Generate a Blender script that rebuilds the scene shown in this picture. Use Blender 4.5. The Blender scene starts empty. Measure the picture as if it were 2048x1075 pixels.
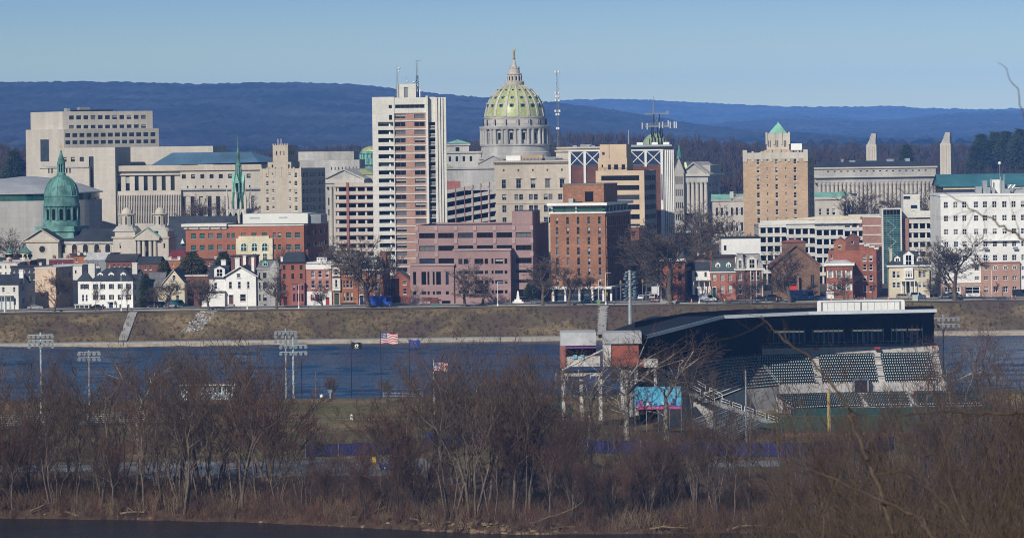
import bpy, math, random
import numpy as np
from mathutils import Vector, Matrix
random.seed(7); NR = np.random.default_rng(11)
F_PX, CAM_H, ROLL = 7780.0, 60.0, 0.0128
CR, SR = math.cos(ROLL), math.sin(ROLL)
scn = bpy.context.scene
COL = scn.collection

def ray(px, py):
    u, v = px - 1024.0, py - 275.0
    return (u * CR - v * SR) / F_PX, (u * SR + v * CR) / F_PX

def at(px, py, Y):
    dx, dz = ray(px, py)
    return Vector((dx * Y, Y, CAM_H - dz * Y))

# ------------------------------------------------------------------ terrain profile
def shore(X):
    return float(np.interp(X, [-400, -82, -41, -9, 0, 20, 40, 60, 300], [640, 625, 613, 593, 589, 587.5, 586.5, 584, 570]))

def gz(Y, X=0.0):
    s = shore(X)
    ys = [-400, -20, 4, 40, 200, 330, 350, s - 7, s, s + 2.5, s + 12, s + 25, 800, 812, 830, 848, 864, 871, 1146, 1147.5, 1155, 1172,
          1184, 1250, 1400, 1900, 2100, 2500, 2900, 3400, 5000, 20000]
    zs = [80, 59, 57.8, 52, 25, 4, -1.5, -1.5, -.1, 1.3, 2.2, 3, 3, 4.8, 5, 3.2, .3, -1.5, -1.5, .6, 1.0, 8.6,
          8.8, 8.9, 11, 22, 24, 33, 42, 45, 40, 70]
    return float(np.interp(Y, ys, zs))

# ------------------------------------------------------------------ materials
MATS = {}
def mat(name, rgb, rough=.85, big=.14, small=.12, bs=.12, ss=1.6, metal=0., streak=False, spec=.3, rgb2=None, mix_scale=.05, bump=0., panel=None):
    if name in MATS: return MATS[name]
    big *= 1.4
    m = bpy.data.materials.new(name); m.use_nodes = True
    nt = m.node_tree; N, L = nt.nodes, nt.links
    b = N['Principled BSDF']
    b.inputs['Roughness'].default_value = rough; b.inputs['Metallic'].default_value = metal
    b.inputs['Specular IOR Level'].default_value = spec
    tc = N.new('ShaderNodeTexCoord')
    mp = N.new('ShaderNodeMapping'); L.new(tc.outputs['Object'], mp.inputs['Vector'])
    if streak: mp.inputs['Scale'].default_value = (1, 1, .12); small *= .6; ss *= .6
    def noise(scale, detail, src):
        n = N.new('ShaderNodeTexNoise'); n.inputs['Scale'].default_value = scale; n.inputs['Detail'].default_value = detail
        n.inputs['Roughness'].default_value = .6
        L.new(src, n.inputs['Vector']); return n.outputs['Fac']
    n1 = noise(bs, 4, mp.outputs['Vector']); n2 = noise(ss, 3, mp.outputs['Vector'])
    def rng(src, lo, hi, a=.3, z=.7):
        r = N.new('ShaderNodeMapRange'); r.inputs[1].default_value = a; r.inputs[2].default_value = z
        r.inputs[3].default_value = lo; r.inputs[4].default_value = hi; L.new(src, r.inputs[0]); return r.outputs[0]
    f1 = rng(n1, 1 - big, 1 + big * .7); f2 = rng(n2, 1 - small, 1 + small)
    mu = N.new('ShaderNodeMath'); mu.operation = 'MULTIPLY'; L.new(f1, mu.inputs[0]); L.new(f2, mu.inputs[1])
    if panel:                                   # courses, panel joints and block-to-block tone
        sx = N.new('ShaderNodeSeparateXYZ'); L.new(tc.outputs['Object'], sx.inputs[0])
        ad = N.new('ShaderNodeMath'); ad.operation = 'ADD'; L.new(sx.outputs['X'], ad.inputs[0]); L.new(sx.outputs['Y'], ad.inputs[1])
        cb = N.new('ShaderNodeCombineXYZ'); L.new(ad.outputs[0], cb.inputs['X']); L.new(sx.outputs['Z'], cb.inputs['Y'])
        bt = N.new('ShaderNodeTexBrick'); L.new(cb.outputs[0], bt.inputs['Vector']); pw, ph, pa = panel
        bt.inputs['Scale'].default_value = 1; bt.inputs['Brick Width'].default_value = pw; bt.inputs['Row Height'].default_value = ph
        bt.inputs['Mortar Size'].default_value = min(pw, ph) * .045; bt.inputs['Mortar Smooth'].default_value = .3
        bt.inputs['Color1'].default_value = (1 + pa * .4,) * 3 + (1,); bt.inputs['Color2'].default_value = (1 - pa,) * 3 + (1,); bt.inputs['Mortar'].default_value = (1 - pa * 2.2,) * 3 + (1,)
        m2 = N.new('ShaderNodeMath'); m2.operation = 'MULTIPLY'; L.new(mu.outputs[0], m2.inputs[0]); L.new(bt.outputs['Color'], m2.inputs[1]); mu = m2
    vm = N.new('ShaderNodeVectorMath'); vm.operation = 'SCALE'; L.new(mu.outputs[0], vm.inputs['Scale'])
    if rgb2 is not None:
        mx = N.new('ShaderNodeMix'); mx.data_type = 'RGBA'
        n3 = noise(mix_scale, 6, tc.outputs['Object'])
        L.new(rng(n3, 0, 1, .42, .58), mx.inputs['Factor'])
        mx.inputs['A'].default_value = (*rgb, 1); mx.inputs['B'].default_value = (*rgb2, 1)
        L.new(mx.outputs['Result'], vm.inputs[0])
    else:
        vm.inputs[0].default_value = rgb
    L.new(vm.outputs[0], b.inputs['Base Color'])
    if bump:
        bp = N.new('ShaderNodeBump'); bp.inputs['Strength'].default_value = bump; bp.inputs['Distance'].default_value = .3
        L.new(n2, bp.inputs['Height']); L.new(bp.outputs[0], b.inputs['Normal'])
    MATS[name] = m
    return m

def glassmat(name, rgb, rough=.06, spec=.3):
    m = mat(name, rgb, rough, .35, .25, .3, 2., spec=spec)
    return m

GL = glassmat('dark window glass', (.01, .013, .02), .08, .22)
GL2 = glassmat('blue window glass', (.018, .032, .06))
GLT = glassmat('teal window glass', (.012, .075, .07))
GLK = glassmat('black window glass', (.005, .005, .007), .12, .12)
BLIND = mat('pale window blind', (.36, .34, .3), .6)
CURT = mat('grey window curtain', (.12, .12, .12), .6)
WHITE = mat('white paint', (.72, .71, .68), .6, .08, .08, panel=(3.4, 3.0, 0.025))
OFFW = mat('off white stucco', (.6, .58, .53), .8, .1, .1, panel=(3.2, 2.8, 0.035))
CONC = mat('grey concrete', (.4, .385, .36), .9, .2, .12, .08, streak=True, panel=(4.0, 2.0, 0.07))
LIME = mat('beige limestone', (.46, .4, .32), .9, .14, .12, .06, streak=True, panel=(1.8, 0.9, 0.08))
LIMEG = mat('grey limestone', (.4, .385, .355), .9, .24, .15, .1, streak=True, panel=(1.8, 0.9, 0.09))
LIMEL = mat('pale limestone', (.475, .435, .375), .9, .12, .1, .1, streak=True, panel=(2.2, 1.1, 0.06))
TANB = mat('tan brick', (.45, .32, .21), .9, .12, .12, .1, panel=(1.3, 0.45, 0.12))
BRICK = mat('red brick', (.27, .095, .058), .9, .22, .2, .2, 2.5, panel=(1.3, 0.45, 0.12))
BRICKO = mat('orange brick', (.32, .13, .065), .9, .22, .22, .2, 2.5, panel=(1.3, 0.45, 0.12))
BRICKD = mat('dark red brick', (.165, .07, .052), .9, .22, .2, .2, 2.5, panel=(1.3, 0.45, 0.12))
BRICKH = mat('hotel brick', (.29, .14, .08), .9, .16, .26, .15, 2.2, panel=(1.3, 0.45, 0.12))
BRICKP = mat('pink brick panel', (.39, .235, .18), .9, .1, .1, panel=(1.3, 0.45, 0.08))
MAUVE = mat('mauve panel', (.3, .195, .185), .8, .1, .08, .1, panel=(5.0, 1.75, 0.06))
MAUVEL = mat('pale mauve panel', (.38, .27, .26), .8, .1, .08, .1, panel=(2.0, 1.75, 0.05))
COPPER = mat('verdigris copper', (.125, .275, .245), .7, .3, .25, .25, 1.4, rgb2=(.065, .165, .15), mix_scale=.35, streak=True)
COPPERL = mat('pale verdigris', (.2, .42, .33), .7, .2, .15, .25)
GTILE = mat('green glazed tile', (.34, .38, .145), .4, .2, .25, .25, 1.5, spec=.5)
SLATE = mat('dark slate', (.035, .042, .055), .75, .25, .2, .2)
SLATEG = mat('grey slate', (.13, .13, .14), .8, .25, .2, .3)
SLATEGR = mat('green grey slate', (.06, .085, .085), .8, .2, .2, .3)
BLUEROOF = mat('blue standing seam roof', (.085, .16, .24), .45, .2, .1, .1)
TEALROOF = mat('teal metal roof', (.05, .17, .19), .5, .2, .12, .1)
NAVY = mat('navy panel', (.015, .03, .075), .5, .2, .1)
BLACK = mat('black metal', (.012, .012, .014), .5)
STEEL = mat('galvanised steel', (.33, .36, .38), .45, .15, .1, metal=.3)
GREYM = mat('grey metal', (.2, .22, .24), .5, .15, .1)
TARROOF = mat('dark tar roof', (.05, .05, .055), .95, .25, .2)
PALEROOF = mat('pale membrane roof', (.5, .5, .5), .9, .25, .2)
GOLD = mat('gilded bronze', (.55, .36, .08), .3, .1, .1, metal=.8)
REDM = mat('red painted metal', (.26, .1, .085), .6)
REDB = mat('bright red paint', (.5, .03, .025), .6)
YELL = mat('yellow paint', (.62, .42, .03), .6)
CREAM = mat('cream stucco', (.6, .53, .38), .85)
YELLB = mat('pale yellow brick', (.55, .49, .36), .85)
STONEB = mat('brown sandstone', (.17, .1, .065), .95, .25, .25, .3)
ASPH = mat('asphalt', (.06, .061, .066), .95, .25, .2, .08)
ASPHL = mat('worn pale asphalt', (.17, .175, .19), .95, .25, .2, .08)
PAVE = mat('pavement concrete', (.3, .29, .27), .95, .2, .15, .1)
ORANGE = mat('orange plastic', (.7, .12, .02), .6)
BLUEP = mat('blue windscreen cloth', (.014, .017, .1), .7, .25, .2)
SEATG = mat('green plastic seat', (.006, .022, .024), .35, .1, .1, spec=.6)
GREENW = mat('green padded wall', (.008, .048, .043), .7)
RUBBER = mat('black rubber', (.012, .012, .012), .8)
SKIN = mat('skin', (.45, .27, .2), .6)

# ------------------------------------------------------------------ mesh builder
class MB:
    def __init__(s): s.v, s.f, s.m, s.mats, s.T = [], [], [], [], None
    def mi(s, m):
        if m not in s.mats: s.mats.append(m)
        return s.mats.index(m)
    def face(s, pts, m):
        n = len(s.v)
        s.v += [s.T(p) if s.T else tuple(p) for p in pts]
        s.f.append(tuple(range(n, n + len(pts)))); s.m.append(s.mi(m))
    def box(s, x0, x1, y0, y1, z0, z1, m, top=None):
        if x0 > x1: x0, x1 = x1, x0
        if y0 > y1: y0, y1 = y1, y0
        if z0 > z1: z0, z1 = z1, z0
        P = [(x0, y0, z0), (x1, y0, z0), (x1, y1, z0), (x0, y1, z0), (x0, y0, z1), (x1, y0, z1), (x1, y1, z1), (x0, y1, z1)]
        for q in ((0, 1, 5, 4), (1, 2, 6, 5), (2, 3, 7, 6), (3, 0, 4, 7), (3, 2, 1, 0)): s.face([P[i] for i in q], m)
        s.face([P[i] for i in (4, 5, 6, 7)], top or m)
    def frustum(s, b0, b1, z0, z1, m, top=None):   # b = (x0,x1,y0,y1)
        P = [(b0[0], b0[2], z0), (b0[1], b0[2], z0), (b0[1], b0[3], z0), (b0[0], b0[3], z0),
             (b1[0], b1[2], z1), (b1[1], b1[2], z1), (b1[1], b1[3], z1), (b1[0], b1[3], z1)]
        for q in ((0, 1, 5, 4), (1, 2, 6, 5), (2, 3, 7, 6), (3, 0, 4, 7)): s.face([P[i] for i in q], m)
        s.face([P[i] for i in (4, 5, 6, 7)], top or m)
    def prism_y(s, prof, y0, y1, m, mcap=None):     # profile in x,z (counter-clockwise seen from the front) extruded in y
        n = len(prof)
        s.face([(x, y0, z) for x, z in prof], mcap or m)
        s.face([(x, y1, z) for x, z in reversed(prof)], mcap or m)
        for i in range(n):
            a, b = prof[i], prof[(i + 1) % n]
            s.face([(a[0], y0, a[1]), (a[0], y1, a[1]), (b[0], y1, b[1]), (b[0], y0, b[1])], m)
    def prism_x(s, prof, x0, x1, m, mcap=None):     # profile in y,z
        n = len(prof)
        s.face([(x0, y, z) for y, z in reversed(prof)], mcap or m)
        s.face([(x1, y, z) for y, z in prof], mcap or m)
        for i in range(n):
            a, b = prof[i], prof[(i + 1) % n]
            s.face([(x0, a[0], a[1]), (x0, b[0], b[1]), (x1, b[0], b[1]), (x1, a[0], a[1])], m)
    def gable_y(s, x0, x1, y0, y1, z0, z1, m, mcap, ov=.3, th=.25):  # ridge runs in y; gable triangle faces the front
        xm = (x0 + x1) / 2
        s.face([(x0, y0, z0), (x1, y0, z0), (xm, y0, z1)], mcap); s.face([(x1, y1, z0), (x0, y1, z0), (xm, y1, z1)], mcap)
        k = (z1 - z0) / (xm - x0)
        for sg in (-1, 1):
            e = xm + sg * (xm - x0 + ov); ez = z0 - k * ov
            P = [(e, y0 - ov, ez), (xm, y0 - ov, z1), (xm, y1 + ov, z1), (e, y1 + ov, ez)]
            Q = [(p[0], p[1], p[2] + th) for p in P]
            s.face(Q, m); s.face(P, m)
            for i in range(4):
                j = (i + 1) % 4; s.face([P[i], P[j], Q[j], Q[i]], mcap if i == 0 else m)
    def gable_x(s, x0, x1, y0, y1, z0, z1, m, mcap, ov=.3, th=.2):
        T = s.T
        s.T = (lambda p: T((p[1], p[0], p[2]))) if T else (lambda p: (p[1], p[0], p[2]))
        s.gable_y(y0, y1, x0, x1, z0, z1, m, mcap, ov, th); s.T = T
    def hip(s, x0, x1, y0, y1, z0, z1, m, inset=None, ov=.4):
        x0 -= ov; x1 += ov; y0 -= ov; y1 += ov
        d = min(x1 - x0, y1 - y0) / 2 if inset is None else inset
        e = .01
        if x1 - x0 >= y1 - y0: r = (x0 + d, x1 - d, (y0 + y1) / 2 - e, (y0 + y1) / 2 + e) if inset is None else (x0 + d, x1 - d, y0 + d, y1 - d)
        else: r = ((x0 + x1) / 2 - e, (x0 + x1) / 2 + e, y0 + d, y1 - d) if inset is None else (x0 + d, x1 - d, y0 + d, y1 - d)
        s.frustum((x0, x1, y0, y1), r, z0, z1, m)
        s.face([(x0, y0, z0), (x0, y1, z0), (x1, y1, z0), (x1, y0, z0)], m)
    def lathe(s, prof, m, n=24, cx=0, cy=0, a0=0, cap=True):        # prof: (r, z) from bottom to top
        A = [a0 + 2 * math.pi * i / n for i in range(n)]
        for (r0, z0), (r1, z1) in zip(prof, prof[1:]):
            for i in range(n):
                a, b = A[i], A[(i + 1) % n]
                p = [(cx + r0 * math.cos(a), cy + r0 * math.sin(a), z0), (cx + r0 * math.cos(b), cy + r0 * math.sin(b), z0),
                     (cx + r1 * math.cos(b), cy + r1 * math.sin(b), z1), (cx + r1 * math.cos(a), cy + r1 * math.sin(a), z1)]
                if r0 < 1e-6: p = p[1:]
                elif r1 < 1e-6: p = p[:3]
                s.face(p, m)
        if cap:
            r, z = prof[-1]
            if r > 1e-6: s.face([(cx + r * math.cos(a), cy + r * math.sin(a), z) for a in A], m)
    def tube(s, p, q, r0, r1, m, n=6, cap=True):
        p, q = Vector(p), Vector(q); d = (q - p).normalized()
        u = d.cross(Vector((0, 0, 1)) if abs(d.z) < .95 else Vector((1, 0, 0))).normalized(); w = d.cross(u)
        A = [(math.cos(2 * math.pi * i / n), math.sin(2 * math.pi * i / n)) for i in range(n)]
        c0 = [p + (u * a + w * b) * r0 for a, b in A]; c1 = [q + (u * a + w * b) * r1 for a, b in A]
        for i in range(n):
            j = (i + 1) % n; s.face([c0[i], c0[j], c1[j], c1[i]][::-1], m)
        if cap: s.face(c1[::-1], m); s.face(c0, m)
    def wall(s, x0, x1, z0, z1, holes, y, rec, m):   # front-facing wall in the plane y, openings cut right through, reveals rec deep
        xs = sorted({x0, x1, *[round(min(max(h[i], x0), x1), 4) for h in holes for i in (0, 1)]})
        zs = sorted({z0, z1, *[round(min(max(h[i], z0), z1), 4) for h in holes for i in (2, 3)]})
        for j in range(len(zs) - 1):
            zc = (zs[j] + zs[j + 1]) / 2
            row = [h for h in holes if h[2] < zc < h[3]]
            st = None
            for i in range(len(xs) - 1):
                xc = (xs[i] + xs[i + 1]) / 2
                if any(h[0] < xc < h[1] for h in row):
                    if st is not None: s.face([(st, y, zs[j]), (xs[i], y, zs[j]), (xs[i], y, zs[j + 1]), (st, y, zs[j + 1])], m); st = None
                elif st is None: st = xs[i]
            if st is not None: s.face([(st, y, zs[j]), (x1, y, zs[j]), (x1, y, zs[j + 1]), (st, y, zs[j + 1])], m)
        for a, b, c, d in holes:
            e = y + rec
            s.face([(a, y, c), (a, e, c), (b, e, c), (b, y, c)][::-1], m); s.face([(a, y, d), (b, y, d), (b, e, d), (a, e, d)][::-1], m)
            s.face([(a, y, c), (a, y, d), (a, e, d), (a, e, c)][::-1], m); s.face([(b, y, c), (b, e, c), (b, e, d), (b, y, d)][::-1], m)
    def mesh(s, name):
        me = bpy.data.meshes.new(name)
        me.from_pydata(s.v, [], s.f)
        for m in s.mats: me.materials.append(m)
        me.polygons.foreach_set('material_index', s.m); me.update()
        return me
    def build(s, name, parent=None, smooth=False, **kw):
        me = s.mesh(name)
        if smooth:
            import bmesh
            bm = bmesh.new(); bm.from_mesh(me); bmesh.ops.remove_doubles(bm, verts=bm.verts, dist=1e-4); bm.to_mesh(me); bm.free()
            me.shade_smooth()
            try: me.set_sharp_from_angle(angle=math.radians(38))
            except Exception: pass
        return link(name, me, parent, **kw)

def link(name, me, parent=None, loc=None, rot=0., **kw):
    o = bpy.data.objects.new(name, me); COL.objects.link(o)
    if parent is not None: o.parent = parent
    if loc is not None: o.location = loc
    if rot: o.rotation_euler = (0, 0, rot)
    for k, v in kw.items(): o[k] = v
    return o

def tag(o, label=None, cat=None, group=None, kind=None):
    if label: o['label'] = label
    if cat: o['category'] = cat
    if group: o['group'] = group
    if kind: o['kind'] = kind
    return o

def thing(name, label, cat, loc=(0, 0, 0), rot=0., group=None):
    o = bpy.data.objects.new(name, None); COL.objects.link(o); o.empty_display_size = .5
    o.location = loc; o.rotation_euler = (0, 0, rot)
    return tag(o, label, cat, group)

def dup(root, loc, rot=0., scale=1., label=None, group=None):
    r = root.copy(); COL.objects.link(r); r.location = loc; r.rotation_euler = (0, 0, rot); r.scale = (scale,) * 3 if not isinstance(scale, tuple) else scale
    if label: r['label'] = label
    if group: r['group'] = group
    for ch in list(root.children):
        c = ch.copy(); COL.objects.link(c); c.parent = r
        for g in ch.children:
            d = g.copy(); COL.objects.link(d); d.parent = c
    return r

# ------------------------------------------------------------------ buildings placed from where they stand
WCACHE = {}
def window_mesh(w, h, style, g, fm, var):
    key = (round(w, 1), round(h, 1), style, g.name, fm.name if fm else '', var)
    if key in WCACHE: return WCACHE[key]
    b = MB(); t = .1 if w > .8 else .07
    if var == 1: b.face([(0, .02, h * .5), (w, .02, h * .5), (w, .02, h), (0, .02, h)], BLIND); b.face([(0, .02, 0), (w, .02, 0), (w, .02, h * .5), (0, .02, h * .5)], g)
    elif var == 2: b.face([(0, .02, 0), (w, .02, 0), (w, .02, h), (0, .02, h)], CURT)
    else: b.face([(0, .02, 0), (w, .02, 0), (w, .02, h), (0, .02, h)], g)
    if fm:
        b.box(0, t, -.06, .02, 0, h, fm); b.box(w - t, w, -.06, .02, 0, h, fm)
        b.box(t, w - t, -.06, .02, 0, t, fm); b.box(t, w - t, -.06, .02, h - t, h, fm)
        if style in ('sash', 'cross', 'grid'): b.box(t, w - t, -.04, .02, h * .5 - t * .5, h * .5 + t * .5, fm)
        if style in ('cross', 'grid', 'mull'): b.box(w * .5 - t * .5, w * .5 + t * .5, -.045, .02, t, h - t, fm)
        if style == 'grid':
            for k in (.25, .75): b.box(w * k - t * .4, w * k + t * .4, -.042, .02, t, h - t, fm)
        if style == 'strip':
            n = max(2, int(w / 1.5))
            for k in range(1, n): b.box(w * k / n - t * .4, w * k / n + t * .4, -.04, .02, t, h - t, fm)
        if style == 'sash': b.box(-.12, w + .12, -.38, -.06, -.16, 0, fm)
    me = b.mesh('window'); WCACHE[key] = me
    return me

class Bld:
    def __init__(s, name, label, cat, px, pm, Y, a=.2, group=None, cx=None, base=None):
        s.Y, s.a, s.pm, s.cx = Y, a, pm, cx or px + 40
        s.ex = Vector((math.cos(a), -math.sin(a))); s.ey = Vector((math.sin(a), math.cos(a)))
        dx, _ = ray(px, pm); s.O = Vector((dx * Y, Y))
        s.base = gz(Y, s.O.x) - .15 if base is None else base
        s.root = thing(name, label, cat, (s.O.x, s.O.y, s.base), -a, group)
        s.count = 0
    def _t(s, dx, off): return (off + s.O.dot(s.ey)) / (dx * s.ey.x + s.ey.y)
    def X(s, px, off=0., py=None):
        dx, _ = ray(px, py or s.pm); t = s._t(dx, off); return t * (dx * s.ex.x + s.ex.y) - s.O.dot(s.ex)
    def Z(s, py, off=0., px=None):
        dx, dz = ray(px or s.cx, py); return CAM_H - dz * s._t(dx, off) - s.base
    def D(s, px, x, py=None):
        dx, _ = ray(px, py or s.pm); t = (x + s.O.dot(s.ex)) / (dx * s.ex.x + s.ex.y)
        return t * (dx * s.ey.x + s.ey.y) - s.O.dot(s.ey)
    def ZS(s, py, x, y):
        p = s.O + s.ex * x + s.ey * y; return CAM_H - ray(s.cx, py)[1] * p.y - s.base
    def win(s, x, y, z, w, h, style='plain', g=None, fm=None, rot=0., blinds=.2, name='window', parent=None):
        g = g or GL
        if g in (GL, GLK) and random.random() < .2: g = GL2
        r = random.random(); var = 1 if r < blinds * .6 else 2 if r < blinds else 0
        if s.count >= 98 and name == 'window':
            s.extra = getattr(s, 'extra', []); s.extra.append((x, y, z, w, h, style, g, fm, rot, var)); return None
        if name == 'window': s.count += 1
        return link(name, window_mesh(w, h, style, g, fm, var), parent or s.root, (x, y, z), rot)
    def flush(s):
        if not getattr(s, 'extra', None): return
        b = MB()
        for x, y, z, w, h, style, g, fm, rot, var in s.extra:
            me = window_mesh(w, h, style, g, fm, var); c, sn = math.cos(rot), math.sin(rot)
            V = [(x + v.co.x * c - v.co.y * sn, y + v.co.x * sn + v.co.y * c, z + v.co.z) for v in me.vertices]
            for p in me.polygons: b.face([V[i] for i in p.vertices], me.materials[p.material_index])
        b.build('window_rows', s.root, kind='stuff'); s.extra = []
    def mass(s, px0, px1, pt, pb=None, side=None, depth=None, off=0., m=None, ms=None, fw=(), sw=(), style='plain', g=None, fm=None,
             rec=.3, name='wall', top=None, blinds=.2, cornice=None, parapet=.0, sstyle=None):
        x0, x1 = s.X(px0, off), s.X(px1, off)
        cx = (px0 + px1) / 2
        z1 = s.Z(pt, off, cx); z0 = 0. if pb is None else s.Z(pb, off, cx)
        y1 = s.D(side, x1) if side else off + (depth or 12)
        y1 = min(max(y1, off + 2), off + 90)
        b = MB()
        fh = [(s.X(a, off), s.X(bb, off), s.Z(d, off, cx), s.Z(c, off, cx)) for a, bb, c, d in fw]
        fh = [(max(a, x0 + .05), min(bb, x1 - .05), max(c, z0 + .02), min(d, z1 - .05)) for a, bb, c, d in fh if d > z0 + .3]
        b.wall(x0, x1, z0, z1, fh, off, rec, m)
        sh = []
        for a, bb, c, d in sw:
            ya, yb = s.D(a, x1), s.D(bb, x1)
            za, zb = s.ZS(d, x1, (off + y1) / 2), s.ZS(c, x1, (off + y1) / 2)
            ya, yb = max(ya, off + .1), min(yb, y1 - .1); za, zb = max(za, z0 + .02), min(zb, z1 - .05)
            if yb - ya > .15 and zb - za > .2: sh.append((ya, yb, za, zb))
        b.T = lambda p: (x1 - (p[1]), p[0], p[2])
        b.wall(off, y1, z0, z1, sh, 0., rec, ms or m)
        b.T = None
        b.face([(x0, y1, z0), (x0, off, z0), (x0, off, z1), (x0, y1, z1)], ms or m)
        b.face([(x1, y1, z0), (x0, y1, z0), (x0, y1, z1), (x1, y1, z1)], m)
        tm = top or TARROOF
        if parapet:
            b.face([(x0, off, z1 - parapet), (x1, off, z1 - parapet), (x1, y1, z1 - parapet), (x0, y1, z1 - parapet)], tm)
        else: b.face([(x0, off, z1), (x1, off, z1), (x1, y1, z1), (x0, y1, z1)], tm)
        o = b.build(name, s.root)
        for a, bb, c, d in fh: s.win(a, off + rec - .03, c, bb - a, d - c, style, g, fm, 0., blinds)
        for a, bb, c, d in sh: s.win(x1 - rec + .03, a, c, bb - a, d - c, sstyle or style, g, fm, math.pi / 2, blinds)
        if cornice:
            cm, ch, cp = cornice
            k = MB(); k.box(x0 - cp, x1 + cp, off - cp, y1 + cp, z1 + .003, z1 + ch, cm, tm); k.build('cornice', s.root)
        return dict(x0=x0, x1=x1, y0=off, y1=y1, z0=z0, z1=z1, o=o)

def lin(s, step, n, w): return [(s + i * step, s + i * step + w) for i in range(n)]
def grid(cols, rows): return [(a, b, c, d) for c, d in rows for a, b in cols]
# ------------------------------------------------------------------ camera, sky, sun, air
scn.view_settings.view_transform = 'Standard'; scn.view_settings.look = 'None'; scn.view_settings.gamma = 1
scn.view_settings.exposure = -0.14
scn.cycles.use_denoising = True; scn.cycles.denoiser = 'OPENIMAGEDENOISE'; scn.cycles.denoising_input_passes = 'RGB_ALBEDO_NORMAL'; scn.cycles.denoising_prefilter = 'NONE'; scn.cycles.filter_width = 1.05; scn.cycles.volume_bounces = 0; scn.cycles.max_bounces = 6
cam = bpy.data.cameras.new('camera'); camo = bpy.data.objects.new('camera', cam); COL.objects.link(camo); scn.camera = camo
cam.sensor_width = 36; cam.lens = F_PX * 36 / 2048; cam.shift_y = -(537.5 - 275) / 2048
cam.clip_start = 1; cam.clip_end = 60000
camo.location = (0, 0, CAM_H); camo.rotation_euler = (Matrix.Rotation(math.pi / 2, 3, 'X') @ Matrix.Rotation(-ROLL, 3, 'Z')).to_euler()
cam.dof.use_dof = True; cam.dof.focus_distance = 1100; cam.dof.aperture_fstop = 9
SUN_EL, SUN_TH = math.radians(31), math.radians(28)     # sun behind the camera, to its left
sd = Vector((-math.sin(SUN_TH) * math.cos(SUN_EL), -math.cos(SUN_TH) * math.cos(SUN_EL), math.sin(SUN_EL)))
sl = bpy.data.lights.new('sun', 'SUN'); sl.energy = 5.0; sl.angle = math.radians(.5); sl.color = (1, .94, .84)
so = bpy.data.objects.new('sun', sl); COL.objects.link(so); so.location = (0, 0, 500)
so.rotation_euler = sd.to_track_quat('Z', 'Y').to_euler()
w = bpy.data.worlds.new('World'); scn.world = w; w.use_nodes = True
wn = w.node_tree.nodes; bg = wn['Background']
sky = wn.new('ShaderNodeTexSky'); sky.sky_type = 'NISHITA'; sky.sun_disc = False
sky.sun_elevation = SUN_EL; sky.sun_rotation = math.atan2(sd.x, sd.y)
sky.altitude = 100; sky.air_density = 1.0; sky.dust_density = .3; sky.ozone_density = 2.5
tint = wn.new('ShaderNodeMix'); tint.data_type = 'RGBA'; tint.blend_type = 'MULTIPLY'; tint.inputs['Factor'].default_value = 1
wl_ = w.node_tree.links; wtc = wn.new('ShaderNodeTexCoord'); wsx = wn.new('ShaderNodeSeparateXYZ'); wl_.new(wtc.outputs['Generated'], wsx.inputs[0])
wr = wn.new('ShaderNodeValToRGB'); wl_.new(wsx.outputs['Z'], wr.inputs['Fac']); E = wr.color_ramp.elements      # pale warm horizon under a clear blue sky
E[0].position = 0.0; E[0].color = (1.22, 1.36, .9, 1); E[1].position = .2; E[1].color = (.66, .74, .79, 1)
e = E.new(.035); e.color = (.56, .76, 1.1, 1); wl_.new(wr.outputs['Color'], tint.inputs['B'])
w.node_tree.links.new(sky.outputs[0], tint.inputs['A']); w.node_tree.links.new(tint.outputs['Result'], bg.inputs[0]); bg.inputs[1].default_value = .085
hz = MB(); hz.box(-6000, 6000, -450, 15500, -6, 300, GREYM)
hm = bpy.data.materials.new('haze'); hm.use_nodes = True
hm.node_tree.nodes.remove(hm.node_tree.nodes['Principled BSDF'])
pv = hm.node_tree.nodes.new('ShaderNodeVolumePrincipled'); pv.inputs['Density'].default_value = HAZE_D if 'HAZE_D' in globals() else 5.4e-5
pv.inputs['Color'].default_value = (.16, .38, .96, 1); pv.inputs['Anisotropy'].default_value = -.52
hm.node_tree.links.new(pv.outputs[0], hm.node_tree.nodes['Material Output'].inputs['Volume'])
ho = hz.build('haze', kind='stuff'); ho.data.materials.clear(); ho.data.materials.append(hm)

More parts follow.
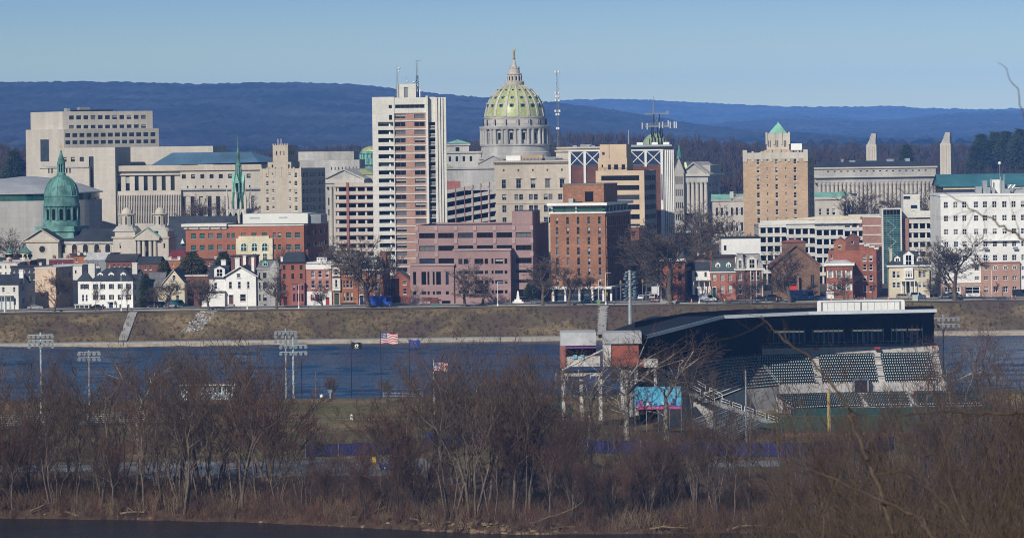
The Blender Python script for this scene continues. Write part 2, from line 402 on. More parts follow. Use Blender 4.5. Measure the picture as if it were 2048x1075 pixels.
# ------------------------------------------------------------------ ground sheet
GRASS = mat('dry grass ground', (.125, .1, .052), .95, .35, .35, .08, .9, rgb2=(.075, .075, .028), mix_scale=.06)
def ground_mat():
    m = mat('ground', (.18, .132, .072), .95, .35, .35, .07, .8, rgb2=(.105, .097, .042), mix_scale=.05, spec=.1, bump=.8)
    nt = m.node_tree; N, L = nt.nodes, nt.links
    b = N['Principled BSDF']; src = b.inputs['Base Color'].links[0].from_socket
    geo = N.new('ShaderNodeNewGeometry'); sx = N.new('ShaderNodeSeparateXYZ'); L.new(geo.outputs['Position'], sx.inputs[0])
    def band(a, z):
        r = N.new('ShaderNodeMapRange'); r.inputs[1].default_value = a; r.inputs[2].default_value = z; L.new(sx.outputs['Y'], r.inputs[0]); return r.outputs[0]
    tc = N.new('ShaderNodeTexCoord')
    def nz(scale, lo, hi):
        n = N.new('ShaderNodeTexNoise'); n.inputs['Scale'].default_value = scale; n.inputs['Detail'].default_value = 6; L.new(tc.outputs['Object'], n.inputs['Vector'])
        r = N.new('ShaderNodeMapRange'); r.inputs[1].default_value = lo; r.inputs[2].default_value = hi; L.new(n.outputs['Fac'], r.inputs[0]); return r.outputs[0]
    def mix(fac, a, col):
        mx = N.new('ShaderNodeMix'); mx.data_type = 'RGBA'; L.new(fac, mx.inputs['Factor']); L.new(a, mx.inputs['A']); mx.inputs['B'].default_value = (*col, 1); return mx.outputs['Result']
    def mul(a, c):
        q = N.new('ShaderNodeMath'); q.operation = 'MULTIPLY'; L.new(a, q.inputs[0]); L.new(c, q.inputs[1]); return q.outputs[0]
    c = mix(mul(nz(.05, .45, .6), band(1150, 1152)), src, (.1, .07, .05))          # dead brush tone on the far bank
    inv = N.new('ShaderNodeMath'); inv.operation = 'SUBTRACT'; inv.inputs[0].default_value = 1; L.new(band(655, 690), inv.inputs[1])
    c = mix(inv.outputs[0], c, (.085, .054, .034))                                       # leaf litter under the shore wood
    c = mix(band(1203, 1206), c, (.09, .085, .08))                                       # paved town ground
    c = mix(band(1960, 2060), c, (.038, .03, .026))                                      # wooded hill floor
    L.new(c, b.inputs['Base Color'])
    return m
GM = ground_mat()
YL = sorted(set([-400, -200, -60, -20, -8, 4, 12, 24, 40, 80, 140, 200, 330, 350, 450, 540] + list(range(560, 700, 3)) + list(range(700, 880, 6)) +
     [804, 808, 862, 864, 866, 868, 870, 871, 873, 900, 1000, 1100, 1146, 1147.5, 1155] + list(range(1157, 1190, 3)) + [1200, 1215, 1250, 1300, 1400, 1500, 1700, 1900] +
     list(range(2000, 3400, 50)) + [3600, 4000, 5000, 7000, 9000, 12000, 17000]))
NX = 180
gv, gf = [], []
for j, Y in enumerate(YL):
    hw = max(Y, 0) * .16 + 160 + max(0, Y - 2000) * .3
    for i in range(NX + 1):
        X = (i / NX * 2 - 1) * hw
        z = gz(Y, X)
        if Y > 580 and Y < 3400 and z > -.05: z += .25 * math.sin(X * .31 + Y * .17) * math.sin(X * .13 - Y * .23) * (0.05 if 648 < Y < 862 else 0.3 if 1176 < Y < 1300 else 1)
        if 2000 < Y < 3500: z += (6 * math.sin(X * .011 + 1.2) + 3 * math.sin(X * .027 + Y * .008)) * min(1, (Y - 2000) / 500)
        gv.append((X, Y, z))
for j in range(len(YL) - 1):
    for i in range(NX):
        a = j * (NX + 1) + i; gf.append((a, a + 1, a + NX + 2, a + NX + 1))
gme = bpy.data.meshes.new('ground'); gme.from_pydata(gv, [], gf); gme.materials.append(GM); gme.shade_smooth()
link('ground', gme, kind='structure')

# river
def water_mat(base=(.012, .036, .085), nm='river water'):
    m = bpy.data.materials.new(nm); m.use_nodes = True
    nt = m.node_tree; N, L = nt.nodes, nt.links; b = N['Principled BSDF']
    b.inputs['Base Color'].default_value = (*base, 1); b.inputs['Roughness'].default_value = .22; b.inputs['IOR'].default_value = 1.33
    tc = N.new('ShaderNodeTexCoord'); mp = N.new('ShaderNodeMapping'); mp.inputs['Scale'].default_value = (.35, 1, 1); L.new(tc.outputs['Object'], mp.inputs[0])
    prev = None
    for sc_, st, d in ((.6, .8, .8), (1.8, .8, .3)):
        n = N.new('ShaderNodeTexNoise'); n.inputs['Scale'].default_value = sc_; n.inputs['Detail'].default_value = 6; n.inputs['Roughness'].default_value = .65
        L.new(mp.outputs[0], n.inputs['Vector'])
        bp = N.new('ShaderNodeBump'); bp.inputs['Strength'].default_value = st; bp.inputs['Distance'].default_value = d
        L.new(n.outputs['Fac'], bp.inputs['Height'])
        if prev: L.new(prev, bp.inputs['Normal'])
        prev = bp.outputs[0]
    L.new(prev, b.inputs['Normal'])
    return m
RV, RF_ = [], []
wv_ = [(NR.uniform(.25, 2.0), NR.normal(0, .35), NR.uniform(0, 6.28)) for _ in range(26)]
def wavegrid(x0, x1, dx, y0, y1, dy, amp=1.):
    xs, ys = np.arange(x0, x1 + .1, dx), np.arange(y0, y1 + .01, dy); Xg, Yg = np.meshgrid(xs, ys); Zg = np.zeros_like(Xg)
    for k_, th, ph in wv_: Zg += (.05 / k_ ** .9) * np.sin(k_ * (Yg * math.cos(th) + Xg * math.sin(th)) + ph + 1.5 * np.sin(Xg * .02 + ph))
    Zg *= .55 + .45 * np.sin(Xg * .013 + 1.1) * np.sin(Yg * .07 + Xg * .006); Zg *= amp; Zg[0] = Zg[-1] = 0; Zg[:, 0] = Zg[:, -1] = 0
    o_ = len(RV); n_ = len(xs); RV.extend(np.stack([Xg.ravel(), Yg.ravel(), Zg.ravel()], 1).tolist())
    for j in range(len(ys) - 1):
        for i in range(n_ - 1): a_ = o_ + j * n_ + i; RF_.append((a_, a_ + 1, a_ + n_ + 1, a_ + n_))
wavegrid(-216, 216, 2.4, 862, 1148.8, 1.2); wavegrid(-132, 132, 2.4, 540, 650.4, 1.2, .22)
for x0_, x1_, y0_, y1_ in ((-700, 700, 300, 540), (-700, 700, 650.4, 862), (-700, -216, 862, 1148.8), (216, 700, 862, 1148.8), (-700, -132, 540, 650.4), (132, 700, 540, 650.4)):
    o_ = len(RV); RV.extend([(x0_, y0_, 0), (x1_, y0_, 0), (x1_, y1_, 0), (x0_, y1_, 0)]); RF_.append((o_, o_ + 1, o_ + 2, o_ + 3))
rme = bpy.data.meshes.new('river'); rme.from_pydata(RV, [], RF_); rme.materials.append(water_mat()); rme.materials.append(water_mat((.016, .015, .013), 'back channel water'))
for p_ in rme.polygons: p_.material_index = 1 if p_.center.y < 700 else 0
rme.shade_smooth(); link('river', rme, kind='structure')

# river wall and promenade, street, kerbs, footpath on top of the bank
RIVW = mat('river wall concrete', (.36, .29, .2), .9, .3, .2, .15, streak=True)
b = MB(); b.box(-420, 420, 1146.2, 1147.2, -1.5, .62, RIVW); b.box(-420, 420, 1147.2, 1153.5, .3, 1.12, PAVE)
b.build('promenade', kind='structure')
b = MB(); b.face([(-420, 1186.5, 8.96), (420, 1186.5, 8.96), (420, 1197.5, 8.96), (-420, 1197.5, 8.96)], ASPH)
for k in range(-60, 60): b.face([(k * 7, 1192, 8.966), (k * 7 + 3, 1192, 8.966), (k * 7 + 3, 1192.15, 8.966), (k * 7, 1192.15, 8.966)], WHITE)
b.build('road', kind='structure')
b = MB(); b.box(-420, 420, 1197.5, 1201.5, 8.5, 9.08, PAVE); b.box(-420, 420, 1186.1, 1186.5, 8.5, 9.08, PAVE); b.build('pavement', kind='structure')
b = MB(); b.face([(-420, 1176.6, 8.93), (420, 1176.6, 8.93), (420, 1178.6, 8.93), (-420, 1178.6, 8.93)], PAVE); b.build('footpath', kind='structure')
# side street opening beside the hotel, and the drive beside the mauve offices
def strip(name, pts, m, wdt, dz=.05):
    b = MB()
    for p, q in zip(pts, pts[1:]):
        P, Q = Vector(p), Vector(q); d = (Q - P).normalized(); n = Vector((-d.y, d.x)) * wdt / 2
        def g(v): return (v.x, v.y, gz(v.y, v.x) + dz)
        b.face([g(P - n), g(Q - n), g(Q + n), g(P + n)], m)
    return b.build(name, kind='structure')
o1 = at(1290, 597, 1197); strip('side_street', [(o1.x - 4, 1197), (o1.x - 2, 1245), (o1.x + 18, 1330)], ASPH, 13, .12)
o1 = at(792, 606, 1197); strip('drive', [(o1.x - 3, 1197), (o1.x, 1230), (o1.x + 6, 1260)], ASPHL, 6, .12)
# worn tracks down the bank
for px, py0, py1, nm in ((258, 680, 620, 'dirt_track'), (1208, 660, 605, 'stone_steps')):
    b = MB(); x = at(px, 640, 1165).x
    for k in range(14):
        Ya, Yb = 1155 + k * 1.5, 1156.5 + k * 1.5
        xa, xb = x - 1 + k * .13 * (1 if nm == 'dirt_track' else .3), x - .87 + k * .13
        hw = 1.3
        b.face([(xa - hw, Ya, gz(Ya) + .34), (xa + hw, Ya, gz(Ya) + .34), (xb + hw, Yb, gz(Yb) + .34), (xb - hw, Yb, gz(Yb) + .34)], PAVE)
    b.build(nm, kind='structure')

# ------------------------------------------------------------------ mountains
def ridge(name, prof, Y, front, base, col, seed, dx=9., amp=5.):
    rng = np.random.default_rng(seed)
    pts = [at(px, py, Y) for px, py in prof]
    X0, X1 = pts[0].x, pts[-1].x
    xs = np.arange(X0, X1, dx); top = np.interp(xs, [p.x for p in pts], [p.z for p in pts])
    nt = 70
    ts = np.linspace(0, 1, nt)
    V = []; n1 = np.zeros((nt, len(xs)))
    for k in range(26):
        fx, fy, ph = rng.uniform(.0008, .012), rng.uniform(-4, 4), rng.uniform(0, 6.28)
        n1 += np.sin(xs[None, :] * fx + ts[:, None] * fy * 2 + ph) * (.01 / fx) ** .5 / 26 * 5
    for j, t in enumerate(ts):
        h = base + (top - base) * (t ** 1.15)
        z = h + n1[j] * 5 * math.sin(math.pi * min(t, .999)) + rng.uniform(-1, 1, len(xs)) * amp * (.35 if t > .98 else 1)
        y = Y - front * (1 - t) + rng.uniform(-4, 4, len(xs))
        V.append(np.stack([xs * (1 - .12 * (1 - t) * front / Y), y, z], 1))
    for k in (1, 2): V.append(np.stack([xs, np.full(len(xs), Y + 400. * k), top - 60 * k], 1))
    V = np.concatenate(V); n = len(xs); rows = nt + 2
    i = np.arange(n - 1)[None, :] + n * np.arange(rows - 1)[:, None]; i = i.ravel()
    Fc = np.stack([i, i + 1, i + n + 1, i + n], 1)
    me = bpy.data.meshes.new(name); me.from_pydata(V.tolist(), [], Fc.tolist())
    me.materials.append(mat(name + ' woods', col, .98, .45, .3, .004, .06, rgb2=tuple(c * .38 for c in col), mix_scale=.006, spec=.05))  # bare woods colour with a faint haze blue mixed in
    me.shade_smooth()
    return link(name, me, kind='structure')
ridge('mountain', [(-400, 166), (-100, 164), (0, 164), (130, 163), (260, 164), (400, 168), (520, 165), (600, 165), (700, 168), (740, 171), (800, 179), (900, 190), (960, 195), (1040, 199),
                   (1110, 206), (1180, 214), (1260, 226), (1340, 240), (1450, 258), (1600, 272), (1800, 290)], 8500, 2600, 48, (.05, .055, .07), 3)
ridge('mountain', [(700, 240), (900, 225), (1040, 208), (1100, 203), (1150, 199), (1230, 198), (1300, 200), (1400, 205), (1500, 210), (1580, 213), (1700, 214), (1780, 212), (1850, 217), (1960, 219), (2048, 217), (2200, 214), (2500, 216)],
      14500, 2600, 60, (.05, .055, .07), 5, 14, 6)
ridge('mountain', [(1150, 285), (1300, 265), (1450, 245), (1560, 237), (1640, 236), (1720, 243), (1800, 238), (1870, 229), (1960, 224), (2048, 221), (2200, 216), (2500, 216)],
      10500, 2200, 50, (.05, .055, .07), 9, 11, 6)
# =================================================================== the skyline
def pole(name, label, cat, px, pyt, pyb, Y, r, m, group=None, base=None):
    p, q = at(px, pyb, Y), at(px, pyt, Y)
    z0 = p.z if base is None else base
    b = MB(); b.tube((0, 0, 0), (0, 0, q.z - z0), r, r * .7, m, 6)
    o = b.build(name); o.location = (q.x, Y, z0); return tag(o, label, cat, group)

# ---- stepped beige office block, far left
B = Bld('office_block', 'stepped beige stone office block on the far left with ribbon rows of blue windows', 'office building', 62, 300, 1760, 1.02, cx=180)
ww = lin(139, 14.4, 11, 10)
t1 = B.mass(62, 126, 224, None, side=306, m=LIMEL, ms=LIMEL, sw=[(a, b, 231, 239) for a, b in ww] + [(a, b, 250, 257) for a, b in ww], g=GL2, top=PALEROOF, blinds=.1)
t2 = B.mass(52, 128, 259, None, side=318, off=-3, m=LIMEL, sw=grid(lin(131, 14.2, 13, 10.5), [(266, 274), (280.5, 288)]), fw=[(80, 98, 279, 323)], g=GL2, fm=None, top=PALEROOF, style='grid', name='lower_wall', blinds=.05)
B.flush()
b = MB(); x = t1['x1']; q = lambda px: t1['y0'] + (px - 126) / 180 * (t1['y1'] - t1['y0']); b.box(x - 7, x - 4, q(142), q(149), t1['z1'], t1['z1'] + 1.5, STEEL); b.box(x - 6, x - 3, q(166), q(187), t1['z1'] + .7, t1['z1'] + 1.9, GREYM); b.box(x - 7, x - 2, q(150), q(230), t1['z1'], t1['z1'] + .7, BLACK); b.build('roof_plant', B.root)

# ---- long pale state office with a blue roof behind the cathedral
B = Bld('government_office', 'long pale stone office with blue hipped roof and tall window bays behind the cathedral', 'office building', 188, 380, 1640, .12, cx=300)
lower = B.mass(188, 362, 382, None, depth=40, off=-2.5, m=LIMEL, fw=[], name='curtain_wall')
for r0, r1 in ((391, 402), (411, 422), (431, 444)):
    k = MB(); x0, x1 = lower['x0'], lower['x1']
    k.box(x0 + .2, x1 - .2, -2.62, -2.5, B.Z(r1, -2.6), B.Z(r0, -2.6), GLK); k.build('window_band', B.root)
k = MB()
for i in range(52):
    x = lower['x0'] + .3 + i * (lower['x1'] - lower['x0'] - .6) / 51
    k.box(x - .17, x + .17, -3.1, -2.63, B.Z(444), B.Z(389), LIMEL)
k.build('sun_fins', B.root)
up = B.mass(190, 362, 331, 383, depth=40, m=LIMEL, fw=[(a, a + 8, 351, 381) for a in (197, 216, 233.5, 251.5, 269.5, 287.5, 305.5, 323.5, 341.5)], rec=.5, blinds=.3, name='upper_wall')
r = B.mass(361, 524, 331, None, depth=40, off=-.8, m=LIMEL, fw=[(364 + i * 18.5, 372 + i * 18.5, 348, 356.5) for i in range(8)] + [(364 + i * 17, 372 + i * 17, 392, 440) for i in range(9)] + [(374 + i * 15.5, 377 + i * 15.5, 371, 375) for i in range(9)], rec=.8, name='east_wall')
b = MB(); b.box(r['x0'], r['x1'], -1.9, -.8, B.Z(381), B.Z(377.5), LIMEG); b.box(up['x0'], up['x1'], -.9, -.01, B.Z(350), B.Z(347.5), LIMEL); b.box(up['x0'], r['x1'], -1.6, -.82, B.Z(342), B.Z(331), LIME); b.build('cornice', B.root)
b = MB(); xa, xb = B.X(299), B.X(548); za, zb = B.Z(331, 4), B.Z(306, 14)
b.face([(xa, 2, za), (B.X(516), 2, B.Z(327, 4)), (B.X(489), 16, zb), (B.X(330), 16, zb)], BLUEROOF); b.face([(xa, 2, za), (B.X(330), 16, zb), (xa + 4, 34, za)], BLUEROOF)
b.face([(B.X(516), 2, B.Z(327, 4)), (xb, 30, za + .8), (B.X(489), 16, zb)], BLUEROOF); b.face([(B.X(330), 16, zb), (B.X(489), 16, zb), (xb, 34, za), (xa, 34, za)], BLUEROOF)
for px in (318, 350, 385, 420, 455, 487): b.tube((B.X(px), 3.2, B.Z(330, 4) + .1), (B.X(px + (10 if px < 480 else 3)), 16, zb + .1), .08, .08, STEEL, 4)
b.build('roof', B.root)
bk = B.mass(230, 427, 293, 345, depth=30, off=36, m=LIMEL, name='rear_wall', fw=[(237, 240, 323, 331)])
wl = B.mass(125, 231, 295, None, depth=30, off=-4, m=LIMEL, fw=[(127, 134, 313.5, 323), (142.5, 150.5, 313.5, 323), (160, 168.5, 313.5, 323), (178.5, 188, 313, 384), (97 + 40, 140, 336, 345), (142, 145, 336, 345), (176 - 43, 136, 336, 345)], rec=.7, name='west_wall', parapet=0)
b = MB(); b.box(B.X(78, -6), B.X(178, -6), -6.5, -4.02, B.Z(333.5), B.Z(331), LIMEG); b.build('ledge', B.root)
w2 = B.mass(80, 179, 333, None, depth=20, off=-6, m=LIMEL, fw=[(97, 99.5, 336.5, 346), (103, 106, 336.5, 346), (132.5, 135.5, 336.5, 346), (139, 142, 336.5, 346)], name='wing_wall')
B.flush()
# ---- round museum
Y = 1560.; c = at(38, 440, Y); g0 = gz(Y)
R_ = thing('museum', 'low round concrete museum with a grey metal roof on the far left', 'museum', (c.x, Y + 30, g0))
S_ = Y / F_PX
def zr(py, px=38, yy=None): return at(px, py, yy or Y).z - g0
b = MB(); b.lathe([(30, 0), (30, zr(402))], CONC, 64); b.build('wall', R_)
b = MB(); b.lathe([(29.2, zr(402)), (29.2, zr(388))], GLT, 64); b.build('glass_ring', R_)
b = MB(); b.lathe([(30.6, zr(388)), (30.6, zr(386)), (22, zr(371)), (12, zr(359)), (3, zr(354.5)), (0.001, zr(354))], mat('pale roof metal', (.33, .34, .36), .5, .15, .1), 64); b.build('roof', R_)

# ---- cathedral with the copper dome
B = Bld('cathedral', 'grey stone cathedral with a verdigris green dome and two bell towers', 'church', 52, 480, 1330, .25, cx=150)
x0, x1 = B.X(52), B.X(116); zE, zA = B.Z(479, 0, 84), B.Z(459, 0, 84)
tr = B.mass(52, 116, 479, None, depth=26, m=LIMEL, fw=[(73, 92, 517, 535)], name='transept_wall')
b = MB(); b.gable_y(x0, x1, 0, 26, zE, zA, SLATE, LIMEL, .9, .3); b.build('transept_roof', B.root)
b = MB(); b.box(x0 - .5, x1 + .5, -.5, -.02, zE - .9, zE - .1, LIME); b.build('cornice', B.root)
b = MB(); cz, cx_ = B.Z(498, 0, 84), B.X(84.5)
b.T = lambda p: (cx_ + p[0], -.06 - p[2], cz + p[1]); b.lathe([(1.45, 0), (1.45, .06), (1.1, .1), (1.1, .02), (0.001, .02)], LIME, 20); b.build('window_surround', B.root)
b = MB(); b.T = lambda p: (cx_ + p[0], -.1 - p[2], cz + p[1]); b.lathe([(1.1, 0), (.001, .01)], GL, 20); b.build('round_window', B.root)
def arched(B, px0, px1, py0, py1, off, g=GL, fm=None, surround=None):
    xa, xb, za, zb = B.X(px0, off), B.X(px1, off), B.Z(py1, off), B.Z(py0, off)
    rr = (xb - xa) / 2; b = MB(); xm = (xa + xb) / 2
    pts = [(xa, za), (xb, za)] + [(xm + rr * math.cos(t), zb - rr + rr * math.sin(t)) for t in np.linspace(0, math.pi, 9)]
    b.prism_y(pts, off - .06, off - .01, g)
    if surround:
        k = rr + .3; q = [(xm + k * math.cos(t), zb - rr + k * math.sin(t)) for t in np.linspace(0, math.pi, 9)]; p = [(xm + rr * math.cos(t), zb - rr + rr * math.sin(t)) for t in np.linspace(0, math.pi, 9)]
        for i in range(8): b.face([(p[i][0], off - .16, p[i][1]), (q[i][0], off - .16, q[i][1]), (q[i + 1][0], off - .16, q[i + 1][1]), (p[i + 1][0], off - .16, p[i + 1][1])], surround)
        b.box(xa - .3, xa, off - .16, off - .01, za, zb - rr, surround); b.box(xb, xb + .3, off - .16, off - .01, za, zb - rr, surround)
    if fm:
        b.box(xm - .06, xm + .06, off - .12, off - .01, za, zb, fm); b.box(xa, xb, off - .13, off - .01, (za + zb) / 2 - .06, (za + zb) / 2 + .06, fm)
    return b.build('window', B.root)
nv = B.mass(116, 227, 482, None, depth=18, off=3, m=LIMEL, name='nave_wall')
for px in (127, 149, 171, 193.6, 215.7): arched(B, px - (3 if px < 130 else 5), px + (3 if px < 130 else 5), 488, 505.5, 3, GL, None, LIMEL)
b = MB(); b.gable_x(nv['x0'] - 1, nv['x1'] + 1, 3, 21, nv['z1'], B.Z(458, 12, 190), SLATE, SLATE, .5); b.box(nv['x0'], nv['x1'], 2.5, 2.98, nv['z1'] - .9, nv['z1'] - .1, LIMEG); b.build('nave_roof', B.root)
# crossing and dome (own axis)
S_ = 1338 / F_PX; cxl = B.X(123.5, 12, 430); cyl = 12.; 
def zc(py): return B.Z(py, 12, 123)
b = MB(); b.T = None
b.frustum((cxl - 44 * S_, cxl + 44 * S_, cyl - 7.5, cyl + 7.5), (cxl - 38 * S_, cxl + 38 * S_, cyl - 6.5, cyl + 6.5), zc(480), zc(462), COPPER)
b.frustum((cxl - 43 * S_, cxl + 43 * S_, cyl - 7.3, cyl + 7.3), (cxl - 41 * S_, cxl + 41 * S_, cyl - 7, cyl + 7), zc(462), zc(452), COPPER); b.build('dome_base', B.root)
b = MB(); b.lathe([(37 * S_, zc(452)), (37 * S_, zc(443)), (35.5 * S_, zc(441)), (34 * S_, zc(440)), (34 * S_, zc(413)), (36.5 * S_, zc(412)), (36.5 * S_, zc(408)), (35 * S_, zc(406)), (35 * S_, zc(393)), (36 * S_, zc(392)), (34 * S_, zc(390.5))], COPPER, 40, cxl, cyl); b.build('drum', B.root, smooth=True)
for i in range(14):
    t = 2 * math.pi * i / 14 + .1; u = Vector((math.cos(t), math.sin(t)))
    ctr = Vector((cxl, cyl)) + u * (34 * S_)
    k = MB()
    def TT(p, ctr=ctr, u=u): return (ctr.x - u.y * p[0] + u.x * p[1], ctr.y + u.x * p[0] + u.y * p[1], p[2])
    k.T = TT; ww_ = 3.3 * S_; z0_, z1_ = zc(439), zc(420)
    k.prism_y([(-ww_, z0_), (ww_, z0_), (ww_, z1_), (ww_ * .7, z1_ + ww_ * .7), (0, z1_ + ww_), (-ww_ * .7, z1_ + ww_ * .7), (-ww_, z1_)], -.1, .05, GLK)
    k.build('window', B.root)
    t2_ = t + math.pi / 14; u2 = Vector((math.cos(t2_), math.sin(t2_))); c2 = Vector((cxl, cyl)) + u2 * (34.2 * S_)
    k = MB(); k.lathe([(.36, zc(440)), (.3, zc(414)), (.4, zc(413))], COPPER, 8, c2.x + u2.x * .15, c2.y + u2.y * .15); k.build('column', B.root)
b = MB(); prof = [(34 * S_ * math.cos(t), zc(391) + (zc(350) - zc(391)) * math.sin(t)) for t in np.linspace(0, math.radians(79), 12)]
b.lathe(prof, COPPER, 40, cxl, cyl); b.build('dome', B.root, smooth=True)
for i in range(14):
    t = 2 * math.pi * i / 14 + .1 + math.pi / 14; k = MB()
    for (r0, z0), (r1, z1) in zip(prof, prof[1:]): k.tube((cxl + (r0 + .05) * math.cos(t), cyl + (r0 + .05) * math.sin(t), z0), (cxl + (r1 + .05) * math.cos(t), cyl + (r1 + .05) * math.sin(t), z1), .13, .13, COPPER, 5)
    k.build('rib', B.root)
b = MB(); b.lathe([(9 * S_, zc(351)), (9 * S_, zc(347)), (7.5 * S_, zc(345)), (7.5 * S_, zc(344))], COPPER, 16, cxl, cyl); b.lathe([(3.5 * S_, zc(344)), (3.5 * S_, zc(328))], GLK, 10, cxl, cyl)
for i in range(8):
    t = i * math.pi / 4 + .2; b.tube((cxl + 6.5 * S_ * math.cos(t), cyl + 6.5 * S_ * math.sin(t), zc(345)), (cxl + 6.5 * S_ * math.cos(t), cyl + 6.5 * S_ * math.sin(t), zc(327)), .25, .25, COPPER, 6)
b.lathe([(8 * S_, zc(328)), (8 * S_, zc(324)), (6 * S_, zc(321)), (6 * S_, zc(318)), (3.4 * S_, zc(310)), (2 * S_, zc(304)), (2 * S_, zc(302)), (.01, zc(300))], COPPER, 16, cxl, cyl); b.build('lantern', B.root)
b = MB(); b.box(cxl - .1, cxl + .1, cyl - .1, cyl + .1, zc(300.5), zc(289), GOLD); b.box(cxl - .55, cxl + .55, cyl - .09, cyl + .09, zc(294), zc(292.5), GOLD); b.build('cross', B.root)
# bell towers and portico
def belltower(pa, pb, la, lb, off):
    m = B.mass(pa, pb, 476, None, depth=8, off=off, m=LIMEL, fw=[(pa + 13, pa + 16, 486, 496), (pa + 13, pa + 16, 510, 519)] if pa < 250 else [(pb - 10, pb - 7, 486, 496)], name='tower')
    xa, xb = m['x0'], m['x1']; xm = (B.X(la, off) + B.X(lb, off)) / 2; hw = (B.X(lb, off) - B.X(la, off)) / 2
    ym = off + 4
    b = MB(); z = m['z1']; b.box(xa - .4, xb + .4, off - .4, off + 8.4, z, z + .5, LIME)
    b.box(xa + .5, xb - .5, off + .5, off + 7.5, z + .5, B.Z(463, off), LIMEL)
    for xx in (xa + 1.5, xb - 1.5): b.lathe([(1.3, B.Z(463, off)), (1.2, B.Z(460, off)), (.6, B.Z(457, off)), (.01, B.Z(456, off))], LIMEG, 12, xx, ym - 1.8)
    b.frustum((xm - hw * 1.5, xm + hw * 1.5, ym - hw * 1.5, ym + hw * 1.5), (xm - hw * 1.05, xm + hw * 1.05, ym - hw, ym + hw), B.Z(463, off), B.Z(453, off), LIMEG)
    b.lathe([(hw * 1.0, B.Z(455, off)), (hw * 1.0, B.Z(431, off)), (hw * 1.2, B.Z(430.5, off)), (hw * 1.2, B.Z(428.5, off)), (hw * .78, B.Z(428, off))], LIMEL, 8, xm, ym, math.pi / 8)
    b.lathe([(hw * .72 * math.cos(t), B.Z(428, off) + (B.Z(416, off) - B.Z(428, off)) * math.sin(t)) for t in np.linspace(0, 1.5, 8)], LIMEL, 16, xm, ym); b.build('belfry', B.root)
    for t in (-.5, .28, 1.06):
        k = MB(); u = Vector((math.sin(t), -math.cos(t))); c_ = Vector((xm, ym)) + u * hw * .93
        k.T = lambda p, c_=c_, u=u: (c_.x - u.y * p[0] + u.x * p[1], c_.y + u.x * p[0] + u.y * p[1], p[2])
        k.box(-.42, .42, -.08, .1, B.Z(450, off), B.Z(434, off), GLK); k.build('belfry_opening', B.root)
belltower(226, 272, 232, 261, 0); belltower(313, 337, 300, 326, 1)
pt = B.mass(271, 314, 481, None, depth=6, off=2.5, m=LIMEL, name='portico_wall', fw=[(290, 297, 488, 518)])
b = MB(); xa, xb = B.X(270), B.X(319); z = B.Z(480, 0, 295); b.box(xa, xb, -.6, 4, z, B.Z(474, 0, 295), LIMEL); b.gable_y(xa, xb, -.6, 8, B.Z(474, 0, 295), B.Z(456.5, 0, 295), COPPERL, LIMEL, .4, .3); b.build('pediment', B.root)
for px in (277, 286.5, 299.5, 309):
    k = MB(); k.lathe([(.75, 0), (.68, z * .3), (.58, z - .5), (.8, z - .1), (.8, z)], LIMEL, 12, B.X(px), .5); k.build('column', B.root)

# ---- dark slate church roof
B = Bld('church_hall', 'church hall under a big dark slate roof with two white dormers', 'church', 333, 470, 1385, .1, cx=395)
m = B.mass(333, 460, 505, None, depth=24, m=LIMEG)
b = MB(); b.gable_x(m['x0'] - .5, m['x1'], 0, 24, m['z1'], B.Z(433, 12, 395), SLATE, LIMEG, .5); b.build('roof', B.root)
for px in (343, 365):
    xa = B.X(px, 1.5); za, zb = B.Z(487, 1.5, px), B.Z(477, 1.5, px)
    k = MB(); k.prism_y([(xa - .75, za), (xa + .75, za), (xa, zb)], 1.2, 6, WHITE); k.build('dormer', B.root)
# ---- gothic copper spire
COPPERD = mat('dark weathered copper', (.05, .115, .1), .7, .3, .25, .3, 1.5, rgb2=(.09, .2, .17), mix_scale=.4)
Y = 1430.; c = at(476, 420, Y); g0 = gz(Y) - .2; S_ = Y / F_PX
R_ = thing('church_steeple', 'slender green copper church spire on a pinnacled grey stone tower', 'steeple', (c.x, Y + 4, g0), -.2)
def zz(py): return at(476, py, Y).z - g0
b = MB(); b.box(-21 * S_, 21 * S_, -21 * S_, 21 * S_, 0, zz(418), LIMEG)
for x in (-17, -6, 6, 17): b.box((x - 1.6) * S_, (x + 1.6) * S_, -22.5 * S_, -21 * S_, 0, zz(420), LIMEL)
for x in (-11.5, 0, 11.5): b.prism_y([((x - 3) * S_, zz(446)), ((x + 3) * S_, zz(446)), ((x + 3) * S_, zz(430)), (x * S_, zz(423)), ((x - 3) * S_, zz(430))], -21.4 * S_, -21.02 * S_, GLK)
b.build('tower', R_)
for x, y in ((-19, -19), (19, -19), (0, -20), (19, 19), (-19, 19), (-10, -20.5), (10, -20.5)):
    tall = abs(x) in (19, 0)
    k = MB(); w_ = 2.4 * S_ if tall else 1.4 * S_
    k.box(x * S_ - w_, x * S_ + w_, y * S_ - w_, y * S_ + w_, zz(419), zz(396 if tall else 408), LIMEL); k.lathe([(w_ * 1.5, zz(396 if tall else 408)), (w_ * .7, zz(388 if tall else 404)), (.02, zz(373 if tall else 397))], LIMEL, 6, x * S_, y * S_); k.build('pinnacle', R_)
b = MB(); b.lathe([(13.5 * S_, zz(416)), (12 * S_, zz(400)), (8.6 * S_, zz(365)), (5.4 * S_, zz(333))], COPPERD, 8, 0, 0, .39); b.lathe([(6.6 * S_, zz(333)), (6.6 * S_, zz(329)), (4.4 * S_, zz(328)), (1.9 * S_, zz(292)), (.8 * S_, zz(280)), (.02, zz(264))], COPPERD, 8, 0, 0, .39)
for i in range(8):
    t = .39 + i * math.pi / 4; b.tube((14.6 * S_ * math.cos(t), 14.6 * S_ * math.sin(t), zz(416)), (5 * S_ * math.cos(t), 5 * S_ * math.sin(t), zz(328)), .14, .1, COPPERL, 4)
b.build('spire', R_)
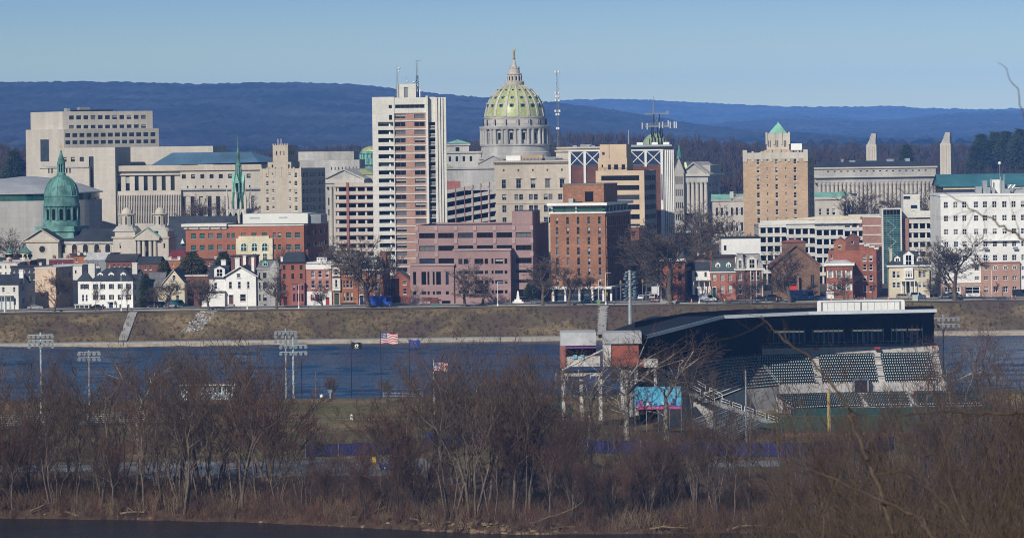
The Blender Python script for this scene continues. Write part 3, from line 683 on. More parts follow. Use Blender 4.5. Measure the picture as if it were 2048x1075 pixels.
for i in range(4):
    t = -math.pi / 2 + i * math.pi / 2; u = Vector((math.cos(t), math.sin(t))); k = MB(); c_ = u * 9 * S_
    k.T = lambda p, c_=c_, u=u: (c_.x - u.y * p[0] + u.x * p[1], c_.y + u.x * p[0] + u.y * p[1], p[2])
    for sx in (-1, 1): k.box(sx * 4.2 * S_ - .18, sx * 4.2 * S_ + .18, 0, .5, zz(385), zz(362), COPPERL)
    k.prism_y([(-5 * S_, zz(366)), (5 * S_, zz(366)), (0, zz(347))], -.2, .7, COPPERL); k.box(-3.4 * S_, 3.4 * S_, -.1, .35, zz(383), zz(366), GLK); k.build('gablet', R_)

# ---- tan art deco tower
B = Bld('art_deco_building', 'stepped tan art deco office with a crenellated tower left of the apartment tower', 'office building', 521, 380, 1500, .34, cx=565)
fr = [(345.5, 355.5), (362, 371.5), (378.5, 388.5), (395, 404.5), (411.5, 421), (428, 438)]
m = B.mass(521, 603, 337, None, side=651, m=LIME, fw=grid([(532, 537), (589, 594.5)], fr) + grid([(544, 548.5), (578, 582)], [(a, a + 6) for a, _ in fr]),
           sw=grid([(605.5, 610), (612.5, 616.5), (621, 623.5), (625.5, 628.3), (630, 632.5), (637, 641.5), (644, 648.5)], [(344.5, 354.5), (361, 371), (378, 388), (395, 405), (411, 421), (428, 438)]), fm=WHITE, style='sash', rec=.35, blinds=.35)
m2 = B.mass(536, 583, 324, 337, side=600, off=.6, m=LIME, fw=[(544, 547, 329, 335), (577, 580, 329, 335)], name='upper_wall')
m3 = B.mass(546.5, 577, 290, 325, side=594, off=1.2, m=LIME, name='tower', fw=[(553, 555.2, 302, 310), (560.5, 562.5, 302, 310), (568, 570, 302, 310)], sw=[(579, 580.5, 302, 309), (583, 585, 302, 309), (587, 589, 302, 309)], rec=.5)
b = MB()
for i in range(7):
    xx = m3['x0'] + i * (m3['x1'] - m3['x0'] - .5) / 6; b.box(xx, xx + .5, 1.1, 1.6, m3['z1'], m3['z1'] + .5, LIME)
    xx = m['x0'] + i * (m['x1'] - m['x0'] - .8) / 6; b.box(xx, xx + .8, -.15, .4, m['z1'] - 3, m['z1'] + .5, LIME)
for xx in (.3, .55): b.tube((m3['x0'] + (m3['x1'] - m3['x0']) * xx * .8, 3, m3['z1']), (m3['x0'] + (m3['x1'] - m3['x0']) * xx * .8, 3, m3['z1'] + 2.4), .3, .3, STEEL, 6)
b.build('parapet', B.root); B.flush()
# ---- grey block behind it
B = Bld('office_block', 'plain windowless grey stone block behind the tan art deco tower', 'office building', 596, 330, 1820, .05, cx=650)
m = B.mass(597, 708, 303, None, depth=30, off=8, m=LIMEG); m = B.mass(597, 719, 320, None, depth=30, m=LIMEG, fw=[(662 + i * 7.2, 664 + i * 7.2, 334, 340) for i in range(8)], name='lower_wall')
# ---- pedimented hall behind the striped garage
B = Bld('government_hall', 'grey neoclassical hall with a pediment and columns behind the striped parking garage', 'public building', 650, 380, 1620, .22, cx=690)
m = B.mass(652, 728, 364, None, depth=40, off=2, m=LIMEG, fw=[(656, 659, 395, 410), (656, 659, 418, 430)])
b = MB(); xa, xb = B.X(650), B.X(727); zt, zb_ = B.Z(358, 0, 690), B.Z(366, 0, 690); b.box(xa, xb, -.2, 42, zb_ - 1.5, zb_, LIMEG); b.box(xa - .5, xb + .5, -.8, 42, zb_, zt, LIMEL); b.gable_y(xa, xb, -.2, 42, zt, B.Z(340, 0, 690), LIMEG, LIMEG, .8, .5); b.build('pediment', B.root)
for px in (661, 669, 677, 685, 693):
    k = MB(); k.lathe([(.85, 0), (.8, zb_ * .4), (.68, zb_ - 2.4), (.95, zb_ - 1.7), (.95, zb_ - 1.5)], LIMEL, 12, B.X(px), .8); k.build('column', B.root)
m = B.mass(690, 750, 349, None, depth=30, off=10, m=LIMEG, name='attic_wall'); b = MB(); b.hip(m['x0'], m['x1'], 10, 40, m['z1'], B.Z(339, 20, 715), GTILE, 6); b.build('roof', B.root)
# ---- striped parking garage
def garage_bands(B, px0, px1, top, n, step, open_h, m, off=0., depth=26, slope=0., cols=(), colm=None, line=None, name='parapet'):
    x0, x1 = B.X(px0, off), B.X(px1, off); cx = (px0 + px1) / 2
    for i in range(n):
        za = B.Z(top + i * step, off, cx); zb = B.Z(top + (i + 1) * step - open_h, off, cx)
        k = MB(); d = slope * (x1 - x0)
        P = [(x0, zb), (x1, zb + d), (x1, za + d), (x0, za)]
        k.prism_y(P, off, off + .35, m)
        k.prism_y([(x0, zb), (x1, zb + d), (x1, zb + .35 + d), (x0, zb + .35)], off + .36, off + depth, CONC)
        if line: k.prism_y([(x0, zb - .12), (x1, zb - .12 + d), (x1, zb + .12 + d), (x0, zb + .12)], off - .12, off - .004, line)
        k.build(name, B.root)
    z0, z1 = 0, B.Z(top, off, cx)
    for px in cols:
        k = MB(); xx = B.X(px, off); k.box(xx - .35, xx + .35, off + .37, off + 1.1, z0, z1 - .3 + slope * (xx - x0), colm or m); k.build('column', B.root)
    k = MB(); k.box(x0, x1, off + depth, off + depth + .3, 0, z1 - .5, TARROOF); k.box(x0, x0 + .3, off + 1.2, off + depth, 0, z1 - .6, CONC); k.box(x1 - .3, x1, off + 1.2, off + depth, 0, z1 - .6, CONC); k.build('rear_wall', B.root)
    return x0, x1, z1
B = Bld('parking_garage', 'open parking garage with pale parapets and red column left of the apartment tower', 'parking garage', 671, 440, 1410, .12, cx=710)
x0, x1, z1 = garage_bands(B, 670, 752, 366, 11, 16.2, 8.8, LIMEL, cols=(676, 714, 732, 748), line=REDM)
b = MB(); xx = B.X(696); b.box(xx - .45, xx + .45, -.4, -.13, 0, z1 + .3, REDM); b.build('red_column', B.root)
CARC = [mat('car paint ' + n, c, .3, .05, .05, spec=.6) for n, c in (('silver', (.35, .36, .38)), ('white', (.6, .6, .6)), ('black', (.015, .015, .018)), ('red', (.25, .02, .02)), ('blue', (.03, .06, .18)), ('grey', (.1, .105, .11)), ('tan', (.28, .24, .18)), ('teal', (.02, .12, .14)))]

# ---- apartment tower
B = Bld('apartment_tower', 'tall white concrete apartment tower with pink brick bay and balconies', 'apartment tower', 746, 350, 1340, -.012, cx=800)
STEP = 16.15
rows = [244 + i * STEP for i in range(21)]
L_ = B.mass(746, 790, 194, None, depth=22, m=OFFW, fw=[(757.5, 788, r, r + 8.2) for r in rows] + [(779, 785.5, 210, 217), (779.5, 785.5, 230, 240)], rec=1.5, blinds=.06, name='balcony_wall', style='strip', fm=None)
for r in rows:
    xa, xb, z = B.X(779, 1.4), B.X(786, 1.4), B.Z(r + 8.2, 1.4)
    k = MB(); k.box(xa, xa + .5, 1.0, 1.25, z, z + 1.1, WHITE); k.box(xa + .5, xb, .7, .95, z, z + .45, GREYM); k.build('balcony_chair', B.root)
M_ = B.mass(790, 853, 226, None, depth=22, off=.5, m=BRICKP, fw=[(c0, c1, 228 + i * STEP, 237 + i * STEP) for i in range(22) for c0, c1 in ((791.5, 812.5), (830, 851))], style='strip', fm=GREYM, rec=.35, blinds=.35, name='brick_wall')
MT = B.mass(790, 853, 195, 226, depth=22, off=.2, m=OFFW, fw=[(792, 851, 209, 216.5)], style='strip', fm=GREYM, rec=.8, blinds=0, name='top_floor_wall', parapet=.8)
b = MB()
for i in range(22):
    z = B.Z(242 + i * STEP, .5, 820); b.box(M_['x0'], M_['x1'], .3, .5, z - .18, z + .18, OFFW)
b.build('floor_slabs', B.root)
P_ = B.mass(853, 857.5, 191.5, None, depth=23, off=-.6, m=OFFW, name='pilaster')
Q_ = B.mass(857.5, 872, 194, None, depth=20, off=1.6, m=OFFW, fw=[(858, 871.5, r, r + 14.2) for r in rows], rec=1.6, blinds=.04, name='balcony_bay')
for r in rows:
    xa, xb = B.X(858.2, 1.6), B.X(871.5, 1.6); z = B.Z(r + 14.2, 1.6)
    k = MB(); k.box(xa, xb, 1.2, 1.35, z + 1.0, z + 1.12, WHITE); k.box(xa, xb, .8, 1.59, z - .2, z, OFFW)
    for j in range(8): xx = xa + (xb - xa) * j / 7.2; k.box(xx, xx + .06, 1.22, 1.3, z, z + 1.0, WHITE)
    k.build('balcony_railing', B.root)
for i, (pa, pb) in enumerate(((871.5, 876.3), (877.3, 882), (883, 887.2), (888, 893.5))):
    off = .8 + i * .5
    B.mass(pa, pb, 194.5, None, depth=21 - i * 1, off=off, m=OFFW, name='fin')
    if i < 3: B.mass(pb, pb + 1.2, 213, None, depth=14, off=off + 1.8, m=SLATEG, name='recess')  # strips coloured dark to paint the shade between the fins
N_ = B.mass(796, 834, 168, 200, depth=10, off=5, m=OFFW, fw=[(810, 818, 174.5, 198)], g=GREYM, blinds=0, name='penthouse')
B.flush()
b = MB(); x, z = B.X(797, 5), N_['z1']
def mast(xp, yo, z0, z1, r, dishes=()):
    b.tube((xp, yo, z0), (xp, yo, z1), r, r * .6, GREYM, 5)
    for dz, s_ in dishes: b.lathe([(.01, dz - .3), (s_, dz), (s_, dz + .35), (.01, dz + .4)], WHITE, 8, xp + .4, yo - .3)
mast(B.X(794.5), 4, B.Z(200, 4), B.Z(131), .1, ()); mast(B.X(797.5), 4.4, B.Z(200, 4), B.Z(133), .12, ((B.Z(137), .55), (B.Z(143), .3)))
mast(B.X(814), 8, z, B.Z(152), .07, ((z + .8, .4),)); mast(B.X(828), 8, z, B.Z(165), .06, ((z + .6, .45),))
for dx in (-.5, .5):
    for dy in (0, .8): b.tube((B.X(836.5) + dx, 7 + dy, B.Z(200)), (B.X(836) + dx * .5, 7 + dy, B.Z(150)), .16, .12, BLACK, 5)
for k_ in range(9): b.tube((B.X(836.3) - .5, 7, B.Z(198 - k_ * 5)), (B.X(836.3) + .5, 7, B.Z(193 - k_ * 5)), .08, .08, BLACK, 4)
b.tube((B.X(835), 7.2, B.Z(150)), (B.X(834.5), 7.2, B.Z(120)), .13, .08, GREYM, 5); b.tube((B.X(838), 7.2, B.Z(150)), (B.X(837.7), 7.2, B.Z(122)), .1, .06, GREYM, 5); b.tube((B.X(835), 7.2, B.Z(121.5)), (B.X(845), 7.2, B.Z(121.8)), .06, .06, GREYM, 4)
for px, py in ((834, 175), (837, 170), (841, 178), (841, 186), (833, 184)): b.box(B.X(px) - .2, B.X(px) + .2, 6.4, 6.7, B.Z(py + 8), B.Z(py), WHITE)
b.build('antenna_mast', B.root)

# ---- ramped parking garage right of the tower
B = Bld('parking_garage', 'parking garage with sloping ramps and thin red columns right of the apartment tower', 'parking garage', 896, 410, 1450, -.05, cx=940)
garage_bands(B, 890, 992, 380, 7, 17.2, 10, CONC, slope=.165, cols=(912, 945, 978), depth=30)
b = MB()
for px in (911, 929, 946, 962, 979): xx = B.X(px); b.box(xx - .12, xx + .12, -.3, -.02, 0, B.Z(379 - (px - 890) * .165) + .2, REDM)
b.build('red_columns', B.root)
b = MB(); xa, xb = B.X(893), B.X(924); b.box(xa, xb, 12, 20, B.Z(380), B.Z(362, 12), REDM); b.build('stair_head', B.root)

# ---- domed state capitol
Y = 1960.; S_ = Y / F_PX; c = at(1030, 250, Y); g0 = gz(Y)
R_ = thing('state_capitol', 'domed grey stone capitol with green tiled ribbed dome above the city', 'capitol', (c.x, Y, g0))
def zz(py): return at(1030, py, Y).z - g0
b = MB(); b.lathe([(74 * S_, 0), (74 * S_, zz(318)), (71 * S_, zz(314)), (71 * S_, zz(305)), (69 * S_, zz(303)), (68 * S_, zz(292)), (70.5 * S_, zz(291)), (70.5 * S_, zz(288)), (62 * S_, zz(287)), (62 * S_, zz(258))], LIMEG, 64); b.build('drum_base', R_, smooth=True)
b = MB(); b.lathe([(70 * S_, zz(258)), (71.5 * S_, zz(255)), (71.5 * S_, zz(252.5)), (62 * S_, zz(252)), (61.5 * S_, zz(237)), (62.5 * S_, zz(236)), (62.5 * S_, zz(233.5)), (59 * S_, zz(233))], LIMEG, 64); b.build('attic', R_, smooth=True)
A0 = -math.pi / 2 + math.radians(4.4)
for i in range(16):
    t = A0 + i * math.pi / 8
    for dt, rr in ((-.075, 67.5), (.075, 67.5)):
        k = MB(); k.lathe([(.95, zz(288)), (.85, zz(286)), (.72, zz(261)), (1.0, zz(258.5)), (1.0, zz(258))], LIMEG, 10, rr * S_ * math.cos(t + dt), rr * S_ * math.sin(t + dt)); k.build('column', R_)
    k = MB(); u = Vector((math.cos(t), math.sin(t))); c_ = u * 64 * S_
    k.T = lambda p, c_=c_, u=u: (c_.x - u.y * p[0] + u.x * p[1], c_.y + u.x * p[0] + u.y * p[1], p[2]); k.box(-1.6, 1.6, -1, .6, zz(288), zz(258), LIMEG); k.build('pier', R_)
    t += math.pi / 16; u = Vector((math.cos(t), math.sin(t))); c_ = u * 62 * S_
    k = MB(); k.T = lambda p, c_=c_, u=u: (c_.x - u.y * p[0] + u.x * p[1], c_.y + u.x * p[0] + u.y * p[1], p[2])
    k.box(-.8, .8, -.2, .08, zz(279), zz(266), GLK); k.box(-1.1, -.8, -.2, .4, zz(280), zz(265), LIMEL); k.box(.8, 1.1, -.2, .4, zz(280), zz(265), LIMEL); k.prism_y([(-1.7, zz(265)), (1.7, zz(265)), (0, zz(261))], -.2, .8, LIMEL); k.build('window', R_)
    k = MB(); k.T = lambda p, c_=u * 61.5 * S_, u=u: (c_.x - u.y * p[0] + u.x * p[1], c_.y + u.x * p[0] + u.y * p[1], p[2]); k.box(-2.4, 2.4, -.2, .15, zz(247), zz(240), LIMEL); k.box(3.6, 4.0, -.2, .3, zz(250), zz(239), GLK); k.build('panel', R_)
dp = [(60, 233), (59.3, 227), (57.6, 219), (55, 210), (51.2, 201.5), (46.3, 194), (39.8, 186), (32, 179), (25, 174), (18.5, 170.5)]
prof = [(r * S_, zz(y)) for r, y in dp]
b = MB(); b.lathe(prof, GTILE, 64); b.build('dome', R_, smooth=True)
def domepos(py):
    return float(np.interp(-py, [-y for _, y in dp], [r for r, _ in dp])) * S_
for i in range(16):
    t = A0 + i * math.pi / 8; k = MB(); cs, sn = math.cos(t), math.sin(t)
    for (r0, z0), (r1, z1) in zip(prof, prof[1:]):
        w0, w1 = .16 + .035 * r0, .16 + .035 * r1; q = .35
        def pt(r, z, w_, o): return ((r + o) * cs - w_ * sn, (r + o) * sn + w_ * cs, z + o * .5)
        k.face([pt(r0, z0, -w0, q), pt(r0, z0, w0, q), pt(r1, z1, w1, q), pt(r1, z1, -w1, q)], LIMEL)
        for s_ in (-1, 1): k.face([pt(r0, z0, s_ * w0, q), pt(r0, z0, s_ * w0, -.3), pt(r1, z1, s_ * w1, -.3), pt(r1, z1, s_ * w1, q)], LIMEL)
    k.build('rib', R_)
    t += math.pi / 16; u = Vector((math.cos(t), math.sin(t)))
    for py, w_, h_ in ((214, .95, 1.5), (197.5, .68, 1.1), (181.5, .42, .7)):
        r = domepos(py); k = MB(); c_ = u * r
        k.T = lambda p, c_=c_, u=u: (c_.x - u.y * p[0] + u.x * p[1], c_.y + u.x * p[0] + u.y * p[1], p[2])
        z = zz(py); k.box(-w_, w_, -h_ * 1.2, .18, z, z + h_, COPPER); k.prism_y([(-w_ * 1.25, z + h_), (w_ * 1.25, z + h_), (0, z + h_ * 1.45)], -h_ * 1.5, .28, LIMEG); k.box(-w_ * .65, w_ * .65, .18, .24, z + .1, z + h_ * .85, GLK); k.build('dormer', R_)
b = MB(); b.lathe([(18.5 * S_, zz(171)), (19.5 * S_, zz(169)), (19.5 * S_, zz(163.5)), (14 * S_, zz(163)), (13.5 * S_, zz(150)), (14.8 * S_, zz(149)), (14.8 * S_, zz(147.5)), (11 * S_, zz(147)), (10.4 * S_, zz(137.5)), (11 * S_, zz(137)), (11 * S_, zz(135.5)), (6 * S_, zz(135)), (3.4 * S_, zz(128)), (2 * S_, zz(119.5))], LIMEL, 24)
for i in range(12):
    t = i * math.pi / 6
    b.tube((14.2 * S_ * math.cos(t), 14.2 * S_ * math.sin(t), zz(163)), (14.0 * S_ * math.cos(t), 14.0 * S_ * math.sin(t), zz(150)), .38, .34, LIMEL, 6)
    k = t + .26; b.box(13.7 * S_ * math.cos(k) - .25, 13.7 * S_ * math.cos(k) + .25, 13.7 * S_ * math.sin(k) - .25, 13.7 * S_ * math.sin(k) + .25, zz(161), zz(153), GLK)
    for zt, rr in ((zz(162.5), 19.2), (zz(134.5), 10.8)): b.tube((rr * S_ * math.cos(k), rr * S_ * math.sin(k), zt - .6), (rr * S_ * math.cos(k), rr * S_ * math.sin(k), zt + .5), .25, .2, LIMEG, 5)
b.build('lantern', R_, smooth=True)
b = MB(); b.lathe([(.01, zz(120)), (.5, zz(119.4)), (.72, zz(117.5)), (.5, zz(115.6)), (.01, zz(115))], GOLD, 12); b.build('ball', R_, smooth=True)
# lower wings of the capitol
def wing(px0, px1, pt, off, depth, nm='wing_wall', m=LIMEG, **kw):
    xa, xb = (at(px0, 300, Y + off).x - c.x), (at(px1, 300, Y + off).x - c.x); z = at((px0 + px1) / 2, pt, Y + off).z - g0
    b = MB(); holes = kw.get('holes', []); H_ = []
    for a, bb, cc, d in holes: H_.append((at(a, 300, Y + off).x - c.x, at(bb, 300, Y + off).x - c.x, at(px0, d, Y + off).z - g0, at(px0, cc, Y + off).z - g0))
    b.wall(xa, xb, 0, z, H_, off, .6, m); b.box(xa, xb, off + .61, off + depth, 0, z - .01, m, TARROOF); b.box(xa - .7, xb + .7, off - .8, off + depth, z, z + .8, m); b.build(nm, R_)
    for h in H_: link('window', window_mesh(h[1] - h[0], h[3] - h[2], 'plain', GL, None, 0), R_, (h[0], off + .55, h[2]))
    return xa, xb, z
wing(893, 962, 306, -6, 30, holes=[(897 + i * 14, 902 + i * 14, 313, 323) for i in range(4)]); wing(880, 938, 291, 4, 24, holes=[(911, 919, 295, 303)])
b = MB(); xa, xb = at(890, 290, Y).x - c.x, at(939, 290, Y).x - c.x; b.hip(xa, xb, 4, 28, at(915, 290, Y).z - g0 + .8, at(915, 279, Y + 10).z - g0, COPPERL); b.build('pavilion_roof', R_)
wing(880, 992, 338, -30, 24, holes=[]); wing(960, 1120, 318, -20, 20, holes=[])
b = MB(); xa, xb = at(956, 320, Y - 28).x - c.x, at(1016, 320, Y - 28).x - c.x; z = at(985, 327, Y - 28).z - g0; b.box(xa, xb, -27, -15, 0, z, LIMEG); b.gable_y(xa, xb, -27, -8, z, at(985, 312, Y - 28).z - g0, LIMEG, LIMEG, .6, .5); b.build('pediment', R_)
b = MB(); xa, xb = at(880, 330, Y).x - c.x, at(906, 330, Y).x - c.x; b.hip(xa, xb, -28, -12, at(890, 338, Y - 30).z - g0 + .8, at(890, 327, Y - 20).z - g0, GTILE, 4); b.build('tiled_roof', R_)
wing(1100, 1205, 297, 2, 30, m=LIME); wing(1112, 1205, 303, -6, 30, m=LIME)
b = MB()
for px, w_, h_ in ((1172, 22, 5), (1185, 10, 3), (1150, 8, 3)): xa = at(px, 296, Y).x - c.x; z = at(px, 297, Y + 5).z - g0 + .8; b.box(xa - w_ * S_ / 2, xa + w_ * S_ / 2, 5, 9, z, z + h_ * S_, STEEL)
b.build('roof_plant', R_)
# gilded figure on the ball
sp = at(1026.5, 115, Y); k = MB()
k.lathe([(.55, 0), (.5, .4), (.42, 1.2), (.5, 1.9), (.36, 2.35), (.5, 2.9), (.42, 3.2), (.15, 3.4), (.14, 3.55)], GOLD, 10); k.lathe([(.01, 3.5), (.24, 3.7), (.26, 3.9), (.16, 4.1), (.01, 4.15)], GOLD, 10)
k.tube((.35, 0, 3.1), (.75, -.1, 3.7), .14, .11, GOLD, 6); k.tube((.75, -.1, 3.7), (.7, -.1, 4.5), .11, .08, GOLD, 6)
k.tube((-.35, 0, 3.1), (-.75, -.2, 2.6), .14, .11, GOLD, 6); k.tube((-.75, -.2, 2.6), (-1.2, -.4, 2.9), .11, .07, GOLD, 6)
st = k.build('statue', smooth=True); st.location = (c.x, Y, at(1030, 115, Y).z); tag(st, 'gilded standing figure with one raised arm on top of the capitol dome', 'statue')
# two copper and tile pavilion domes flanking it
for px, lab in ((752, 'small green domed pavilion partly hidden behind the white apartment tower'), (1311, 'small green domed pavilion behind the rooftop antenna frame')):
    Yp = 1990.; cc = at(px, 320, Yp); gg = gz(Yp)
    Rp = thing('domed_pavilion', lab, 'pavilion', (cc.x, Yp, gg), 0, 'green pavilion domes beside the capitol'); s2 = Yp / F_PX
    def z2(py): return at(px, py, Yp).z - gg
    k = MB(); k.lathe([(34 * s2, 0), (34 * s2, z2(341)), (29 * s2, z2(338)), (29 * s2, z2(330)), (33 * s2, z2(329)), (33 * s2, z2(316)), (29.5 * s2, z2(315)), (29.5 * s2, z2(308)), (33 * s2, z2(307)), (31 * s2, z2(302))], COPPER, 32); k.build('drum', Rp)
    for i in range(20):
        t = i * math.pi / 10; q = MB(); q.tube((32 * s2 * math.cos(t), 32 * s2 * math.sin(t), z2(329)), (32 * s2 * math.cos(t), 32 * s2 * math.sin(t), z2(308)), .5, .5, COPPERL, 6); q.build('column', Rp)
    k = MB(); top_ = 291 if px < 1000 else 266
    k.lathe([(29 * s2 * math.cos(t), z2(302) + (z2(top_) - z2(302)) * math.sin(t)) for t in np.linspace(0, 1.45, 9)], GTILE if px < 1000 else mat('pale green tile', (.24, .31, .19), .6, .2, .2), 32); k.build('dome', Rp, smooth=True)

# ---- classical limestone office in front of the capitol
B = Bld('classical_office', 'pale limestone office with pedimented windows and dentil cornice below the capitol dome', 'office building', 990, 390, 1550, .06, cx=1065)
cs_ = [(1004, 1012), (1033, 1042), (1062, 1071), (1091, 1100), (1120, 1129)]
pr = [(1004.5, 1012.5), (1029, 1036.5), (1038.5, 1046), (1058, 1066), (1068, 1075.5), (1087.5, 1095.5), (1097, 1105), (1116.5, 1124.5)]
m = B.mass(989.5, 1138, 327, None, depth=40, m=LIME, fw=grid(cs_, [(358.5, 376)]) + grid(pr, [(388, 399.5), (410, 424), (434, 446)]) + [((a + b_) / 2 - 1.7, (a + b_) / 2 + 1.7, 338, 342.5) for a, b_ in cs_], fm=GREYM, style='cross', rec=.5, blinds=.3)
b = MB(); x0, x1, z = m['x0'], m['x1'], m['z1']; b.box(x0 - 1.2, x1 + 1.2, -1.2, 41, z + .6, z + 1.2, LIME); b.box(x0 - .4, x1 + .4, -.4, 40.5, z + .003, z + .6, LIME)
for i in range(44): xx = x0 + i * (x1 - x0) / 43.5; b.box(xx, xx + .32, -.9, -.41, z + .1, z + .6, LIME)
b.build('cornice', B.root)
b = MB(); b.box(x0 - .15, x1 + .15, -.2, -.003, B.Z(379), B.Z(377.5), LIME); b.box(x0 - .15, x1 + .15, -.2, -.003, B.Z(407), B.Z(405.8), LIME); b.build('string_course', B.root)
for a, b_ in cs_[1:]:
    k = MB(); xa, xb = B.X(a - 2), B.X(b_ + 2); k.prism_y([(xa, B.Z(356.5)), (xb, B.Z(356.5)), ((xa + xb) / 2, B.Z(351.5))], -.5, -.003, LIMEL); k.build('window_pediment', B.root)
b = MB(); b.box(B.X(1013, 6), B.X(1042, 6), 6, 14, z, B.Z(311, 6), WHITE); b.box(B.X(1044, 6), B.X(1086, 6), 6, 14, z, B.Z(310, 6), TANB); b.box(B.X(1088, 8), B.X(1112, 8), 8, 14, z, B.Z(316, 8), GREYM)
for i in range(6): b.box(B.X(1046 + i * 7, 5.8), B.X(1050 + i * 7, 5.8), 5.5, 5.98, B.Z(320, 6), B.Z(316, 6), GREYM)
b.build('roof_plant', B.root); B.flush()
# ---- brick tower with white corner frames and navy crossed panels
B = Bld('office_tower', 'brown brick office tower with navy crossed-brace panels and white vertical fins', 'office tower', 1138, 400, 1420, .02, cx=1235)
W_ = B.mass(1138, 1326, 303, None, depth=24, m=BRICKD, name='brick_wall')
b = MB()
for a, c in ((1138, 1142.5), (1168, 1172.8), (1200, 1204), (1259, 1263), (1290, 1294.5), (1322, 1327)):
    b.box(B.X(a), B.X(c), -.5, -.003, 0 if a not in (1290,) else B.Z(334), B.Z(302), WHITE)
b.box(B.X(1138), B.X(1327), -.6, -.003, B.Z(302), B.Z(299.5), WHITE); b.build('white_frame', B.root)
for a, c in ((1142.5, 1168), (1172.8, 1200), (1263, 1290), (1294.5, 1322)):
    k = MB(); xa, xb, za, zb = B.X(a) + .02, B.X(c) - .02, B.Z(329), B.Z(303); k.box(xa, xb, -.2, -.01, za, zb, NAVY); k.box(xa, xb, -.25, -.01, za - .25, za - .02, BLUEROOF)
    for s_ in (1, -1):
        p, q = (xa, za if s_ > 0 else zb), (xb, zb if s_ > 0 else za); k.tube((p[0], -.3, p[1]), (q[0], -.3, q[1]), .19, .19, WHITE, 4)
    k.build('braced_panel', B.root)
for i in range(6):
    a = 1327.5 + i * 3.7
    B.mass(a, a + 2.5, 299.5, None, depth=20 - i, off=.3 + i * .25, m=WHITE, name='fin')
    if i < 5: B.mass(a + 2.5, a + 3.7, 301, None, depth=18 - i, off=2.0 + i * .25, m=SLATEG, name='recess')  # grey strips put the shade between the white fins into colour
b = MB(); b.box(B.X(1258, 3), B.X(1345, 3), 3, 20, W_['z1'] + .6, W_['z1'] + 1.6, BLACK); b.box(B.X(1258, 3), B.X(1345, 3), 2.7, 20.3, W_['z1'] + 1.6, W_['z1'] + 2.3, STEEL)
for px in (1275, 1305, 1328): b.box(B.X(px, 5), B.X(px + 12, 5), 5, 8, W_['z1'] + 2.3, W_['z1'] + 3.2, WHITE)
b.build('roof_edge', B.root)
# antenna frame
R_ = thing('antenna_frame', 'rooftop lattice antenna frame crowded with white panel aerials on the brown tower', 'antenna', (B.root.location.x + B.X(1314, 10), B.Y + 10, B.base + W_['z1'] + 2.3))
S_ = 1430 / F_PX
def za(py): return at(1314, py, 1430).z - (B.base + W_['z1'] + 2.3)
k = MB()
for x in (-12, -6, 0, 6, 12, 18):
    for y in (-1.5, 1.5): k.tube((x * S_, y, 0), (x * S_, y, za(274 + abs(x - 3) * .2)), .16, .14, BLACK, 5)
for x in (-10, -5, 3, 9):
    k.tube((x * S_, -1.6, za(290)), ((x + 5) * S_, -1.6, za(262)), .1, .1, BLACK, 4); k.tube(((x + 5) * S_, -1.6, za(290)), (x * S_, -1.6, za(262)), .1, .1, BLACK, 4)
for x in (-8, -5, 4, 10, 14): k.tube((x * S_, 0, za(276)), (x * S_ * .9, 0, za(250)), .2, .18, BLACK, 5)
k.build('lower_frame', R_)
k = MB(); k.box(-20 * S_, 30 * S_, -1.8, 1.8, za(254), za(251), GREYM); k.box(-20 * S_, 30 * S_, -1.8, -1.7, za(247), za(246.3), GREYM); k.box(-28 * S_, 34 * S_, -.2, .1, za(249), za(248.2), GREYM); k.build('platform', R_)
for x, t_ in ((-27, 245), (-17, 246), (7.5, 244), (14, 243.5), (29, 244), (25, 241), (37, 243.5), (41, 244)):
    k = MB(); k.box((x - 1.0) * S_, (x + 1.0) * S_, -2.3, -1.9, za(t_ + 13), za(t_), PALEROOF); k.build('panel_aerial', R_)
k = MB()
for x in (-3, 8):
    k.tube((x * S_, 0, za(252)), (x * S_, 0, za(228)), .22, .2, BLACK, 5); k.tube((x * S_, 0, za(250)), ((5 - x) * S_, 0, za(232)), .1, .1, GREYM, 4)
k.box(-22 * S_, 27 * S_, -.5, .5, za(228.5), za(226), GREYM); k.tube((-4 * S_, 0, za(226)), (-4 * S_, 0, za(205)), .35, .15, GREYM, 5); k.tube((-4 * S_, 0, za(206)), (-3 * S_, 0, za(192)), .12, .05, GREYM, 5); k.box(22 * S_, 27 * S_, -.6, .6, za(226), za(222), GREYM)
k.tube((15 * S_, 0, za(252)), (15 * S_, 0, za(233)), .08, .05, BLACK, 4); k.build('upper_mast', R_)
pole('flagpole', 'bare grey pole rising from the roof of the beige stepped office', 'pole', 1257, 260, 312, 1395, .28, STEEL)
# radio mast beyond the classical office
Y = 2060.; p = at(1114, 142, Y); g0 = gz(Y); k = MB(); h = p.z - g0
for a in range(3):
    t = a * 2.09; k.tube((.75 * math.cos(t), .75 * math.sin(t), 0), (.4 * math.cos(t), .4 * math.sin(t), h * .985), .14, .1, GREYM, 4)
for i in range(44):
    z0_, z1_ = h * i / 45, h * (i + 1) / 45; t, u_ = i * 2.09, (i + 1) * 2.09; k.tube((.7 * math.cos(t), .7 * math.sin(t), z0_), (.7 * math.cos(u_), .7 * math.sin(u_), z1_), .06, .06, GREYM, 4)
Rm = thing('radio_mast', 'tall thin lattice radio mast with small dishes beside the capitol dome', 'radio mast', (p.x, Y, g0)); k.build('lattice', Rm)
for py, w_ in ((144, 1.1), (186, 1.2), (193, .8), (201, 1.2), (222, 1.5), (229, .8), (257, .6)):
    q = MB(); z = at(1114, py, Y).z - g0; q.box(-w_, w_, -.5, .5, z - .4, z + .4, STEEL)
    for s_ in (-1, 1): q.lathe([(.01, z - .8), (.5, z - .5), (.5, z + .5), (.01, z + .7)], WHITE, 8, s_ * w_ * .75, -.6)
    q.build('antenna_cluster', Rm)

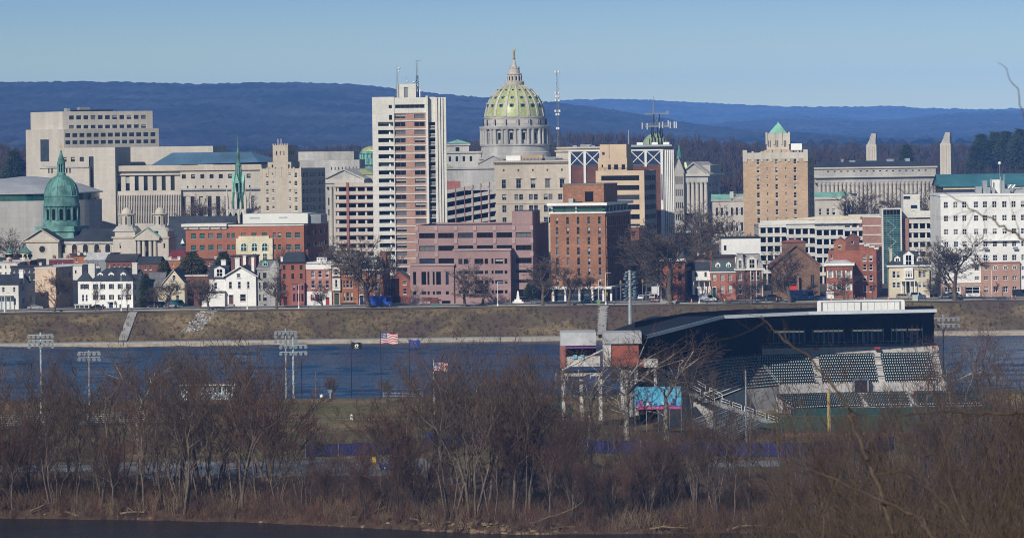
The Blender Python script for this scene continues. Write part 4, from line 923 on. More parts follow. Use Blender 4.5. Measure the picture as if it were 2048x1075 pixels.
# ---- beige stepped office
B = Bld('office_building', 'beige stepped office with black ribbon windows and a shaded grey side', 'office building', 1192, 400, 1375, .22, cx=1250)
st_ = [351, 370.3, 389.6, 409, 428.4, 447.8]
M_ = B.mass(1192, 1289, 341, None, side=1313, m=CREAM if False else mat('beige panel', (.52, .4, .28), .85, .1, .08), ms=mat('beige panel painted in shade', (.21, .2, .2), .7), fw=[(1203, 1279, r, r + 10) for r in st_ + [467, 486, 505, 524, 543]], sw=grid(lin(1290.2, 3.6, 6, 3), [(r, r + 10) for r in st_ + [467, 486, 505, 524, 543]]), g=GLK, style='strip', fm=BLACK, rec=.5, blinds=0, parapet=.3)  # side panels coloured far darker than the front to paint their shade
BP = MATS['beige panel']
U_ = B.mass(1197, 1255, 316, 341, side=1267, off=.8, m=BP, fw=[(1204, 1207, 329, 334.5), (1217, 1222.5, 329, 339), (1229, 1237, 329, 339), (1244, 1251, 329, 339)], g=GLK, blinds=0, name='upper_wall')
V_ = B.mass(1201, 1219, 289, 316, depth=8, off=1.6, m=BP, fw=[(1205.5, 1210.5, 304, 310)], name='penthouse', blinds=0); V2 = B.mass(1220, 1254, 288.5, 316, depth=9, off=1.2, m=BP, name='penthouse')
b = MB(); x0, x1, z = M_['x0'], M_['x1'], M_['z1']
b.box(x0, x1, .1, .16, z + .9, z + 1.0, BLACK)
for i in range(12): b.box(x0 + i * (x1 - x0) / 11.2, x0 + i * (x1 - x0) / 11.2 + .07, .1, .17, z, z + .9, BLACK)
b.build('railing', B.root); B.flush()
# dark brick block tucked between it and the hotel
B = Bld('brick_building', 'shaded dark brick block squeezed between hotel and beige office', 'building', 1255, 520, 1270, .2, cx=1272)
B.mass(1252, 1279, 455, None, side=1291, m=BRICK, ms=BRICKD, fw=grid([(1263, 1272)], [(463, 472), (492, 499), (510, 520), (532, 540), (552, 560)]), sw=grid([(1281, 1284.5), (1286.5, 1289.5)], [(466, 474), (484, 492), (502, 510), (522, 530)]), fm=GREYM, style='sash', cornice=(LIMEL, .5, .4))  # flank brick darker than the front, painting its shade

# ---- brick hotel with glazed top floor
B = Bld('hotel', 'tall orange brick hotel with glazed top floor and white roof slab', 'hotel', 1101, 490, 1214, .24, cx=1155)
rr = [433.5 + i * 20.4 for i in range(7)]
H_ = B.mass(1101, 1211, 427, None, side=1262, m=BRICKH, ms=BRICKH, fw=grid([(1112, 1117), (1133.2, 1138.2), (1154.3, 1159.3), (1175.4, 1180.6), (1196.7, 1202)], [(r, r + 14.5) for r in rr]) + [(1105, 1208, 577, 601)],
    fm=GREYM, style='sash', rec=.4, blinds=.35, name='brick_wall')
b = MB(); x1 = H_['x1']; y1 = H_['y1']
for j in range(7):   # shaded flank: brick piers with narrow recessed slots
    z0_, z1_ = B.ZS(rr[j] + 15, x1, y1 / 2) , B.ZS(rr[j], x1, y1 / 2)
    for i in range(13):
        y = .9 + i * (y1 - 2) / 13; k = MB(); k.box(x1 + .003, x1 + .1, y, y + .55, z0_, z1_, GLK); k.box(x1 + .003, x1 + .35, y - .28, y - .02, z0_ - .3, z1_ + .2, BRICKH); k.build('window', B.root)
x0 = H_['x0']; zt = H_['z1']
b = MB(); b.box(x0 - .3, x1 + .3, -.3, y1 + .3, zt, zt + .5, WHITE); b.build('terrace_slab', B.root)
G_ = B.mass(1104, 1208, 411, 427, depth=y1 - 2, off=1.2, m=GLK, g=GLT, fw=[(1106, 1128, 413, 423), (1130, 1152, 413, 423), (1154, 1206, 413, 423)], style='strip', fm=GREYM, name='glazed_storey', blinds=0)
b = MB()
for i in range(7): y = 1.5 + i * (y1 - 4) / 6.5; b.box(G_['x1'] + .01, G_['x1'] + .12, y, y + 2.0, G_['z0'] + .6, G_['z1'] - .5, GLT); b.box(G_['x1'] + .01, G_['x1'] + .3, y + 2.1, y + 2.4, G_['z0'], G_['z1'], WHITE)
for px in (1104, 1152): b.box(B.X(px), B.X(px + 2), -.1, .3, zt + .5, G_['z1'], WHITE)
b.box(x0, x1, -.15, -.05, zt + .9, zt + 1.5, GLT); b.build('balustrade', B.root)
b = MB(); zr_ = B.Z(411); b.box(x0 - .8, x1 + .8, -1, y1 + .8, zr_, B.Z(405.5), WHITE, PALEROOF); b.build('roof_slab', B.root)
P_ = B.mass(1127, 1209, 369, 406, side=1236, off=3, m=BRICKH, fw=[(1171, 1188, 383, 403)], g=GLK, name='plant_room', cornice=(GREYM, .25, .15), blinds=0)
b = MB(); b.box(B.X(1139, 1.5), B.X(1148, 1.5), 1, 2.6, zr_ + .7, zr_ + 2.2, STEEL); b.box(B.X(1150, 1.5), B.X(1164, 1.5), 1, 2.6, zr_ + .7, zr_ + 1.3, BLACK); b.build('roof_plant', B.root)
b = MB(); zc_ = B.Z(577); b.box(x0 - .3, x1 + 2.2, -2.2, -.02, zc_, zc_ + .7, WHITE); b.box(x1 + .05, x1 + 2.2, 0, y1, zc_, zc_ + .7, WHITE); b.build('canopy', B.root)
for i in range(6):
    k = MB(); k.box(x1 + 1.2, x1 + 1.8, .3 + i * (y1 - 1) / 5.2, .95 + i * (y1 - 1) / 5.2, 0, zc_, WHITE); k.build('column', B.root)
for px in (1108, 1132, 1160, 1186, 1208):
    k = MB(); xx = B.X(px); k.box(xx - .3, xx + .3, -1.9, -1.4, 0, zc_, WHITE); k.build('column', B.root)
B.flush()

# ---- mauve offices
B = Bld('office_building', 'stepped mauve office complex with black ribbon windows facing the river', 'office building', 820, 530, 1207, .13, cx=930)
R3 = [(465, 475.5), (490.5, 501), (516, 527)]
M_ = B.mass(832, 1066, 450, None, side=1098, off=5, m=MAUVE, ms=MAUVE, fw=grid([(839, 870.5), (877, 908.5), (916, 947), (954, 986.5), (993.5, 1025), (1032, 1063.5)], R3) + grid([(1032, 1063.5)], [(540, 546), (559.5, 566), (579, 594)]), g=GLK, style='strip', fm=BLACK, rec=.5, blinds=.25, parapet=.5)
T_ = B.mass(1025, 1066, 422, 450, side=1081, off=4.9, m=MAUVE, name='stair_tower')
b = MB()
for px in (834, 873, 912, 950.5, 989.8, 1028.5, 1064):
    for c, d in ((452, 461), (477, 487), (504, 513)): xx = B.X(px, 5); b.box(xx - .5, xx + .5, 4.75, 4.99, B.Z(d, 5), B.Z(c, 5), MAUVEL)
b.build('pilaster_panels', B.root)
N_ = B.mass(908, 1021, 501, None, depth=7, off=-.2, m=MAUVE, fw=grid([(917, 925), (927.5, 937), (949, 966.5), (969.5, 976), (983, 987), (990, 1006), (1009, 1014.5)], [(517, 527.5), (541, 547.5), (560, 567), (580, 586.5)]), g=GLK, rec=.5, blinds=.05, name='middle_wall', cornice=(MAUVEL, .6, .3))
L_ = B.mass(820, 907.5, 531, None, depth=7, off=-1, m=MAUVE, fw=[(a, c, 543, 569) for a, c in ((826, 832), (842.5, 852), (854.5, 858.5), (865, 869), (872, 881.5), (891, 897))] + [(a, c, 582, 589) for a, c in ((826, 832), (842.5, 852), (854.5, 858.5), (865, 869), (872, 881.5), (891, 897))] + [(843.5, 859, 599, 601.5), (866, 882, 599, 601.5), (883, 900, 601, 607)], g=GLK, rec=.5, blinds=.03, name='lower_wall', cornice=(MAUVEL, .6, .3))
b = MB(); b.box(L_['x0'] + 2, L_['x1'] - 5, -4, -1.02, 0, 1.1, MAUVEL); b.build('planter_wall', B.root)
B.flush()
# white memorial obelisk in front of it
p = at(1036, 604, 1199); k = MB(); k.box(-1.7, 1.7, -1.7, 1.7, 0, .5, WHITE); k.box(-1.1, 1.1, -1.1, 1.1, .5, 1.1, WHITE); k.frustum((-.5, .5, -.5, .5), (-.25, .25, -.25, .25), 1.1, 3.4, WHITE); k.frustum((-.25, .25, -.25, .25), (-.01, .01, -.01, .01), 3.4, 3.9, WHITE)
o = k.build('monument'); o.location = (p.x, 1199.5, 9.05); tag(o, 'small white stone monument at the foot of the mauve offices', 'monument')

# ---- gothic church and pedimented hall on the hill
B = Bld('church', 'shaded grey gothic church with a slate roof and green copper fleche beside the white fins', 'church', 1350, 400, 1490, .1, cx=1360)
M_ = B.mass(1349, 1368, 345, None, depth=14, m=LIMEG, fw=grid([(1351.5, 1353.5), (1355.5, 1357.5), (1359.5, 1361.5), (1363.5, 1365.5)], [(352, 368), (378, 392), (404, 416), (428, 440)]), rec=.5, blinds=0)
b = MB(); b.gable_y(M_['x0'] - .3, M_['x1'] + .3, 0, 14, M_['z1'], B.Z(316), SLATE, LIMEG, .2); b.box(M_['x0'], M_['x1'], .2, 6, M_['z1'], B.Z(318), SLATE); b.build('roof', B.root)
b = MB(); xx = B.X(1359.5, 5); b.lathe([(1.0, B.Z(317, 5)), (.8, B.Z(306, 5)), (.45, B.Z(297, 5)), (.6, B.Z(295, 5)), (.3, B.Z(293, 5)), (.02, B.Z(286, 5))], COPPER, 8, xx, 5); b.build('fleche', B.root)
n = B.mass(1366, 1398, 458, None, depth=16, off=1, m=LIMEG, fw=[(1372, 1375, 466, 480), (1380, 1383, 466, 480), (1388, 1391, 466, 480)], name='nave_wall'); b = MB(); b.gable_x(n['x0'], n['x1'], 1, 17, n['z1'], B.Z(427, 9), SLATEG, LIMEG, .4); b.build('nave_roof', B.root)
B = Bld('government_hall', 'grey neoclassical hall with pediment and green tiles right of the white fins', 'public building', 1366, 400, 1800, .3, cx=1395)
M_ = B.mass(1367, 1417, 364, None, side=1441, off=2.5, m=LIMEG, ms=LIMEG, fw=[(1371 + i * 9, 1374 + i * 9, 372, 420) for i in range(5)], sw=grid(lin(1419, 7, 3, 3), [(367, 373), (383, 397), (405, 418)]), rec=.8, blinds=0)
b = MB(); xa, xb, z0_, z1_ = M_['x0'], M_['x1'], M_['z1'], B.Z(352, 0, 1393); b.box(xa - .6, xb + .6, -.3, M_['y1'], z0_, z1_, LIMEG); b.box(xa - 1.6, xb + 1.6, -1.4, M_['y1'] + 1, z1_, z1_ + 1, LIMEL)
b.gable_y(xa - .6, xb + .6, -.3, M_['y1'], z1_ + 1, B.Z(326, 0, 1393), LIMEL, LIMEG, 1.2, .6); b.box(xb - 6, xb + .4, 5, M_['y1'], z1_ + 1, z1_ + 5, LIMEG); b.build('pediment', B.root)
b = MB(); b.hip(xa - 4, xa + 3, 1, 18, z1_ + 1.2, B.Z(324), GTILE, 2); b.build('tiled_roof', B.root)
for i in range(6):
    k = MB(); k.lathe([(.95, 0), (.9, z0_ * .5), (.78, z0_ - 1), (1.1, z0_ - .3), (1.1, z0_)], LIMEL, 12, xa + .8 + i * (xb - xa - 1.6) / 5, .9); k.build('column', B.root)
B.flush()

# ---- tan art deco tower on the right
B = Bld('art_deco_tower', 'tan brick art deco tower with pale crenellated top and pyramid roof of green copper', 'office tower', 1487, 390, 1430, .13, cx=1550)
rw = [(317.8 + i * 16.75, 328.3 + i * 16.75) for i in range(10)]
M_ = B.mass(1487, 1616, 318, None, side=1628.5, m=TANB, ms=TANB, fw=grid([(1514.3, 1519.7), (1551.2, 1556.3), (1588, 1593.5)], rw) + grid([(1534, 1536.8), (1571, 1573.6)], [(a, a + 5.6) for a, _ in rw]), sw=grid([(1620, 1621.8), (1624, 1625.6)], rw), fm=OFFW, style='sash', rec=.35, blinds=.3)
C_ = B.mass(1486.5, 1616.5, 305, 318, side=1629, off=-.15, m=LIMEL, name='stone_crown')
b = MB(); x0, x1, z = C_['x0'], C_['x1'], C_['z1']
for i in range(8):
    f_ = i / 7; w_ = 1.6 if i in (0, 7) else .8; xx = x0 + f_ * (x1 - x0 - w_); b.box(xx, xx + w_, -.3, .8, C_['z0'] - 1, z + (1.0 if i in (0, 7) else .5 + (.8 if i in (3, 4) else 0)), LIMEL)
b.frustum((B.X(1518), B.X(1587), .3, 7), (B.X(1535), B.X(1578), .6, 6), z, B.Z(299), TANB); b.build('parapet', B.root)
t = B.mass(1534.5, 1579.5, 267, 302, depth=7.8, off=3.5, m=LIMEL, fw=[(1538, 1539.6, 281, 294), (1541, 1542.6, 281, 294), (1552.5, 1554.2, 281, 294), (1556, 1557.6, 281, 294), (1569, 1570.6, 281, 294), (1572, 1573.6, 281, 294)], rec=.5, name='turret', g=GL, blinds=0)
b = MB(); e = .6; b.hip(t['x0'] + e, t['x1'] - e, 3.5 + e, 11.3 - e, t['z1'], B.Z(246, 7), COPPERL, None, 0); b.lathe([(.35, B.Z(248, 7)), (.3, B.Z(244, 7))], COPPERL, 8, (t['x0'] + t['x1']) / 2, 7.4); b.build('pyramid_roof', B.root)
b = MB()
for xx in (t['x0'], (t['x0'] * 2 + t['x1']) / 3, (t['x0'] + t['x1'] * 2) / 3, t['x1']): b.box(xx - .35, xx + .35, 3.2, 4, t['z1'] - 4, t['z1'] + .5, LIMEL)
b.build('turret_piers', B.root)
b = MB(); b.box(B.X(1583, 4), B.X(1605, 4), 4, 9, z + .8, B.Z(287.5, 4), WHITE)
for i in range(4): b.box(B.X(1584 + i * 6, 4), B.X(1586 + i * 6, 4), 4.2, 8, z, z + .8, STEEL)
b.build('roof_plant', B.root); B.flush()

# ---- long colonnaded hall with the navy roof, far right
B = Bld('colonnaded_hall', 'long grey neoclassical hall with fluted columns and dark flat hipped roof on the right', 'public building', 1629, 390, 1760, -.06, cx=1760)
M_ = B.mass(1629, 1886, 364, None, depth=40, off=3, m=LIMEG, fw=[(1637, 1649, 367, 379), (1655, 1667, 367, 379), (1673, 1686, 367, 379), (1691, 1703, 367, 379)], rec=.7, blinds=0)
b = MB(); x0, x1 = M_['x0'], M_['x1']; z0_ = M_['z1']; b.box(x0, x1 + .5, -.2, 43, z0_, B.Z(354, 0, 1760), LIMEG); b.box(x0 - .5, x1 + 1.6, -1.6, 44, B.Z(354, 0, 1760), B.Z(351, 0, 1760), LIMEL); b.build('entablature', B.root)
A_ = B.mass(1629, 1872, 336.5, 351, depth=36, off=4, m=LIMEG, fw=[(1655 + i * 13, 1659 + i * 13, 340.5, 343) for i in range(16)], rec=.4, name='attic_wall', blinds=0, cornice=(LIMEL, .7, .7))
b = MB(); b.hip(A_['x0'], A_['x1'], 4, 40, A_['z1'] + .71, B.Z(321.5, 18, 1745), SLATE, 12, .2); b.build('roof', B.root)
for i in range(30):
    px = 1640 + i * 8.3
    if px > 1884: break
    k = MB(); k.lathe([(1.0, 0), (.95, z0_ * .4), (.8, z0_ - 1.6), (1.15, z0_ - .5), (1.15, z0_)], LIMEL, 12, B.X(px, .9), .9); k.build('column', B.root)
b = MB()
for px, w_, h_ in ((1700, 12, 2), (1684, 4, 5), (1775, 14, 4), (1812, 9, 5)): xa = B.X(px, 14); z = B.Z(322, 14); b.box(xa, xa + w_ * .22, 14, 17, z - .5, z + h_ * .22, STEEL)
b.build('roof_plant', B.root); B.flush()
# ---- two stone pylons with carved eagles
for px0, px1, yt, lab in ((1732, 1758.5, 267, 'stone pylon with a carved eagle cap rising behind the navy roof'), (1879.5, 1907, 264.5, 'tall stone pylon with a carved eagle cap standing right of the colonnaded hall')):
    Y = 2080.; c = at((px0 + px1) / 2, 300, Y); g0 = gz(Y); s2 = Y / F_PX; hw = (px1 - px0) / 2 * s2
    Rp = thing('pylon', lab, 'pylon', (c.x, Y, g0), -.35, 'stone bridge pylons'); hw *= .78
    z = at((px0 + px1) / 2, yt + 22, Y).z - g0; k = MB()
    k.frustum((-hw * 1.06, hw * 1.06, -hw * 1.06, hw * 1.06), (-hw, hw, -hw, hw), 0, z, LIMEL)
    for s_ in (-.55, .1, .6): k.box(s_ * hw - .3, s_ * hw + .3, -hw * 1.12, -hw, 0, z - 1, LIME)
    k.build('shaft', Rp)
    k = MB(); k.frustum((-hw * .9, hw * .8, -hw * .8, hw * .8), (-hw * .3, hw * .75, -hw * .6, hw * .6), z, z + 13 * s2, LIMEG); k.box(-hw * .2, hw * .8, -hw * .5, hw * .5, z + 13 * s2, z + 18 * s2, LIMEG)
    k.prism_y([(-hw * .5, z + 12 * s2), (hw * .8, z + 16 * s2), (hw * .8, z + 22 * s2), (-hw * .1, z + 22 * s2)], -hw * .45, hw * .45, LIMEG); k.build('carved_eagle', Rp)
# ---- low copper-roofed pale buildings
B = Bld('government_hall', 'low pale classical building with green copper roof beside the tan tower', 'public building', 1630, 415, 1560, .12, cx=1665)
M_ = B.mass(1630, 1697, 399, None, side=1712, m=LIMEL, ms=LIMEG, fw=[(1638, 1643, 417, 430), (1653, 1658.5, 417, 430), (1664.5, 1670.5, 417, 430), (1684, 1687, 410, 432), (1690, 1693, 410, 432)], fm=WHITE, style='sash', cornice=(LIMEL, 1, .6))
b = MB(); b.gable_x(M_['x0'], M_['x1'], 0, M_['y1'] if M_['y1'] < 14 else 14, M_['z1'] + 1, B.Z(385, 6), COPPERL, LIMEL, .5); b.build('roof', B.root)
b = MB(); xa, xb = B.X(1683), B.X(1713); b.box(xa, xb, -2.5, -.7, M_['z1'] - .6, M_['z1'] + .6, LIMEL); b.gable_y(xa, xb, -2.5, 3, M_['z1'] + .6, B.Z(389), LIMEG, LIMEL, .4); b.build('pediment', B.root)
for px in (1686, 1694, 1702, 1710):
    k = MB(); k.lathe([(.5, 0), (.42, M_['z1'] - .6)], LIMEL, 10, B.X(px, -2), -1.9); k.build('column', B.root)
B = Bld('government_hall', 'low pale hall with green copper roof left of the tan tower, behind bare trees', 'public building', 1425, 430, 1600, .05, cx=1455)
M_ = B.mass(1425, 1492, 402, None, depth=14, m=LIMEL, fw=[(1432 + i * 10, 1436 + i * 10, 415, 430) for i in range(6)] + [(1432 + i * 10, 1436 + i * 10, 445, 462) for i in range(6)], cornice=(LIMEG, .8, .5))
b = MB(); b.gable_x(M_['x0'], M_['x1'], 0, 14, M_['z1'] + .8, B.Z(389, 7), COPPERL, LIMEL, .5); xa, xb = B.X(1463), B.X(1494); b.gable_y(xa, xb, -.8, 6, M_['z1'] + .81, B.Z(391), LIMEL, LIMEL, .3); b.box(B.X(1460), B.X(1467.5), 2, 3.6, M_['z1'], B.Z(383), LIMEL); b.build('roof', B.root)

# ---- long white parking garage with glazed stair tower
B = Bld('parking_garage', 'long white open parking garage with brick end panels and glazed green stair tower', 'parking garage', 1518, 510, 1305, .0, cx=1630)
for seg, (pa, pb, dy) in enumerate(((1518, 1573, 0), (1573, 1630, 2.2), (1630, 1688, 4.4), (1688, 1732, 6.6))):
    cx_ = (pa + pb) / 2; xa, xb = B.X(pa), B.X(pb)
    for i in range(6):
        t = 447.5 + i * 18.4 + dy; za_, zb_ = B.Z(t, 0, cx_), B.Z(t + 7, 0, cx_)
        k = MB(); k.box(xa, xb, 0, .3, (za_ + zb_) / 2 + .1, za_, OFFW); k.box(xa, xb, .12, .35, zb_, (za_ + zb_) / 2 + .1, OFFW); k.box(xa, xb, .36, 24, zb_, zb_ + .3, CONC); k.build('parapet', B.root)
for i in range(16):
    k = MB(); xx = B.X(1520 + i * 14.05); k.box(xx - .28, xx + .28, .4, 1.0, 0, B.Z(452), OFFW); k.build('column', B.root)
xa, xb = B.X(1518), B.X(1732)
k = MB(); k.box(xa, xb, 24, 24.3, 0, B.Z(450), TARROOF); k.box(xa, xa + .3, 1.2, 24, 0, B.Z(452), CONC); k.build('rear_wall', B.root)
BP_ = mat('pinkish brick panel', (.3, .16, .125), .9, .15, .15)
E_ = B.mass(1726, 1764, 434, None, depth=24, off=-.4, m=BP_, name='brick_end')
k = MB()
for py in (434, 451.5, 469.5, 487.5, 505.5): k.box(E_['x0'] - .05, E_['x1'] + .05, -.55, -.41, B.Z(py + 2), B.Z(py), OFFW)
k.build('stone_bands', B.root)
k = MB(); k.box(B.X(1522), B.X(1730), 2, 2.3, B.Z(447.5), B.Z(440), OFFW); k.prism_y([(B.X(1558), B.Z(440)), (B.X(1730), B.Z(440)), (B.X(1730), B.Z(433)), (B.X(1640), B.Z(434))], 8, 8.4, CREAM); k.box(B.X(1700, 14), B.X(1800, 14), 14, 20, B.Z(442), B.Z(430, 14), OFFW); k.build('roof_ramp', B.root)
# stair tower
xa, xb = B.X(1764.5, -3), B.X(1804.5, -3); zt = B.Z(416.5, -3, 1784)
k = MB(); k.box(xa, xa + .5, -3, 5, 0, zt, OFFW); k.box(xb - .5, xb, -3, 5, 0, zt, OFFW); k.box(xa + .5, xb - .5, -3, 5, zt - .4, zt, OFFW); k.box(xa + .5, xb - .5, 4.5, 5, 0, zt - .4, CONC); k.build('stair_tower_frame', B.root)
k = MB(); k.box(xa + .5, xb - .5, -2.7, -2.6, 0, zt - 2, GLT); k.box(xa + .5, xb - .5, -2.72, -2.6, zt - 2, zt - .4, GLK)
z = 1.
while z < zt - 2: k.box(xa + .5, xb - .5, -2.85, -2.71, z, z + .12, STEEL); z += .75
for i in range(1, 5): xx = xa + .5 + i * (xb - xa - 1) / 5; k.box(xx - .04, xx + .04, -2.8, -2.71, 0, zt - .4, GREYM)
i = 0; z = 2.
while z < zt - 5:
    k.tube((xa + 1.9, -2.74, z if i % 2 == 0 else z + 2.4), (xb - 1.9, -2.74, z + 2.4 if i % 2 == 0 else z), .13, .13, COPPERL, 4); z += 2.4; i += 1
k.build('stair_tower_glass', B.root)
# right part
for seg, (pa, pb, dy) in enumerate(((1817, 1861, 0), (1861, 1884, 2.5))):
    xa, xb = B.X(pa), B.X(pb)
    for i in range(6):
        t = 438 + i * 18.6 + dy; za_, zb_ = B.Z(t, 0, 1850), B.Z(t + 8, 0, 1850)
        k = MB(); k.box(xa, xb, 0, .3, (za_ + zb_) / 2 + .1, za_, OFFW); k.box(xa, xb, .12, .35, zb_, (za_ + zb_) / 2 + .1, OFFW); k.box(xa, xb, .36, 24, zb_, zb_ + .3, CONC); k.build('parapet', B.root)
for px in (1826, 1839, 1853, 1867, 1881):
    k = MB(); xx = B.X(px); k.box(xx - .28, xx + .28, .4, 1.0, 0, B.Z(442), OFFW); k.build('column', B.root)
E2 = B.mass(1805, 1818, 436, None, depth=24, off=-.4, m=BP_, name='brick_end'); k = MB(); k.box(B.X(1806), B.X(1884), 24, 24.3, 0, B.Z(440), TARROOF); k.build('rear_wall', B.root); k = MB(); k.box(B.X(1806), B.X(1884), 3, 3.3, B.Z(438), B.Z(424, 3), OFFW); k.build('roof_parapet', B.root)
F_ = B.mass(1808, 1841, 388.5, 430, depth=8, off=4, m=OFFW, fw=[(1808.5, 1822, 392, 398), (1823, 1836, 410, 417), (1825, 1833, 421, 430)], name='lift_tower', blinds=0, g=GL2); G2 = B.mass(1862, 1884, 400, 430, depth=8, off=6, m=CREAM, fw=[(1866, 1884, 412, 421)], name='roof_room', blinds=0)
B.flush()
# ---- long teal roof far right
B = Bld('market_hall', 'low dark building under a very long teal metal roof on the far right', 'hall', 1884, 370, 1640, .0, cx=1960)
M_ = B.mass(1886, 2100, 371, None, depth=30, m=mat('dark louvre wall', (.04, .04, .045), .8)); b = MB(); b.box(M_['x0'], M_['x1'], -.6, -.01, M_['z1'] - 1.4, M_['z1'] - .2, CREAM)
b.gable_x(M_['x0'] - 1, M_['x1'], -1, 30, M_['z1'], B.Z(348.5, 14), TEALROOF, TEALROOF, .6); b.build('roof', B.root)
# ---- big white building on the right
B = Bld('hospital_building', 'large white stucco block with rows of paired windows and brick base on the right', 'building', 1882, 490, 1209, .0, cx=1970)
cw = [(1888.6, 1897.4), (1907.8, 1916.6), (1925.4, 1934.2), (1948.6, 1957.6), (1966.7, 1975.6), (1985.7, 1994.6), (2005.4, 2014.6), (2024, 2033), (2042.6, 2051.6), (2062, 2071), (2081, 2090)]
cr = cw[4:8]; rws = [(402.5, 415), (430, 441.5), (457, 468), (482, 493), (509.5, 521)]
M_ = B.mass(1882, 2100, 391, None, depth=30, m=WHITE, fw=grid(cw, rws) + grid(cw[3:4] + cw[8:], [(533, 540.5), (552, 559)]) + [(1889, 1899, 573, 582), (1909, 1919, 573, 582), (1930, 1958, 573, 586)], style='cross', fm=WHITE, rec=.3, blinds=.35, g=GLK, top=PALEROOF)
b = MB(); b.box(M_['x0'] - .2, M_['x1'], -.2, 30, M_['z1'] + .003, M_['z1'] + .6, WHITE); b.build('cornice', B.root)
K_ = B.mass(1962, 2039, 526, None, depth=2, off=-1, m=BRICKP, fw=grid(cr, [(552, 559.5), (573, 584)]), style='cross', fm=WHITE, rec=.3, g=GLK, name='brick_bay', cornice=(BRICK, .35, .15), blinds=.1)
for a, c in cr:
    k = MB(); cx_, cz_ = B.X((a + c) / 2, -1), B.Z(535.5, -1); k.T = lambda p: (cx_ + p[0], -1.02 - p[2], cz_ + p[1]); k.lathe([(.75, 0), (.75, .05), (.58, .08), (.58, .03), (.001, .03)], WHITE, 16); k.lathe([(.57, .05), (.001, .051)], GLK, 16); k.T = None; k.box(cx_ - .05, cx_ + .05, -1.12, -1.08, cz_ - .6, cz_ + .6, WHITE); k.box(cx_ - .6, cx_ + .6, -1.12, -1.08, cz_ - .05, cz_ + .05, WHITE); k.build('round_window', B.root)
b = MB(); b.box(M_['x0'] - .05, K_['x0'], -.35, -.01, 3.7, B.Z(564.5), BRICKP); b.box(M_['x0'] - .05, B.X(1888), -.35, -.01, 0, 3.7, BRICKP); b.box(B.X(1900), B.X(1908), -.35, -.01, 0, 3.7, BRICKP); b.box(B.X(1920), B.X(1929), -.35, -.01, 0, 3.7, BRICKP); b.box(B.X(1959), K_['x0'], -.35, -.01, 0, 3.7, BRICKP); b.box(M_['x0'] - .05, K_['x0'], -.4, -.36, 3.5, 3.7, OFFW); b.build('brick_base', B.root)
b = MB(); b.box(B.X(1965), B.X(2037), -1.2, -.01, B.Z(481.5), B.Z(480), WHITE)
b.box(B.X(1966), B.X(1976), -1.1, -1.0, B.Z(499), B.Z(494), GREYM); b.box(B.X(2025), B.X(2035), -1.1, -1.0, B.Z(499), B.Z(494), GREYM); b.build('balcony', B.root)
b = MB(); z = M_['z1'] + .6
for px, w_, h_, d in ((1953, 12, 14, 6), (1967, 9, 26, 7), (1984, 17, 27, 8), (1986, 5, 12, 5), (2004, 6, 26, 6), (2014, 16, 17, 8), (2010, 12, 9, 5), (2030, 30, 7, 6), (2046, 9, 12, 7), (1976, 6, 10, 4.5)):
    xa = B.X(px, d); b.box(xa, xa + w_ * .156, d, d + 3, z, z + h_ * .156, STEEL if w_ != 17 else WHITE)
for px, h_ in ((1984, 30), (2003, 33), (2010, 38)): b.tube((B.X(px, 6), 6, z), (B.X(px, 6), 6, z + h_ * .156), .22, .2, STEEL, 6)
for px in (2018, 2026): b.tube((B.X(px, 5), 5, z + 1.5), (B.X(px + 6, 5), 5, z + 2.6), .35, .35, STEEL, 8)
b.build('roof_plant', B.root); B.flush()
# white globe lamp mast on its roof
k = MB(); k.tube((0, 0, 0), (0, 0, 5.4), .07, .05, STEEL, 5); k.lathe([(.01, 5.3), (.4, 5.5), (.55, 5.85), (.4, 6.2), (.01, 6.4)], WHITE, 12)
o = k.build('rooftop_ball_mast'); p = at(2000, 390, 1222); o.location = (p.x, 1222, B.base + M_['z1'] + .6 + 3.5); tag(o, 'white ball on a thin mast above the white block roof plant', 'mast')
k = MB(); k.box(-.8, .8, -.8, .8, 0, 3.5, STEEL); o = k.build('mast_plinth', B.root); o.location = (o.location.x + p.x - B.root.location.x, 1222 - B.root.location.y, M_['z1'] + .6)
# ---- orange-brick and stone office, middle left
B = Bld('office_building', 'red brick office with white cornice, pale arched centre bay and flat white penthouse', 'office building', 371, 480, 1285, .16, cx=490)
rw = [(465.5, 476), (489, 499.5)]
cl = [(382, 392.5), (399.3, 410), (416.7, 427.3), (434, 444.8), (454, 460.2), (463.3, 470), (482.6, 492), (503, 513.3), (524, 533.8), (545.7, 552), (556, 562), (572.3, 583), (589.7, 600.3)]
M_ = B.mass(371.5, 608, 452, None, side=657.5, m=BRICKO if False else mat('office red brick', (.3, .115, .068), .9, .15, .15), ms=MATS['office red brick'], fw=[q for q in grid(cl, rw) if not (q[0] > 472 and q[1] < 544 and q[2] > 480)], sw=grid([(627.5, 632.7), (638, 643), (648.6, 653.6), (614, 616), (618, 620)], [(461, 470), (484.5, 494), (507, 514)]), g=GLT, fm=GREYM, style='sash', rec=.35, blinds=.25)
b = MB(); z = M_['z1']; b.box(M_['x0'] - 1.2, B.X(455), -1.2, 10, z, z + .9, OFFW); b.box(M_['x0'] - .5, B.X(454), -.5, -.003, z - .8, z, OFFW); b.box(B.X(455), M_['x1'], -.3, M_['y1'], z, z + .45, OFFW); b.box(B.X(455), M_['x1'] + .2, .3, M_['y1'] + .2, z + .45, z + .6, TARROOF)
for i in range(4): xx = B.X(375 + i * 22); b.box(xx, xx + .3, -1.1, -.51, z - .5, z, GREYM)
b.build('cornice', B.root)
c = B.mass(472, 545, 476, None, depth=1, off=-.8, m=CREAM, name='stone_bay'); b = MB(); b.box(B.X(478), B.X(539), -.8, .2, c['z1'], c['z1'] + .7, CREAM); b.build('stone_bay_top', B.root)
